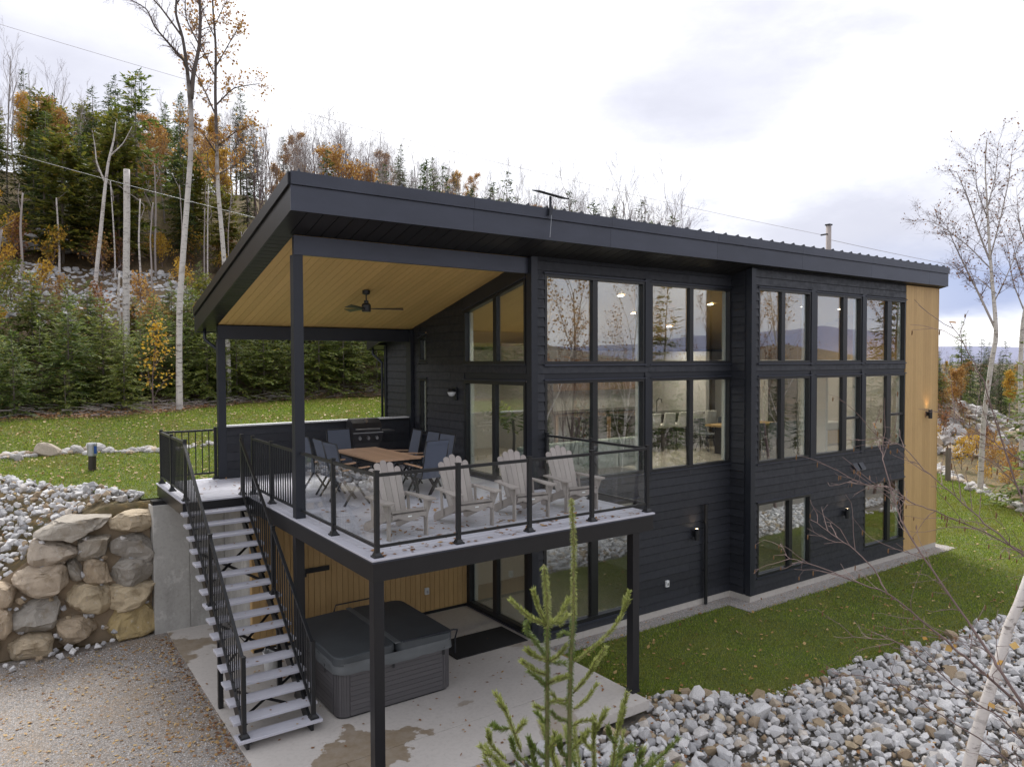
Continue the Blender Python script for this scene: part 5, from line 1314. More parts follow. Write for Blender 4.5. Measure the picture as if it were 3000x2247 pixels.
# ---- grill
g = thing('gas_grill', 'black gas grill with domed lid and three knobs against the low wall', 'grill', (3.02, 7.15, ZD), R(-4)); g.scale = (.82, .85, 1.02)
M['grill'] = simple('black_enamel', (.045, .044, .046), .28, .4, 5, .2, .03, 40).m; M['steel'] = simple('brushed_steel', (.42, .42, .43), .32, .9, 9, .15, .05, 60).m
part('cart', MB().box((-.36, -.24, .12), (.36, .26, .62)), M['grill'], g)
for sx in (-1, 1):
    for sy in (-1, 1): part('leg', MB().box((sx*.34-.02, sy*.22-.02, 0), (sx*.34+.02, sy*.22+.02, .14)), M['black'], g)
part('firebox', MB().hexa([(-.38,-.24,.62),(.38,-.24,.62),(.38,.26,.62),(-.38,.26,.62),(-.42,-.30,.86),(.42,-.30,.86),(.42,.28,.86),(-.42,.28,.86)]), M['grill'], g)
cp = part('control_panel', MB().hexa([(-.40,-.29,.64),(.40,-.29,.64),(.40,-.24,.64),(-.40,-.24,.64),(-.42,-.37,.84),(.42,-.37,.84),(.42,-.27,.85),(-.42,-.27,.85)]), M['grill'], g)
for dx in (-.24, 0, .24):
    part('knob', MB().tube([(dx, -.33, .745), (dx, -.395, .73)], [.045, .036], 14), M['steel'], cp)
lid = part('lid', MB().prism([(-.31, .86), (-.31, .95), (-.24, 1.06), (-.10, 1.14), (.08, 1.15), (.22, 1.08), (.27, .96), (.27, .86)], -.41, .41, 'x'), M['grill'], g)
part('handle', MB().tube([(-.33, -.36, .93), (.33, -.36, .93)], .014, 8).box((-.34, -.36, .92), (-.31, -.30, .94)).box((.31, -.36, .92), (.34, -.30, .94)), M['steel'], lid)
part('thermometer', MB().tube([(0, -.195, 1.09), (0, -.215, 1.105)], .045, 16), M['steel'], lid)
part('trim_strip', MB().box((-.42, -.375, .842), (.42, -.31, .858)), M['steel'], g)
part('side_shelf', MB().box((.43, -.26, .84), (.80, .22, .875)), M['grill'], g); None
# ---- ceiling fan
f = thing('ceiling_fan', 'black three blade ceiling fan under the honey porch ceiling', 'fan', (2.25, 5.2, 6.33))
ztop = zc(5.2)+.012-6.33
part('canopy', MB().lathe([(0, ztop), (.075, ztop+.0), (.075, ztop-.07), (.03, ztop-.09), (0, ztop-.09)], (0, 0, 0), 18), M['black'], f); part('rod', MB().tube([(0, 0, .14), (0, 0, ztop-.08)], .014, 8), M['black'], f)
part('motor', MB().lathe([(0, -.07), (.085, -.07), (.09, -.05), (.09, .06), (.07, .09), (.045, .10), (.045, .15), (0, .15)], (0, 0, 0), 20), M['black'], f)
for i in range(3):
    a = R(-22+120*i); ca, sa = math.cos(a), math.sin(a)
    def rp_(r_, s_, z): return (r_*ca-s_*sa, r_*sa+s_*ca, z)
    part('blade', MB().hexa([rp_(.08,-.02,-.02),rp_(.08,.02,-.005),rp_(.72,.075,.012),rp_(.72,-.065,-.035),rp_(.08,-.02,-.012),rp_(.08,.02,.003),rp_(.72,.075,.020),rp_(.72,-.065,-.027)]), M['black'], f)
# ---- dish
d = thing('satellite_dish', 'flat tilted satellite internet dish on a short mast at the roof edge', 'satellite dish', (4.34, 2.0, 7.85))
part('mast', MB().tube([(0, 0, .12), (0, 0, .33)], .022, 8), M['trim'], d); part('bracket', MB().hexa([(-.06,-.045,-.02),(.0,-.045,.0),(.0,.0,.0),(-.06,0,-.02),(-.03,-.035,.13),(.03,-.035,.13),(.03,.02,.13),(-.03,.02,.13)]), M['trim'], d)
part('panel', MB().beam((-.31, .02, .40), (.33, -.02, .325), .26, .018, (0, -.24, 1)), M['trim'], d); part('cable', MB().tube([(0, -.03, .1), (-.02, -.05, -.1), (-.05, -.05, -.40)], .004, 5), M['galv'], d)
# ---- bollard and barrel on the upper lawn
b = thing('well_cap', 'metal capped pipe with a blue sticker standing in the upper lawn', 'pipe', (-1.80, 13.0, float(H(-1.8, 13.0))))
part('casing', MB().tube([(0, 0, -.1), (.01, 0, .42)], .09, 18), M['dark'], b, smooth=False); part('cap', MB().lathe([(.092, .40), (.112, .42), (.112, .70), (.10, .735), (0, .74)], (.01, 0, 0), 20), M['galv'], b)
part('sticker', MB().add([(.01+.1135*math.cos(R(a)), .1135*math.sin(R(a)), z) for z in (.47, .66) for a in (-75, -60, -45, -30)], [np.array([[i, i+1, i+5, i+4] for i in range(3)])]), simple('blue_sticker', (.02, .08, .35), .4, bump=0, ov=0).m, b, fixn=False)
b = thing('barrel', 'dark blue barrel with domed lid standing on the lawn behind the low wall', 'barrel', (1.9, 11.2, float(H(1.9, 11.2))))
M['bluep'] = simple('navy_plastic', (.018, .035, .085), .5).m
part('body', MB().lathe([(0, 0), (.24, 0), (.27, .1), (.28, .45), (.27, .75), (.25, .82), (0, .82)], (0, 0, 0), 24), M['bluep'], b, smooth=True); part('lid', MB().lathe([(.26, .82), (.26, .86), (.18, .95), (.06, 1.0), (0, 1.0)], (0, 0, 0), 24), M['bluep'], b, smooth=True)
# ---- utility pole and cables
px, py, pz = 36.0, 16.3, 13.1
gz = float(H(px, py))
t = thing('utility_pole', 'grey wooden utility pole top rising behind the roof', 'utility pole', (px, py, gz))
part('pole', MB().tube([(0, 0, 0), (0, 0, pz-gz)], [.19, .145], 12), M['paletwig'], t, smooth=True); part('cap', MB().box((-.15, -.15, pz-gz), (.15, .15, pz-gz+.08)), M['black'], t)
part('insulator', MB().tube([(-.12, 0, pz-gz-.5), (-.75, 0, pz-gz-.62)], .05, 8), M['black'], t); part('bracket', MB().box((-.6, -.06, pz-gz-2.1), (-.1, .06, pz-gz-2.02)).box((-.7, -.1, pz-gz-2.2), (-.55, .1, pz-gz-1.8)), M['black'], t)
def cable(p, q, sag, r, label, mat='dark'):
    p = np.array(p, float); q = np.array(q, float); P_ = [p+(q-p)*s-np.array((0, 0, sag*4*s*(1-s))) for s in np.linspace(0, 1, 24)]
    mb = MB().tube(P_, r, 5); solo('overhead_cable', mb, M[mat], label, 'cable')
cable((-20, 44, 27.2), (px-.75, py, pz-.6), 1.2, .009, 'thin overhead cable crossing the sky from upper left to the utility pole', 'paletwig')
cable((-13, 33.5, 17.2), (14, 17.6, 9.0), 0.5, .011, 'lower pale overhead cable crossing in front of the left forest', 'galv')
cable((px, py, pz-.8), (80, 2, 9), .8, .012, 'thin cable descending to the right of the utility pole', 'paletwig')

# ================================================================ VEGETATION
class Segs:
    """many tapered twigs gathered, turned into prisms in one go"""
    def __init__(s): s.a = []
    def add(s, p, q, r0, r1): s.a.append((*p, *q, r0, r1))
    def into(s, mb, k=3, rmin=0.0, rmax=9):
        A = np.array(s.a); A = A[(A[:, 6] >= rmin) & (A[:, 6] < rmax)]
        if not len(A): return mb
        p, q, r0, r1 = A[:, :3], A[:, 3:6], A[:, 6], A[:, 7]
        d = q-p; d /= np.linalg.norm(d, axis=1)[:, None]+1e-9
        ref = np.where(np.abs(d[:, 2:3]) < .9, np.array([[0, 0, 1.]]), np.array([[1., 0, 0]]))
        u = np.cross(d, ref); u /= np.linalg.norm(u, axis=1)[:, None]; w = np.cross(d, u)
        th = np.arange(k)*2*np.pi/k
        ring = np.cos(th)[None, :, None]*u[:, None]+np.sin(th)[None, :, None]*w[:, None]
        V = np.concatenate([p[:, None]+ring*r0[:, None, None], q[:, None]+ring*r1[:, None, None]], 1).reshape(-1, 3)
        i = np.arange(k); j = (i+1) % k; f = np.stack([i, j, j+k, i+k], 1)
        F = (np.arange(len(A))*2*k)[:, None, None]+f[None]
        return mb.add(V, [F.reshape(-1, 4)])
def leaves(mb, C, size, rg, aspect=.6, flat=.5, dirs=None):
    """diamond leaves at the points C"""
    n = len(C); a = rg.randn(n, 3) if dirs is None else dirs+.25*rg.randn(n, 3)
    a /= np.linalg.norm(a, axis=1)[:, None]
    nn = rg.randn(n, 3)*(1-flat)+np.array((0, 0, 1))*flat; b = np.cross(nn, a); b /= np.linalg.norm(b, axis=1)[:, None]+1e-9
    s = (size*(.6+.8*rg.rand(n)))[:, None] if np.isscalar(size) else size[:, None]
    a = a*s; b = b*s*aspect/2
    V = np.stack([C, C+a*.45+b, C+a, C+a*.45-b], 1).reshape(-1, 3)
    return mb.add(V, [np.arange(4*n).reshape(n, 4)])
def unit(v): return v/(np.linalg.norm(v)+1e-9)

def conifer(seed, h, r, nwh, tw=.17, step=.085, droop=.25, up=.35, bare=.04, pw=.85, nb=6, gap=0.0, width=.34, lift=0.0):
    """trunk segments and needle sprays of a fir or spruce"""
    rg = rs(seed); sg = Segs(); C = []; D = []; S = []
    tr = MB(); zz = np.linspace(0, 1, 9); lean = rg.randn(2)*.012*h
    tr.tube([(lean[0]*t*t, lean[1]*t*t, h*t) for t in zz], [max(.006, .021*h*(1-t)**.9*.5+.004) for t in zz], 7)
    for i in range(nwh):
        t = bare+(1-bare)*(i+.5*rg.rand())/nwh
        if rg.rand() < gap and t < .8: continue
        z = h*t; L0 = r*max(.05, (1-t)**pw)
        for b in range(nb if t < .85 else 4):
            a = rg.rand()*6.283; L = L0*(.65+.5*rg.rand()); e = (up*(t-.35)+lift)*1.0+.10*rg.randn()
            base = np.array((lean[0]*t*t, lean[1]*t*t, z+.05*rg.randn())); dx, dy = math.cos(a), math.sin(a)
            n = max(2, int(L/step)); prev = base
            side = np.array((-dy, dx, 0.)); fwd = np.array((dx, dy, 0.))
            for k in range(1, n+1):
                s = k/n; p = base+fwd*L*s+np.array((0, 0, L*(e*s-droop*s*s*(1-.35*s))))
                if k % 3 == 0 or k == n: sg.add(prev, p, .0032*h*.35*(1-s)+.004, .004); prev = p
                if s < .16: continue
                ll = tw*(1.25-.65*s)*(.75+.5*rg.rand())*(.55+.45*min(1, L/.8))
                for sd in (-1, 1):
                    C.append(p); D.append(side*sd*.8+fwd*.75+np.array((0, 0, -.15-.25*rg.rand()+.2*t))); S.append(ll)
                if rg.rand() < .55: C.append(p); D.append(fwd+side*.6*rg.randn()+np.array((0, 0, -.5+rg.rand()))); S.append(ll*.8)
            C.append(p); D.append(fwd+np.array((0, 0, e))); S.append(tw)
    # leader
    for k in range(10):
        C.append(np.array((lean[0], lean[1], h*(.93+.07*k/10)))); D.append(np.array((math.cos(k*2.4), math.sin(k*2.4), 1.0))); S.append(tw*.6)
    cr = MB(); leaves(cr, np.array(C), np.array(S), rg, width, .75, np.array(D))
    sg.into(tr, 3); return tr, cr

def broad(seed, h, r0, lean=.05, first=.35, nb=9, spread=.75, ratio=.62, depth=3, leafn=0, leafs=.09, leafmin=2, fine=4, crown=.9, curl=.12, fork=0):
    """recursive hardwood: returns wood mesh, leaf mesh"""
    rg = rs(seed); sg = Segs(); tips = []
    def grow(p, d, L, r, lv):
        n = 6 if lv == 0 else (5 if lv == 1 else 3); pts = [p]; q = p; dd = d
        for i in range(n):
            dd = unit(dd+rg.randn(3)*curl*(.35 if lv == 0 else 1)+np.array((0, 0, .07 if lv else .02)))
            nq = q+dd*L/n; ra = r*(1-.75*i/n); rb = r*(1-.75*(i+1)/n)
            sg.add(q, nq, max(ra, .004), max(rb, .003)); q = nq; pts.append(q)
            if lv >= leafmin: tips.append(q)
        if lv >= depth: return
        m = nb if lv == 0 else (fine+(1 if lv == 1 else 0))
        for k in range(m):
            t = (first+(1-first)*(k+rg.rand()*.7)/m) if lv == 0 else (.25+.75*(k+rg.rand())/m)
            t = min(t, .99); f = t*n; i = int(f); base = pts[i]+(pts[i+1]-pts[i])*(f-i)
            ax = unit(np.cross(d, rg.randn(3))); tilt = spread*(.7+.5*rg.rand())*(1-.35*t if lv == 0 else 1)
            nd = unit(d*math.cos(tilt)+ax*math.sin(tilt)+np.array((0, 0, .16)))
            LL = L*(1-t*.55)*ratio*(.7+.5*rg.rand()) if lv else h*crown*.42*(1.12-t*.62)*(.65+.5*rg.rand())
            grow(base, nd, LL, max(.003, r*(1-.72*t)*(.55 if lv == 0 else .6)), lv+1)
    grow(np.zeros(3), unit(np.array((lean*rg.randn(), lean*rg.randn(), 1.0))), h*.93, r0, 0)
    if fork: grow(np.array((0, 0, h*.3)), unit(np.array((.25*rg.randn(), .25*rg.randn(), 1.0))), h*.62, r0*.6, 0)
    w = MB(); sg.into(w, 6, .03); sg.into(w, 3, 0, .03)
    lf = None
    if leafn:
        T = np.array(tips); idx = rg.randint(len(T), size=leafn); C = T[idx]+rg.randn(leafn, 3)*leafs*1.1
        lf = MB(); leaves(lf, C, leafs, rg, .75, .3)
    return w, lf

def tree_proto(wood, crown, wmat, cmat, cname='crown'):
    a = wood.mesh('trunk', smooth=True); a.materials.append(M[wmat])
    b = None
    if crown is not None: b = crown.mesh(cname); b.materials.append(M[cmat])
    return a, b
def plant(kind, proto, x, y, scale, label, cat='tree', group=None, rz=None, dz=-.05, sz=None, cname='crown', z=None):
    t = thing(kind, label, cat, (x, y, (float(H(x, y)) if z is None else z)+dz), (rz if rz is not None else (x*7.3+y*3.1) % 6.28), group)
    t.scale = (scale, scale, scale*(sz or 1))
    part('trunk', proto[0], None, t)
    if proto[1] is not None: part(cname, proto[1], None, t)
    return t

FIR = [tree_proto(*conifer(700+i, h, r, int(h*7.5), tw=.23, step=.09, droop=.20, up=.5, nb=6, bare=.02, gap=.06), 'bark', m_) for i, (h, r, m_) in enumerate(((3.9, 1.75, 'fir'), (4.2, 1.6, 'fir_light'), (3.6, 1.8, 'fir_light'), (4.0, 1.5, 'fir'), (2.0, 1.1, 'fir_light')))]
SPR = [tree_proto(*conifer(720+i, h, r, int(h*3.1), tw=.36, step=.16, droop=.38, up=.35, nb=7, bare=b_, pw=p_, gap=.05), 'bark', m_) for i, (h, r, b_, p_, m_) in enumerate(((10, 2.1, .12, .8, 'spruce'), (11, 1.7, .18, .75, 'spruce'), (9, 2.0, .1, .9, 'fir'), (10.5, 1.4, .2, .7, 'spruce')))]
CED = [tree_proto(*conifer(740+i, h, r, int(h*3.6), tw=.40, step=.17, droop=.08, up=.75, nb=8, bare=.14, pw=.48, width=.5), 'bark', 'cedar') for i, (h, r) in enumerate(((8.5, 2.6), (9.5, 2.3)))]
PINE = tree_proto(*conifer(751, 12.5, 2.9, 22, tw=.46, step=.2, droop=-.05, up=.6, nb=6, bare=.15, pw=.42, gap=.18, width=.42), 'bark', 'fir')
YEL = [tree_proto(*broad(760+i, h, .07, nb=10, spread=.7, depth=3, leafn=n_, leafs=.13), 'paletwig', m_, 'foliage') for i, (h, n_, m_) in enumerate(((8, 5200, 'yellow'), (7, 4200, 'yellow'), (8.5, 3600, 'orange'), (6.5, 3400, 'orange')))]
BARE = [tree_proto(*broad(780+i, h, .075, nb=12, spread=sp, depth=3, fine=f_, crown=c_, first=fi, fork=fk), m_, 'russet') for i, (h, sp, f_, c_, fi, fk, m_) in enumerate(((9.5, .6, 5, 1.0, .25, 0, 'twig'), (10.5, .5, 5, .9, .35, 0, 'paletwig'), (9, .8, 5, 1.25, .2, 1, 'twig'), (10, .45, 4, .8, .45, 0, 'paletwig')))]
SPARSE = [tree_proto(*broad(790+i, h, .08, nb=12, spread=.55, depth=3, fine=5, crown=.95, first=.3, leafn=n_, leafs=.09), m_, 'russet', 'foliage') for i, (h, n_, m_) in enumerate(((11, 700, 'birch'), (10, 1000, 'twig'), (12, 450, 'birch')))]
BUSH = [tree_proto(*broad(800+i, 1.5, .02, nb=10, first=.05, spread=.9, ratio=.7, crown=1.5, depth=2, leafn=n_, leafs=.09, leafmin=1), 'twig', m_, 'foliage') for i, (n_, m_) in enumerate(((520, 'yellow'), (420, 'orange'), (380, 'russet'), (500, 'cedar')))]

rg = rs(77)
# ---- young firs in a dense row at the far edge of the upper lawn
placed = []
def room(x, y, d):
    for a, b in placed:
        if (a-x)**2+(b-y)**2 < d*d: return False
    placed.append((x, y)); return True
for i in range(900):
    x = -9+rg.rand()*25; y = float(yedge(x))+.7+rg.rand()**1.5*8.5
    if not room(x, y, 1.15): continue
    if (1.0 < x < 3.0) and y < 22.6: continue
    k = rg.randint(4) if rg.rand() > .16 else 4; back = y-float(yedge(x))
    s = (.76+.28*rg.rand()) if back > 1.4 else (.66+.4*rg.rand())
    if y > 29: s *= .72
    lab = {0: 'young dark green fir in the dense row behind the upper lawn', 1: 'slender young green fir in the dense row behind the upper lawn', 2: 'broad light green young fir in the row behind the upper lawn', 3: 'narrow young green fir in the dense row behind the upper lawn', 4: 'small light green fir sapling at the edge of the upper lawn'}[k]
    az = math.degrees(math.atan2(x-CAM[0], y-CAM[1])); pl = 'at the far left' if az < 4 else 'left of the tall birch' if az < 8.5 else 'beside the tall birch' if az < 13.5 else 'seen left of the front porch post' if az < 17.5 else 'seen right of the front porch post' if az < 22 else 'seen above the grill'
    rk = 'front rank' if back < 1.2 else 'second rank' if back < 2.6 else 'third rank' if back < 4.5 else 'back rank'
    lab = '%s, %s, %s' % (('short ' if s < .85 else 'tall ')+{0: 'dark green young fir', 1: 'slender pale green young fir', 2: 'broad light green young fir', 3: 'narrow young fir', 4: 'light green fir sapling'}[k], rk, pl)
    plant('young_fir', FIR[k], x, y, s, lab, 'fir tree', 'young firs: '+lab, dz=-.05)
    if len(placed) > 150: break
# ---- tall forest on the slope
placed = []
kinds = []
def tall(x, y):
    left = x < 9
    q = rg.rand()
    if left: return 'SPR' if q < .33 else 'CED' if q < .60 else 'YEL' if q < .78 else 'BARE'
    return 'SPR' if q < .28 else 'YEL' if q < .42 else 'BARE'
LBL = {'SPR': ('spruce', 'tall dark spruce in the forest on the slope', SPR), 'CED': ('cedar', 'bushy olive green cedar in the forest on the slope', CED), 'YEL': ('autumn_tree', 'tree with yellow and orange autumn leaves among the conifers on the slope', YEL), 'BARE': ('bare_tree', 'leafless grey hardwood tree in the forest on the slope', BARE)}
n_ = 0
SECT = ((-99, 2, 'at the left edge of the slope'), (2, 6.5, 'left of the white pine'), (6.5, 10.5, 'beside the broken birch trunk'), (10.5, 15.5, 'behind the tall forked birch'), (15.5, 20, 'between the tall birches and the roof corner'), (20, 27, 'above the left end of the roof'), (27, 36, 'above the roof left of the dish'), (36, 99, 'above the roof right of the dish'))
DESC = {'SPR': ('dark green spruce', ('slim', 'broad', 'full', 'narrow')), 'CED': ('olive green bushy cedar', ('wide', 'narrower')), 'YEL': ('autumn tree', ('yellow leaved', 'thinner yellow leaved', 'rust orange leaved', 'small rust leaved')), 'BARE': ('leafless hardwood', ('fine twigged', 'pale tall', 'wide purple brown', 'pale narrow'))}
def place_name(x, y, s, k, j):
    az = math.degrees(math.atan2(x-CAM[0], y-CAM[1])); sec = [t for a_, b_, t in SECT if a_ <= az < b_][0]
    dd = math.hypot(x-CAM[0], y-CAM[1]); rk = 'front rank' if dd < 51 else 'second rank' if dd < 57 else 'third rank' if dd < 65 else 'far back'
    w, adj = DESC[k]; return '%s %s %s, %s, %s' % ('shorter' if s < .78 else 'tall', adj[j], w, rk, sec)
for i in range(4000):
    th = R(-6+62*rg.rand()); d = 46+34*rg.rand()**1.4; x = CAM[0]+d*math.sin(th); y = CAM[1]+d*math.cos(th)
    if y < 40-.12*x or y < 27:
        if not (x > 13 and y > 27.5): continue
    if not room(x, y, 1.65): continue
    k = tall(x, y); nm, lb, pr = LBL[k]
    fade = float(np.interp(math.degrees(th), [-6, 8, 18, 26, 34, 45, 56], [.78, .84, .80, .72, .62, .55, .42]))
    s = fade*(.72+.42*rg.rand())*(1 if k != 'CED' else .92); j = rg.randint(len(pr))
    lab = place_name(x, y, s/fade, k, j)
    plant(nm, pr[j], x, y, s, lab, 'tree', 'forest trees: '+lab)
    n_ += 1
    if n_ > 330: break
# named skyline trees
plant('pine', PINE, 3.4, 41.5, .90, 'tallest broad white pine standing above the forest on the left', 'tree')
plant('cedar', CED[0], -.6, 39.6, .95, 'large rounded olive green cedar at the front of the left forest', 'tree', sz=.95)
plant('cedar', CED[1], 2.2, 39.8, .95, 'second rounded olive cedar just left of the white pine', 'tree')
plant('bare_tree', BARE[2], 13.2, 36.5, 1.18, 'wide leafless purple brown tree rising above the roof corner', 'tree')
plant('bare_tree', BARE[2], 15.4, 38.5, 1.0, 'second wide leafless tree right of the one above the roof corner', 'tree')
plant('spruce', SPR[0], 17.6, 31.5, .86, 'pointed dark spruce peeking above the roof left of centre', 'tree')
plant('spruce', SPR[2], 21.2, 30.5, .92, 'tallest dark green spruce peeking above the middle of the roof', 'tree')
plant('bare_tree', BARE[1], 26.0, 32.0, .86, 'tall thin leafless tree peeking above the roof between two small spruces', 'tree')
plant('spruce', SPR[3], 28.2, 29.5, .62, 'pair of small pointed spruces above the roof, the left one', 'tree'); plant('spruce', SPR[2], 29.0, 30.2, .66, 'pair of small pointed spruces above the roof, the right one', 'tree')
plant('autumn_tree', YEL[3], 33.0, 27.6, .8, 'rust brown leafy tree peeking over the roof left of the satellite dish', 'tree')
plant('pine', PINE, 43.0, 28.5, .60, 'sparse pine peeking over the roof between dish and utility pole', 'tree')
# fringe of treetops showing along the roof line
placed = []
for i in range(500):
    az = 19+29*rg.rand(); d = 43+12*rg.rand(); th = R(az); x = CAM[0]+d*math.sin(th); y = CAM[1]+d*math.cos(th)
    if not room(x, y, 1.15): continue
    xr = CAM[0]+10.36*math.tan(th); sl_ = (8.02-5.27)/math.hypot(xr-CAM[0], 10.36); top = 5.27+sl_*d+d*(.004+.030*rg.rand()**1.8)*(1.1 if az < 28 else .72)
    q = rg.rand(); k = 'BARE' if q < .66 else 'SPR' if (q < .86 or az > 25) else 'YEL'; nm, lb, pr = LBL[k]; j = rg.randint(len(pr)); hh = top-float(H(x, y))
    s = hh/{'BARE': 9.6, 'SPR': 10.0, 'YEL': 7.5}[k]
    if s < .2: continue
    sec = [t for a_, b_, t in SECT if a_ <= az < b_][0]; w, adj = DESC[k]
    lab = '%s %s treetop, %s' % (adj[j], w, sec)
    plant(nm, pr[j], x, y, s, lab, 'tree', 'treetops: '+lab)
    if len(placed) > 85: break
# understorey shrubs on the slope
placed = []
for i in range(600):
    x = -8+rg.rand()*26; y = 29+rg.rand()*13
    if not room(x, y, .95): continue
    k = rg.choice([0, 1, 2, 3], p=[.36, .26, .22, .16])
    if (y > 31.5 and y < 37.5 and x > -3 and x < 7 and rg.rand() < .92): continue
    az = math.degrees(math.atan2(x-CAM[0], y-CAM[1])); sec = [t for a_, b_, t in SECT if a_ <= az < b_][0]
    s = .7+.8*rg.rand(); lab = '%s %s shrub %s, %s' % ('small' if s < 1 else 'big', ['yellow leaved', 'rust orange', 'brown leaved', 'olive green'][k], 'below the scree' if y < 32 else 'beside the scree' if y < 38 else 'above the scree', sec)
    plant('shrub', BUSH[k], x, y, s, lab, 'shrub', 'shrubs: '+lab, cname='foliage')
    if len(placed) > 175: break

# ---- individual trees on the left
def handtree(name, label, base, trunk, limbs, wmat, lmat=None, leafn=0, leafs=.1, seed=1, twig=.16, upmat='darkbark', split=None, fine=5, tl=1.0, thin=1.0, tk=.78):
    """trunk polyline (x, y, z, radius) with limbs; twigs grow from the limbs"""
    rg = rs(seed); b = np.array(base, float); t = thing(name, label, 'tree', tuple(b))
    tp_ = np.array(trunk, float); tp_[:, :3] -= b; tp_[:, 3] *= tk
    def spl(P_):
        P_ = np.array(P_, float); n = len(P_); s = np.arange(n); f = np.linspace(0, n-1, (n-1)*4+1)
        Q = np.stack([np.interp(f, s, P_[:, k]) for k in range(4)], 1); Q[1:-1] = (Q[:-2]+Q[1:-1]*2+Q[2:])/4; return Q
    Q = spl(tp_); z0 = Q[0, 2]; cut = split if split is not None else 1e9
    lo = Q[Q[:, 2] <= cut-b[2]] if split is not None else Q
    part('trunk', MB().tube(lo[:, :3], lo[:, 3], 10), M[wmat], t, smooth=True)
    if split is not None and len(lo) < len(Q):
        hi = Q[len(lo)-1:]; part('upper_trunk', MB().tube(hi[:, :3], hi[:, 3], 8), M[upmat], t, smooth=True)
    sg = Segs(); tips = []
    for L in limbs:
        P_ = np.array(L, float); P_[:, :3] -= b; q = spl(P_)
        q[:, 3] *= thin
        part('limb', MB().tube(q[:, :3], q[:, 3], 6), M[upmat], t, smooth=True)
        n = len(q)
        for i in range(int(n*.2), n):
            for _ in range(2):
                d = unit(q[min(i+1, n-1), :3]-q[i-1, :3]+1e-6); ax = unit(np.cross(d, rg.randn(3))); dd = unit(d*.7+ax*.75+np.array((0, 0, .1)))
                p = q[i, :3]; LL = tl*(.35+.7*rg.rand()); r = q[i, 3]*.4+.004
                for k in range(4):
                    dd = unit(dd+rg.randn(3)*.2+np.array((0, 0, .04))); nq = p+dd*LL/4; sg.add(p, nq, r, r*.75); r *= .75; tips.append(nq)
                    for _ in range(fine if k else 1):
                        e = unit(dd+rg.randn(3)*.6); m_ = nq+e*LL*.3*(.5+rg.rand()); sg.add(nq, m_, r*.55, .002); tips.append(m_)
                        if fine > 3:
                            e2 = unit(e+rg.randn(3)*.6); sg.add(m_, m_+e2*LL*.18, .0035, .002); tips.append(m_+e2*LL*.18)
                    p = nq
    if sg.a: part('twigs', sg.into(MB(), 3), M['twig'], t, fixn=False, kind='stuff')
    if leafn:
        T = np.array(tips); C = T[rg.randint(len(T), size=leafn)]+rg.randn(leafn, 3)*leafs*.8
        mb = MB(); leaves(mb, C, leafs, rg, .75, .3); part('foliage', mb, M[lmat], t, fixn=False)
    return t
Y1 = 21.5
handtree('birch', 'tall white trunked birch with forked bare crown in front of the left forest', (1.87, Y1, float(H(1.87, Y1))-.1),
  [(1.87,Y1,3.3,.16),(1.87,Y1,4.5,.145),(1.89,Y1,6,.14),(1.94,Y1,7.6,.135),(2.08,Y1,9.3,.13),(2.28,Y1,11.6,.12),(2.41,Y1,13.1,.115),(2.46,Y1,14.8,.105),(2.37,Y1,15.8,.09),(2.33,Y1,16.3,.08),(2.20,Y1,17.4,.065),(1.96,Y1,18.2,.055),(2.01,Y1,18.9,.045),(2.1,Y1,20.2,.03),(2.0,Y1,21.4,.015)],
  [[(2.46,Y1,15.2,.09),(2.54,Y1,16.1,.08),(2.78,Y1,17.2,.065),(2.84,Y1,18.4,.055),(2.78,Y1,19.4,.04),(2.95,Y1,21,.02)],[(2.37,Y1,16.0,.055),(2.2,Y1-.2,16.5,.045),(1.75,Y1-.4,16.8,.04),(1.14,Y1-.6,17.3,.03),(.89,Y1-.7,17.85,.022),(.04,Y1-.9,18.0,.012)],
   [(2.2,Y1,17.4,.04),(1.5,Y1+.2,18.4,.03),(1.0,Y1+.3,18.9,.02),(.4,Y1+.4,19.4,.01)],[(2.01,Y1,18.6,.03),(2.4,Y1,19.3,.02),(2.5,Y1,20.3,.01)],[(2.75,Y1,17.3,.03),(2.35,Y1+.2,18.2,.022),(2.3,Y1,19.2,.012)]], 'birch_tall', seed=3, fine=4, tl=.7, upmat='darkbark')
Y2 = 24.2
handtree('birch', 'slender white birch with sparse rust orange leaves right of the tallest birch', (4.35, Y2, float(H(4.35, Y2))-.1),
  [(4.35,Y2,3.6,.13),(4.3,Y2,7,.12),(4.21,Y2,9.8,.115),(4.0,Y2,12.7,.10),(3.99,Y2,14.6,.09),(3.96,Y2,16.5,.075),(4.02,Y2,18.4,.06),(3.9,Y2,20.3,.045),(4.0,Y2,22,.02)],
  [[(3.99,Y2,14.0,.035),(3.3,Y2-.3,14.8,.03),(2.7,Y2-.5,15.0,.015)],[(3.99,Y2,14.3,.035),(4.7,Y2-.2,15.0,.03),(5.4,Y2-.3,15.4,.012)],[(3.97,Y2,15.6,.035),(3.5,Y2+.2,16.8,.025),(3.0,Y2+.2,17.6,.012)],[(3.97,Y2,16.0,.035),(4.7,Y2,16.9,.025),(5.8,Y2,17.3,.012)],[(3.97,Y2,17.2,.03),(3.4,Y2,18.4,.02),(3.1,Y2,19.2,.01)],[(4.0,Y2,17.6,.03),(4.6,Y2,18.8,.02),(5.0,Y2,19.6,.01)],[(3.98,Y2,18.8,.025),(3.5,Y2,19.8,.015),(3.3,Y2,20.6,.01)],[(3.95,Y2,19.2,.025),(4.4,Y2,20.3,.015),(4.9,Y2,21.2,.01)],[(4.1,Y2,13.2,.03),(4.8,Y2,13.7,.02),(5.3,Y2,14.3,.01)],[(4.1,Y2,12.8,.03),(3.4,Y2,13.5,.02),(2.9,Y2,14.1,.01)]],
  'birch_tall', 'orange', 2900, .11, seed=8, fine=3, tl=.75)
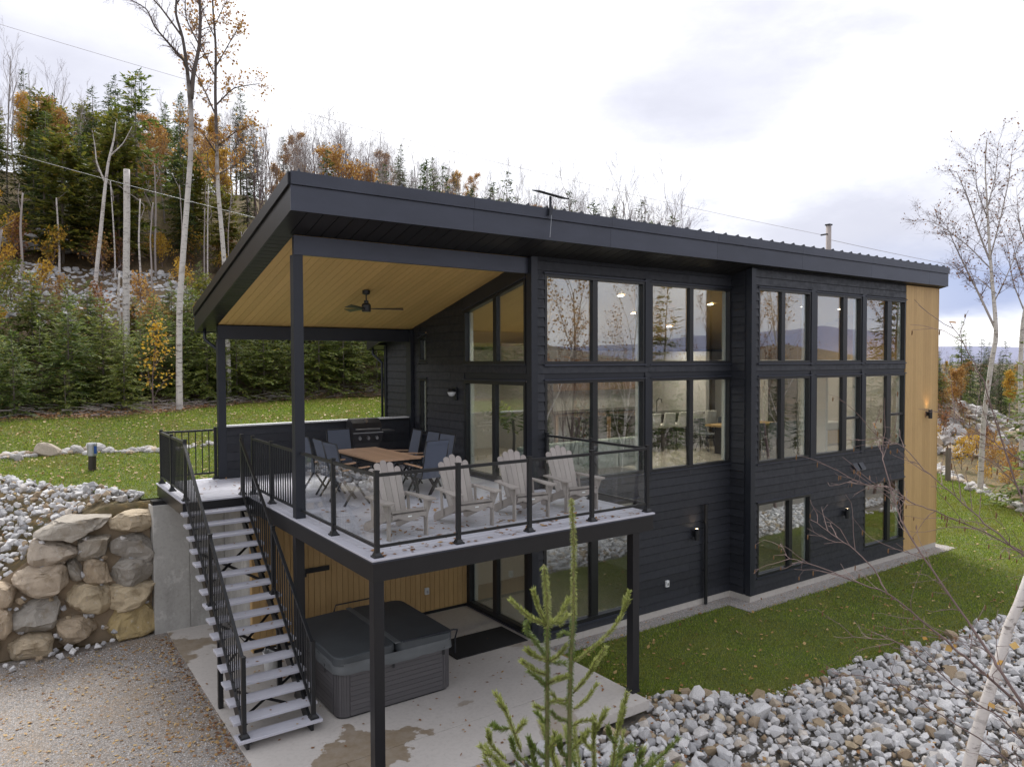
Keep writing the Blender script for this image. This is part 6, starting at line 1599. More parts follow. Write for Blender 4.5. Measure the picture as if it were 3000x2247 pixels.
handtree('birch_snag', 'broken white birch trunk without branches at the left', (.95, 28, float(H(.95, 28))-.1), [(.95,28,5.0,.19),(.97,28,7.4,.18),(1.0,28,9.2,.175),(1.07,28,11.5,.17),(1.1,28,13.75,.165)], [], 'birch', seed=4)
handtree('birch', 'leaning pale dead birch left of the broken trunk', (.2, 32, float(H(.2, 32))-.1), [(.0,32,6.8,.13),(.3,32,10.1,.115),(.45,32,11.4,.11),(.56,32,12.5,.10),(.7,32,13.8,.09),(.84,32,14.9,.075),(1.12,32,16.1,.05),(1.2,32,16.9,.02)],
  [[(.7,32,13.9,.045),(.35,32,14.8,.035),(.3,32,15.6,.02),(.2,32,16.3,.01)],[(.9,32,15.2,.04),(1.5,32,15.9,.02),(1.9,32,16.8,.01)]], 'birch', seed=5, fine=1, tl=.4, upmat='birch')
# slim trunks inside the forest
sl = [(2.4, 33.5, 5.5, .07), (3.2, 35.5, 5, .06), (-2.6, 36.8, 4.5, .09), (-.9, 38, 4.2, .08), (4.8, 36, 6, .05), (5.6, 34, 5, .06), (6.4, 37, 6, .06), (-3.6, 30.5, 4.6, .11), (7.5, 36.5, 6, .05), (1.7, 37.5, 5.5, .06), (3.9, 38.5, 6.5, .08), (8.3, 33, 5, .05), (.9, 29.6, 3.4, .10), (6.9, 31, 5, .05)]
for i, (x, y, h_, r_) in enumerate(sl):
    b = float(H(x, y))-.1; rr = rs(i+900)
    pts = [(x+.12*rr.randn()*s, y, b+h_*s, r_*(1-.45*s)) for s in (0, .3, .6, 1)]
    az = math.degrees(math.atan2(x-CAM[0], y-CAM[1])); sec = [t for a_, b_, t in SECT if a_ <= az < b_][0]
    handtree('dead_trunk', '%s %s dead trunk %s the scree, %s' % ('thin' if r_ < .06 else 'slim' if r_ < .09 else 'stout', 'grey' if i % 3 else 'white', 'below' if y < 32 else 'beside' if y < 36.6 else 'above', sec)+(' and lower down' if i == 8 else ''), (x, y, b), pts, [[(x, y, b+h_*.8, .02), (x+.3*rr.randn(), y, b+h_*.95, .015), (x+.6*rr.randn(), y, b+h_*1.1, .008)]], 'paletwig' if i % 3 else 'birch', seed=i+50, fine=1, tl=.35, upmat='paletwig')
# small yellow leaved sapling at the birch's foot
plant('sapling', tree_proto(*broad(840, 3.4, .03, nb=11, first=.12, spread=.75, depth=2, fine=4, leafn=330, leafs=.12, leafmin=1, crown=.8), 'twig', 'yellow', 'foliage'), 1.0, 21.6, 1.0, 'small sapling with sparse pale yellow leaves beside the tall birch', 'tree', cname='foliage')
# fallen branches and brush at the edge of the lawn
rg = rs(91); mb = MB(); sg = Segs()
for i in range(900):
    x = -8+rg.rand()*24; y = float(yedge(x))+.1+abs(rg.randn())*1.0; a = rg.rand()*6.28; L = .25+.8*rg.rand(); z = float(H(x, y))+.04+.25*rg.rand()**2
    sg.add((x, y, z), (x+L*math.cos(a), y+L*math.sin(a), z+.25*rg.rand()*L), .006+.014*rg.rand()**2, .004)
struct('brushwood', sg.into(MB(), 4), M['paletwig'], 'stuff', 'scattered dead branches and brush along the forest edge')
def lay_leaves(name, n, fn, mat, size, label, seed, zoff=.02, flat=.85):
    rg = rs(seed); P_ = fn(rg, n); mb = MB(); leaves(mb, P_+np.array((0, 0, zoff)), size, rg, .75, flat, np.stack([rg.randn(len(P_)), rg.randn(len(P_)), .25*rg.randn(len(P_))], 1))
    return struct(name, mb, M[mat], 'stuff', label)
def onH(x, y): return np.stack([x, y, H(x, y)], 1)
def f_edge(rg, n):
    x = -9+26*rg.rand(n); y = yedge(x)+np.abs(rg.randn(n))*1.6-.2; return onH(x, y)
lay_leaves('leaf_litter', 9000, f_edge, 'fallen_brown', .10, 'brown leaf litter between lawn and firs', 92, .06, .5)
# ---- grass
def blades(name, P_, hgt, wid, seed, label):
    rg = rs(seed); n = len(P_); a = rg.rand(n)*6.283; t = rg.randn(n, 2)*.35
    w = wid[:, None]*np.stack([np.cos(a), np.sin(a), np.zeros(n)], 1); h = hgt*(.6+.7*rg.rand(n))
    tip = P_+np.stack([t[:, 0]*h, t[:, 1]*h, h], 1)
    mb = MB(); mb.add(np.stack([P_-w, P_+w, tip], 1).reshape(-1, 3), [np.arange(3*n).reshape(n, 3)]); return struct(name, mb, M['blades'], 'stuff', label)
def g_low(rg, n):
    x = 4.5+33*rg.rand(n)**1.9; y = -3.4+15*rg.rand(n)**1.3; k = onlow(x, y); x, y = x[k], y[k]; return onH(x, y)
rg = rs(95); P_ = g_low(rg, 430000); P_[:, 2] += .02; d = np.linalg.norm(P_-CAM, axis=1); k = infov(P_, 1200)[0]; P_, d = P_[k], d[k]
blades('grass', P_, .026+.0011*d, .0022+.00050*d, 96, 'short green lawn grass on the right')
rg = rs(97); x = -9+24*rg.rand(330000); y = 8+17*rg.rand(len(x)); k = (y > yrip(x)) & (y < yedge(x)) & ~((x > -1.25) & (y < 8.0)) & ~((x > 4.5) & (y < 9.4)); P_ = onH(x[k], y[k]); P_[:, 2] += .02
k = infov(P_, 1200)[0]; P_ = P_[k]; d = np.linalg.norm(P_-CAM, axis=1)
blades('grass', P_, .026+.0011*d, .0022+.00050*d, 98, 'short green lawn grass on the upper level')
# ---- fallen leaves
lay_leaves('fallen_leaves', 3000, lambda rg, n: g_low(rg, n), 'fallen', .072, 'small fallen leaves scattered over the right lawn', 101, .065)
def f_up(rg, n):
    x = -8+23*rg.rand(n); y = 9+16*rg.rand(n)**.8; k = (y > yrip(x)) & (y < yedge(x)) & ~((x > 4.5) & (y < 9.4)) & (vnoise(x*.6, y*.6, 3)+.5*rg.rand(n) > .5); return onH(x[k], y[k])
lay_leaves('fallen_leaves', 11000, f_up, 'fallen', .075, 'small fallen leaves scattered over the upper lawn', 102, .07)
def f_gr(rg, n):
    x = -1.12-np.abs(rg.randn(n))*1.9; y = -2+9*rg.rand(n); k = (x > -6) & (vnoise(x*1.3, y*1.3, 3)+.6*rg.rand(n) > .55); return onH(x[k], y[k])
lay_leaves('fallen_leaves', 2600, f_gr, 'fallen', .055, 'brown leaves scattered over the gravel yard', 103, .02)
def f_sl(rg, n):
    x = -1.05+5.5*rg.rand(n); y = -.2+5.2*rg.rand(n); k = ~((x > .25) & (x < 2.27) & (y > 1.84) & (y < 3.9)) & (vnoise(x*1.1, y*1.1, 3)+.6*rg.rand(n) > .62); return np.stack([x[k], y[k], np.zeros(k.sum())], 1)
def f_bk(rg, n):
    x = 1+18*rg.rand(n)**1.5; y = -6+6*rg.rand(n); k = (y < yrock(x)) & ~((x < 4.6) & (y > -.4)) & (vnoise(x*1.5, y*1.5, 3)+.6*rg.rand(n) > .55); P_ = onH(x[k], y[k]); P_[:, 2] += .10+.09*rg.rand(len(P_)); return P_
lay_leaves('fallen_leaves', 2600, f_bk, 'fallen_brown', .055, 'brown and orange leaves caught among the quarry stones', 112, .02, .6)
def f_rp(rg, n):
    x = -7+5.7*rg.rand(n); y = 7.6+5*rg.rand(n); k = y < yrip(x); P_ = onH(x[k], y[k]); P_[:, 2] += .16+.1*rg.rand(len(P_)); return P_
lay_leaves('fallen_leaves', 500, f_rp, 'fallen_brown', .05, 'brown leaves caught among the left riprap', 113, .02, .6)
def f_ed(rg, n):
    y = -2+9*rg.rand(n); x = -1.12-np.abs(rg.randn(n))*.12; return onH(x, y)
lay_leaves('fallen_leaves', 420, f_ed, 'fallen_brown', .05, 'leaves drifted along the edge of the patio slab', 114, .025, .8)
lay_leaves('fallen_leaves', 330, f_sl, 'fallen_brown', .05, 'fallen leaves on the concrete patio', 104, .008, .97)
def f_dk(rg, n):
    x = .15+4.5*rg.rand(n); y = .1+3.2*rg.rand(n)**1.6; k = (x < 4.5) | (y < 2.6); return np.stack([x[k], y[k], np.full(k.sum(), ZD)], 1)
lay_leaves('fallen_leaves', 420, f_dk, 'fallen_brown', .072, 'fallen leaves on the deck under the chairs', 105, .008, .97)
def f_ld(rg, n): return np.stack([-.95+1.4*rg.rand(n), 5.7+2.0*rg.rand(n), np.full(n, ZD)], 1)
lay_leaves('fallen_leaves', 34, f_ld, 'fallen_brown', .07, 'a few fallen leaves on the stair landing', 106, .008, .97)
rg = rs(107); q = [TR[i] for i in rg.randint(0, 16, 46)]; P_ = np.array([(-1.1+1.05*rg.rand(), a+.03+.18*rg.rand(), c) for a, b_, c in q])
lay_leaves('fallen_leaves', 46, lambda r_, n: P_, 'fallen_brown', .042, 'small fallen leaves on the stair treads', 108, .006, .97)
rg = rs(109); x = 4.6+14.6*rg.rand(500); y = np.where(x < 9.75, 2.5+.3*rg.rand(500), 1.9+.3*rg.rand(500)); P_ = np.stack([x, y, np.full(500, -.255)], 1)
lay_leaves('fallen_leaves', 60, lambda r_, n: P_[:60], 'fallen_brown', .055, 'fallen leaves on the gravel strip by the facade', 110, .01, .9)
# pebbles that break the flat look of the gravel yard
rg = rs(111); n = 16000; x = -.98-np.abs(rg.rand(n))**1.0*5; y = -1.2+8.3*rg.rand(n); k = (x < -1.10) & infov(onH(x, y))[0]; x, y = x[k], y[k]; n = len(x)
V0 = np.array([(1, 0, 0), (-.5, .8, 0), (-.5, -.8, 0), (0, 0, .7)]); a = rg.rand(n)*6.28; s = .006+.010*rg.rand(n)**2
ca, sa = np.cos(a), np.sin(a); VX = (V0[None, :, 0]*ca[:, None]-V0[None, :, 1]*sa[:, None])*s[:, None]+x[:, None]; VY = (V0[None, :, 0]*sa[:, None]+V0[None, :, 1]*ca[:, None])*s[:, None]+y[:, None]; VZ = V0[None, :, 2]*s[:, None]+H(x, y)[:, None]+.012
i4 = (np.arange(n)*4)[:, None]
struct('pebbles', MB().add(np.stack([VX, VY, VZ], 2).reshape(-1, 3), [np.concatenate([i4+np.array([[0, 1, 3]]), i4+np.array([[1, 2, 3]]), i4+np.array([[2, 0, 3]])])]), M['riprap'], 'stuff', 'loose pebbles on the gravel yard')

# ---- trees on the right, east of the house
def bz(x, y): return float(H(x, y))-.1
x0 = 30.0
handtree('birch', 'tall leaning white birch with thin twiggy crown nearest the right end of the house', (x0, 5.6, bz(x0, 5.6)),
  [(x0,5.6,-.4,.15),(x0,5.56,1.2,.14),(x0,5.5,2.8,.13),(x0,5.24,5.2,.12),(x0,5.06,6.3,.11),(x0,5.37,9.7,.07),(x0,5.5,11.7,.05),(x0,5.6,13.3,.03),(x0,5.55,14.4,.03)],
  [[(x0,5.1,6.5,.08),(x0,5.7,7.9,.07),(x0,6.3,9.2,.05),(x0,6.9,10.6,.03),(x0,7.1,11.3,.015)],[(x0,5.3,9.2,.07),(x0,5.8,10.6,.055),(x0,6.2,12,.04),(x0,6.7,13.3,.02)],[(x0,5.35,9.5,.05),(x0,5.0,11,.04),(x0,4.7,12.6,.03),(x0,4.6,13.8,.015)],
   [(x0,5.3,9.0,.05),(x0,6.2,10.1,.04),(x0,7.3,11.1,.03),(x0,8.2,11.6,.012)],[(x0,5.5,11.2,.04),(x0,5.9,12.4,.03),(x0,6.0,13.8,.015)],[(x0,5.2,7.6,.04),(x0,4.6,9.0,.03),(x0,4.2,10.2,.015)],[(x0,5.5,11.5,.04),(x0,5.2,12.8,.03),(x0,5.1,14.2,.012)],[(x0,5.1,8.0,.04),(x0,5.9,8.8,.03),(x0,6.8,9.2,.012)]],
  'birch', 'russet', 900, .085, seed=12, upmat='paletwig', fine=6, tl=1.05, thin=.6)
x1 = 31.5
handtree('birch', 'second white birch from the house, rising at the right edge', (x1, 4.6, bz(x1, 4.6)), [(x1,4.6,-.4,.14),(x1,4.65,2,.13),(x1,4.75,4.6,.12),(x1,4.7,6.7,.11),(x1,4.4,8.7,.09),(x1,4.5,10.5,.06),(x1,4.2,12.4,.02)],
  [[(x1,4.6,7.2,.05),(x1,5.1,8.6,.035),(x1,5.3,10.2,.02),(x1,5.7,11.3,.01)],[(x1,4.5,8.0,.05),(x1,4.0,9.6,.03),(x1,3.8,11,.01)],[(x1,4.5,9.6,.04),(x1,4.9,11,.03),(x1,5.0,12.5,.01)]], 'birch', 'russet', 260, .08, seed=13, upmat='paletwig', fine=5, tl=1.0, thin=.6)
x2_ = 33.0
handtree('birch', 'slim birch between the two larger ones at the right', (x2_, 5.0, bz(x2_, 5.0)), [(x2_,5.0,-.4,.11),(x2_,5.0,3,.10),(x2_,5.1,6,.085),(x2_,4.9,9,.06),(x2_,4.8,12,.02)],
  [[(x2_,5,8,.04),(x2_,5.5,9.5,.025),(x2_,5.8,11,.01)],[(x2_,4.9,9,.04),(x2_,4.4,10.5,.02),(x2_,4.1,11.8,.01)]], 'birch', 'russet', 200, .08, seed=14, upmat='paletwig', fine=5, tl=.9, thin=.6)
plant('spruce', tree_proto(*conifer(900, 9, 1.9, 24, tw=.34, step=.13, droop=.25, up=.5, nb=6, bare=.12, pw=.6, gap=.15), 'bark', 'fir'), 27.5, 2.65, 1.0, 'dark green conifer at the right edge among the birches', 'tree', z=-1.2)
plant('spruce', SPR[2], 47, 13.8, .62, 'broad dark fir just right of the honey end panel', 'tree'); plant('spruce', FIR[1], 41.5, 13.2, 1.1, 'small green fir in front of the broad fir by the end panel', 'tree', dz=-.6)
plant('spruce', SPR[0], 52, 15.4, .55, 'pointed green fir behind the pale rock pile', 'tree'); plant('spruce', SPR[3], 62, 17, .6, 'distant dark fir left of the birch trunk', 'tree')
rg = rs(121); placed = []
for i in range(700):
    th = R(62.5+11*rg.rand()); d = 48+75*rg.rand(); x = CAM[0]+d*math.sin(th); y = CAM[1]+d*math.cos(th)
    if not room(x, y, 1.7): continue
    q = rg.rand(); k = 'YEL' if q < .24 else 'BARE' if q < .66 else 'SPR'; nm, _, pr = LBL[k]
    az = math.degrees(th); sec = 'close to the end panel' if az < 67 else 'left of the leaning birch' if az < 69.3 else 'behind the right hand birches'; dj = rg.randint(len(pr))
    lb = '%s %s beyond the pale rock pile, %s' % ('nearer' if d < 68 else 'distant' if d < 95 else 'far distant', {'YEL': ('yellow tree', 'pale yellow tree', 'orange tree', 'small rust tree'), 'BARE': ('bare tree', 'pale bare tree', 'wide bare tree', 'narrow bare tree'), 'SPR': ('dark fir', 'slim fir', 'green fir', 'narrow fir')}[k][dj], sec)
    h_ = float(H(x, y)); want = 5.27-.3+rg.rand()*1.2-h_+(d-60)*.004
    plant(nm, pr[dj], x, y, max(.3, want/9.6)*(.75+.35*rg.rand()), lb, 'tree', 'distant trees: '+lb)
    if len(placed) > 130: break
placed = []
for i in range(400):
    y = -2+16*rg.rand(); x = float(xeast(y))+.9+5.5*rg.rand()**1.3
    if not room(x, y, .8): continue
    k = rg.choice([0, 1, 2], p=[.35, .25, .40])
    s = .55+.5*rg.rand(); lab = '%s %s shrub %s the edging stones, %s' % ('low' if s < .8 else 'tall', ['yellow leaved', 'rust orange', 'brown leaved'][k], 'right behind' if x-float(xeast(y)) < 2.2 else 'farther behind', 'near the end panel' if y > 8.5 else 'left of the leaning birch' if y > 5.2 else 'right of the leaning birch')
    plant('shrub', BUSH[k], x, y, s, lab, 'shrub', 'edge shrubs: '+lab, cname='foliage')
    if len(placed) > 48: break
solo('fence_post', MB().tube([(31.6, 7.6, float(H(31.6, 7.6))-.05), (31.62, 7.6, 1.3)], .12, 10), M['bark'], 'short grey wooden stump post beyond the stone edging on the right', 'post')
# ---- trees on the camera's side of the valley, mirrored in the panes
rg = rs(131)
spots = [(6, -20), (11, -17), (15, -21), (19, -16), (24, -20), (27, -15), (31, -19), (36, -15), (41, -18), (46, -13), (51, -17), (2, -24), (33, -25), (22, -27), (13, -28), (57, -14), (43, -25)]
for i, (x, y) in enumerate(spots):
    pr = SPARSE[i % 3] if i not in (9, 15, 5) else SPR[0]
    plant('birch' if i not in (9, 15, 5) else 'spruce', pr, x, y, 1.35+.35*rg.rand(), 'bare birch on the slope behind the camera, mirrored in the windows' if i not in (9, 15, 5) else 'fir behind the camera, mirrored in the windows', 'tree', 'birches behind the camera' if i not in (9, 15, 5) else 'firs behind the camera')

placed = []  # unseen wood, added to darken what the lower panes mirror
for i in range(400):
    x = -10+85*rg.rand(); y = -30-38*rg.rand()
    if not room(x, y, 3.4): continue
    j = rg.randint(4); k = 'SPR' if rg.rand() < .45 else 'BARE'
    plant('spruce' if k == 'SPR' else 'bare_tree', (SPR if k == 'SPR' else BARE)[j], x, y, .8+.4*rg.rand(), ('fir' if k == 'SPR' else 'bare tree')+' added behind the camera to darken the window reflections', 'tree', 'added wood behind the camera: '+k)
    if len(placed) > 105: break
# ---- foreground: fir leaders close to the camera
M['needle'] = mk_leafmat('fresh_fir_needles', [(0, (.16, .20, .045)), (.5, (.33, .37, .085)), (1, (.52, .54, .22))], .35, .5)
M['needle_dark'] = mk_leafmat('older_fir_needles', [(0, (.07, .11, .022)), (.6, (.14, .20, .040)), (1, (.22, .27, .06))], .3, .5)
M['shoot'] = simple('fir_shoot_bark', (.17, .15, .065), .8, 0, 30, .3, .3, 200).m
O = np.array((-1.03, -5.25, float(H(-1.03, -5.25))))
ff = thing('young_fir', 'fresh green fir leaders close to the camera at the bottom centre', 'fir tree', tuple(O))
rg = rs(141); wood = []; NC = {0: ([], [], []), 1: ([], [], [])}
def shoot(pts, r0, r1, dens=430, ln=.021, old=0, k0=.0):
    dens *= 1.35; ln *= 1.12
    """a twig covered with needles; pts in world coordinates"""
    P_ = np.array(pts, float); n = len(P_); s = np.arange(n); f = np.linspace(0, n-1, (n-1)*5+1); Q = np.stack([np.interp(f, s, P_[:, k]) for k in range(3)], 1); Q[1:-1] = (Q[:-2]+Q[1:-1]*2+Q[2:])/4
    wood.append((Q-O, np.linspace(r0, r1, len(Q)))); seg = np.linalg.norm(np.diff(Q, axis=0), axis=1); cum = np.r_[0, np.cumsum(seg)]; L = cum[-1]; m_ = int(L*dens)
    t = (k0+(1-k0)*rg.rand(m_))*L; C = np.stack([np.interp(t, cum, Q[:, k]) for k in range(3)], 1); i = np.clip(np.searchsorted(cum, t)-1, 0, len(seg)-1); T = (Q[1:]-Q[:-1])[i]; T /= np.linalg.norm(T, axis=1)[:, None]
    ra = rg.randn(m_, 3); ra -= (ra*T).sum(1)[:, None]*T; ra /= np.linalg.norm(ra, axis=1)[:, None]; ra[:, 2] += .25
    D = ra*.95+T*.85; a, b, c = NC[old]; a.append(C-O); b.append(D); c.append(ln*1.12*(.7+.5*rg.rand(m_)))
def v3(*a): return np.array(a, float)
# view-independent layout: two leaders with whorls of side shoots
SH = {'A':[(-1.17,-5.23,4.53),(-1.16,-5.24,4.31),(-1.17,-5.25,4.09),(-1.17,-5.25,3.89),(-1.19,-5.25,3.65),(-1.2,-5.25,3.38),(-1.21,-5.26,3.02)],'B':[(-1.26,-5.1,4.15),(-1.25,-5.12,3.96),(-1.25,-5.12,3.81),(-1.26,-5.13,3.45),(-1.27,-5.14,2.98)],'b1':[(-1.25,-5.12,3.81),(-1.35,-5.08,3.87),(-1.44,-5.04,3.97)],'b2':[(-1.25,-5.12,3.81),(-1.29,-5.09,3.91),(-1.31,-5.07,4.01)],'b3':[(-1.25,-5.12,3.8),(-1.17,-5.12,3.84),(-1.09,-5.11,3.93)],'b4':[(-1.25,-5.12,3.81),(-1.21,-5.11,3.83),(-1.15,-5.11,3.8),(-1.09,-5.1,3.84)],'b5':[(-1.25,-5.13,3.62),(-1.34,-5.12,3.66),(-1.4,-5.13,3.72)],'b6':[(-1.25,-5.13,3.61),(-1.23,-5.19,3.66),(-1.21,-5.24,3.73)],'b7':[(-1.26,-5.13,3.54),(-1.35,-5.13,3.59),(-1.43,-5.13,3.66)],'b8':[(-1.26,-5.13,3.47),(-1.3,-5.11,3.52),(-1.35,-5.08,3.57)],'b9':[(-1.26,-5.13,3.49),(-1.25,-5.2,3.54),(-1.24,-5.28,3.58)],'b10':[(-1.26,-5.13,3.35),(-1.3,-5.11,3.36),(-1.33,-5.1,3.38)],'b11':[(-1.26,-5.14,3.27),(-1.28,-5.1,3.29),(-1.29,-5.07,3.32)],'b12':[(-1.26,-5.13,3.39),(-1.23,-5.19,3.41),(-1.21,-5.23,3.4)],'b13':[(-1.33,-5.06,3.86),(-1.34,-5.05,3.82),(-1.34,-5.04,3.78),(-1.28,-5.07,3.7),(-1.22,-5.1,3.6),(-1.14,-5.14,3.58)],'a1':[(-1.18,-5.25,3.63),(-1.09,-5.3,3.7),(-0.99,-5.36,3.8),(-0.94,-5.39,3.89),(-0.9,-5.4,4.01)],'a2':[(-1.18,-5.26,3.47),(-1.15,-5.35,3.59),(-1.11,-5.44,3.76)],'a3':[(-1.18,-5.26,3.38),(-1.12,-5.29,3.42),(-1.06,-5.32,3.51)],'a4':[(-1.19,-5.26,3.29),(-1.16,-5.31,3.33),(-1.13,-5.37,3.35)],'a5':[(-1.19,-5.25,3.43),(-1.26,-5.22,3.43),(-1.29,-5.21,3.48)],'a6':[(-1.19,-5.25,3.31),(-1.27,-5.23,3.34),(-1.31,-5.23,3.39)],'a7':[(-1.18,-5.25,3.78),(-1.2,-5.2,3.79),(-1.21,-5.17,3.76)],'l1':[(-1.43,-5.12,3.16),(-1.49,-5.07,3.37),(-1.54,-5.03,3.48)],'l2':[(-1.51,-5.18,3.31),(-1.49,-5.2,3.35),(-1.47,-5.21,3.38)],'l3':[(-1.45,-5.05,3.27),(-1.5,-5.02,3.26),(-1.54,-4.99,3.29)],'l4':[(-1.43,-4.98,3.05),(-1.5,-4.93,3.13),(-1.51,-4.91,3.22)],'l5':[(-1.53,-5.12,3.09),(-1.58,-5.08,3.16),(-1.64,-5.03,3.22)],'l6':[(-1.48,-5.19,3.15),(-1.51,-5.16,3.22),(-1.52,-5.15,3.28)],'l7':[(-1.38,-5.19,3.07),(-1.39,-5.17,3.17),(-1.41,-5.16,3.25)],'r1':[(-1.09,-5.33,3.01),(-1.09,-5.32,3.19),(-1.08,-5.32,3.34)],'r2':[(-1.08,-5.31,3.22),(-1.05,-5.33,3.3),(-1.02,-5.35,3.37)],'r3':[(-1.07,-5.45,3.1),(-1.05,-5.46,3.28),(-1.0,-5.49,3.51)],'r4':[(-1.02,-5.39,3.1),(-0.96,-5.43,3.15),(-0.91,-5.46,3.18)],'r5':[(-1.11,-5.35,3.16),(-1.15,-5.32,3.21),(-1.16,-5.31,3.26)],'r6':[(-1.12,-5.54,3.28),(-1.15,-5.52,3.33),(-1.16,-5.51,3.38)],'r7':[(-1.14,-5.66,3.18),(-1.1,-5.68,3.26),(-1.09,-5.69,3.31)],'m1':[(-1.19,-5.14,2.96),(-1.22,-5.12,3.09),(-1.2,-5.12,3.2)],'m2':[(-1.16,-5.2,3.11),(-1.1,-5.24,3.18),(-1.07,-5.26,3.23)],'m3':[(-1.2,-5.26,3.08),(-1.24,-5.23,3.15),(-1.25,-5.22,3.22)],'m4':[(-1.33,-5.22,3.13),(-1.38,-5.19,3.18),(-1.4,-5.17,3.21)],'m5':[(-1.29,-5.17,3.14),(-1.26,-5.19,3.19),(-1.23,-5.21,3.22)]}
for k_, p_ in SH.items():
    if k_ in 'AB':
        shoot(p_[:4 if k_ == 'A' else 3], .0055, .0085, 1900, .019 if k_ == 'A' else .023); shoot(p_[3 if k_ == 'A' else 2:], .009, .013, 1900, .020, 1)
        e = p_[-1]; wood.append((np.array([e, (e[0], e[1], O[2])])-O, np.array((.013, .045))))
    else:
        old = 0 if k_ in ('b1', 'b2', 'b3', 'b4', 'a1', 'a2', 'l1', 'l2', 'l4', 'r1', 'r3', 'a3', 'b6') else int(rg.rand() < .6)
        shoot(p_, .0048, .0028, 1750, .022 if k_[0] != 'a' else .018, old, .02)
        if k_[0] in 'lrm' or k_ in ('a1', 'a2', 'b5', 'b7', 'b9'):
            c, q = np.array(p_[-2]), np.array(p_[-1]); d = q-c; l = np.linalg.norm(d)
            for s_ in (-1, 1): sd = np.cross(d/l, (0, 0, 1))*s_; shoot([c+d*.1, c+d*.45+sd*l*.35, c+d*.7+sd*l*.55], .003, .002, 1500, .018, old)
    
for i in range(60):      # leafy mass low down, below the two leaders
    a_ = rg.rand()*6.283; r_ = .12+.50*rg.rand(); c = v3(-1.05+r_*math.cos(a_), -5.25+r_*math.sin(a_), 2.98-.35*r_*rg.rand()-.30*rg.rand()); d = v3(math.cos(a_)*.8, math.sin(a_)*.8, .45+.3*rg.randn()); l = .16+.16*rg.rand()
    shoot([c-d*l*.6, c, c+d*l*.6, c+d*l+v3(0, 0, .03)], .005, .003, 1400, .022, int(rg.rand() < .55))
mb = MB()
for Q, r_ in wood: mb.tube(Q, r_, 6)
part('stem', mb, M['shoot'], ff, smooth=True, fixn=False)
for k, nm in ((0, 'needle'), (1, 'needle_dark')):
    a, b, c = (np.concatenate(q) for q in NC[k]); mb = MB(); n = len(a); D = b/np.linalg.norm(b, axis=1)[:, None]; W = np.cross(D, rs(5+k).randn(n, 3)); W /= np.linalg.norm(W, axis=1)[:, None]; W *= .0015
    mb.add(np.stack([a-W, a+W, a+D*c[:, None]+W*.4, a+D*c[:, None]-W*.4], 1).reshape(-1, 3), [np.arange(4*n).reshape(n, 4)]); part('needles', mb, M[nm], ff, kind='stuff', fixn=False)

# ---- foreground birch and its bare hanging branches at the right
tb = np.array([[8.4, -5.3, 9.6, .012], [7.8, -5.35, 8.0, .03], [7.1, -5.25, 6.4, .045], [6.35, -5.15, 4.7, .055], [5.87, -5.06, 3.57, .06], [5.61, -5.02, 3.07, .065], [5.35, -4.97, 2.61, .07], [5.25, -4.91, 2.36, .072], [5.11, -4.89, 2.04, .075], [4.91, -4.83, 1.56, .08], [4.81, -4.77, 1.15, .085], [4.52, -4.72, 0.4, .09], [4.35, -4.7, -1.6, .11]][::-1], float)
fb = thing('birch', 'smooth white birch trunk leaning at the lower right corner above the quarry stones', 'tree', (4.35, -4.7, -1.6))
bo = np.array((4.35, -4.7, -1.6)); tq = tb.copy(); tq[:, :3] -= bo; tq[:, 3] *= .72
part('trunk', MB().tube(tq[:, :3], tq[:, 3], 12), M['birch'], fb, smooth=True)
bo = np.array((3.3, -7.5, float(H(3.3, -7.5))-.1)); fb = thing('birch', 'bare birch whose thin catkin hung branches reach in from the right edge', 'tree', tuple(bo))
part('trunk', MB().tube([(0, 0, 0), (.05, .02, 3), (.0, .05, 5.5), (.1, 0, 8), (.15, .05, 10.5)], [.10, .085, .06, .035, .008], 10), M['birch'], fb, smooth=True)
BR = {'a': [[2.11,-6.37,2.73],[1.83,-6.01,3.14],[1.83,-5.86,3.23],[1.77,-5.66,3.38],[1.7,-5.46,3.53],[1.59,-5.24,3.6],[1.48,-5.01,3.68],[1.42,-4.82,3.69],[1.46,-4.7,3.79]],'b': [[1.22,-5.71,3.68],[1.28,-5.6,3.79],[1.28,-5.45,3.92],[1.25,-5.28,4.0],[1.23,-5.12,4.09]],'c': [[1.64,-6.52,2.87],[1.52,-6.28,3.28],[1.57,-6.16,3.4],[1.58,-6.02,3.57],[1.51,-5.8,3.91],[1.52,-5.66,4.09],[1.6,-5.56,4.23],[1.65,-5.44,4.52],[1.75,-5.36,4.62],[1.82,-5.26,4.79]],'d': [[2.37,-6.26,3.81],[2.25,-6.03,3.94],[2.2,-5.85,4.02],[2.08,-5.61,4.13],[2.05,-5.44,4.17],[2.05,-5.29,4.27],[1.98,-5.1,4.27],[1.99,-4.95,4.32]],'e': [[2.02,-6.38,3.8],[1.86,-6.12,4.09],[1.86,-5.96,4.21],[1.85,-5.81,4.34],[1.83,-5.64,4.47],[1.84,-5.5,4.62],[1.8,-5.32,4.7]],'f': [[1.78,-6.46,3.97],[1.77,-6.29,4.36],[1.82,-6.16,4.71],[1.85,-6.02,5.14],[1.9,-5.9,5.34],[1.92,-5.77,5.54]],'g': [[2.22,-6.34,2.25],[2.01,-6.03,2.54],[1.86,-5.78,2.68],[1.74,-5.54,2.85],[1.61,-5.3,2.88],[1.55,-5.11,2.84]],'h': [[1.87,-6.45,2.49],[1.8,-6.24,2.84],[1.74,-6.05,2.92],[1.64,-5.83,3.1],[1.57,-5.63,3.25],[1.52,-5.45,3.23],[1.39,-5.21,3.2]],'i': [[2.5,-6.21,4.37],[2.39,-5.99,4.58],[2.41,-5.84,4.67],[2.39,-5.68,4.78],[2.37,-5.52,4.94]]}
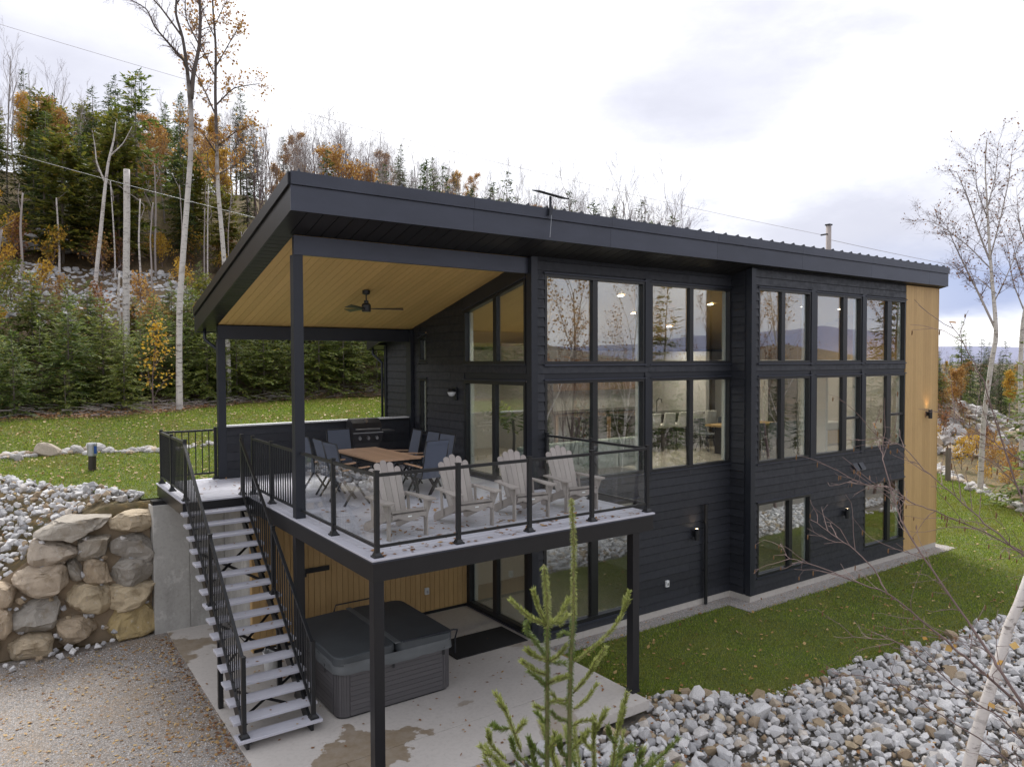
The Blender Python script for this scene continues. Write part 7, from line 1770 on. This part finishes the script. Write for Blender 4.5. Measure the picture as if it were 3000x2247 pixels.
M['redtwig'] = mk_bark('red_brown_birch_twig', (.085, .055, .050), (.20, .145, .13), (1, 1, 1)); M['catkin'] = simple('brown_catkin', (.16, .085, .035), .8, 0, 40, .4, .6, 300).m
rg = rs(151); sg = Segs(); CK = []; BL_ = []; lens = {'a': .012, 'b': .006, 'c': .012, 'd': .008, 'e': .008, 'f': .009, 'g': .008, 'h': .008, 'i': .007}
for k_, p_ in BR.items():
    P_ = np.array(p_)
    if k_ != 'b': P_ = np.vstack([(3.3, -7.48, P_[0][2]-.45), P_[0]*.5+np.array((3.3, -7.48, P_[0][2]-.35))*.5+np.array((0, 0, .05)), P_])
    n = len(P_); s_ = np.arange(n); f = np.linspace(0, n-1, (n-1)*4+1); Q = np.stack([np.interp(f, s_, P_[:, k]) for k in range(3)], 1); Q[1:-1] = (Q[:-2]+Q[1:-1]*2+Q[2:])/4; Q += rg.randn(*Q.shape)*.004
    part('branch', MB().tube(Q-bo, np.linspace(lens[k_], .0022, len(Q)), 6), M['redtwig'], fb, smooth=True, fixn=False)
    for i in range(8, len(Q)-1):
        if rg.rand() < .62:
            d = unit(Q[i+1]-Q[i-1]); ax = unit(np.cross(d, rg.randn(3))); dd = unit(d*.75+ax*.65+np.array((0, 0, .12))); p = Q[i]; L = .12+.34*rg.rand(); r = .0030
            for k in range(5):
                dd = unit(dd+rg.randn(3)*.16); q = p+dd*L/5; sg.add(p, q, r, r*.85); r *= .85
                if rg.rand() < .40: e = unit(dd+rg.randn(3)*.55); l2 = L*.3*rg.rand()+.03; sg.add(q, q+e*l2, r*.8, .0011); (CK if rg.rand() < .28 else BL_).append(q+e*l2)
                p = q
            if rg.rand() < .22: CK.append(p)
part('twigs', (lambda m_: (sg.into(m_, 4), m_)[1])(MB()), M['redtwig'], fb, fixn=False); fb.children[-1].data.transform(Matrix.Translation(Vector(-bo)))
mb = MB()
for c in CK: l = .028+.02*rg.rand(); mb.tube([c-bo, c-bo+np.array((.003, 0, -l*.3)), c-bo+np.array((.004, .002, -l*.75)), c-bo+np.array((.004, .002, -l))], [.0015, .0050, .0048, .0015], 6)
part('catkins', mb, M['catkin'], fb, kind='stuff', fixn=False)
mb = MB(); C = np.array(BL_[:8]+[p_[-1] for p_ in (BR['f'], BR['c'])]+[BR['a'][2]])-bo; leaves(mb, C, .05, rg, .9, .2)
part('dry_leaves', mb, M['orange'], fb, kind='stuff', fixn=False)
print('objects', len(bpy.data.objects))
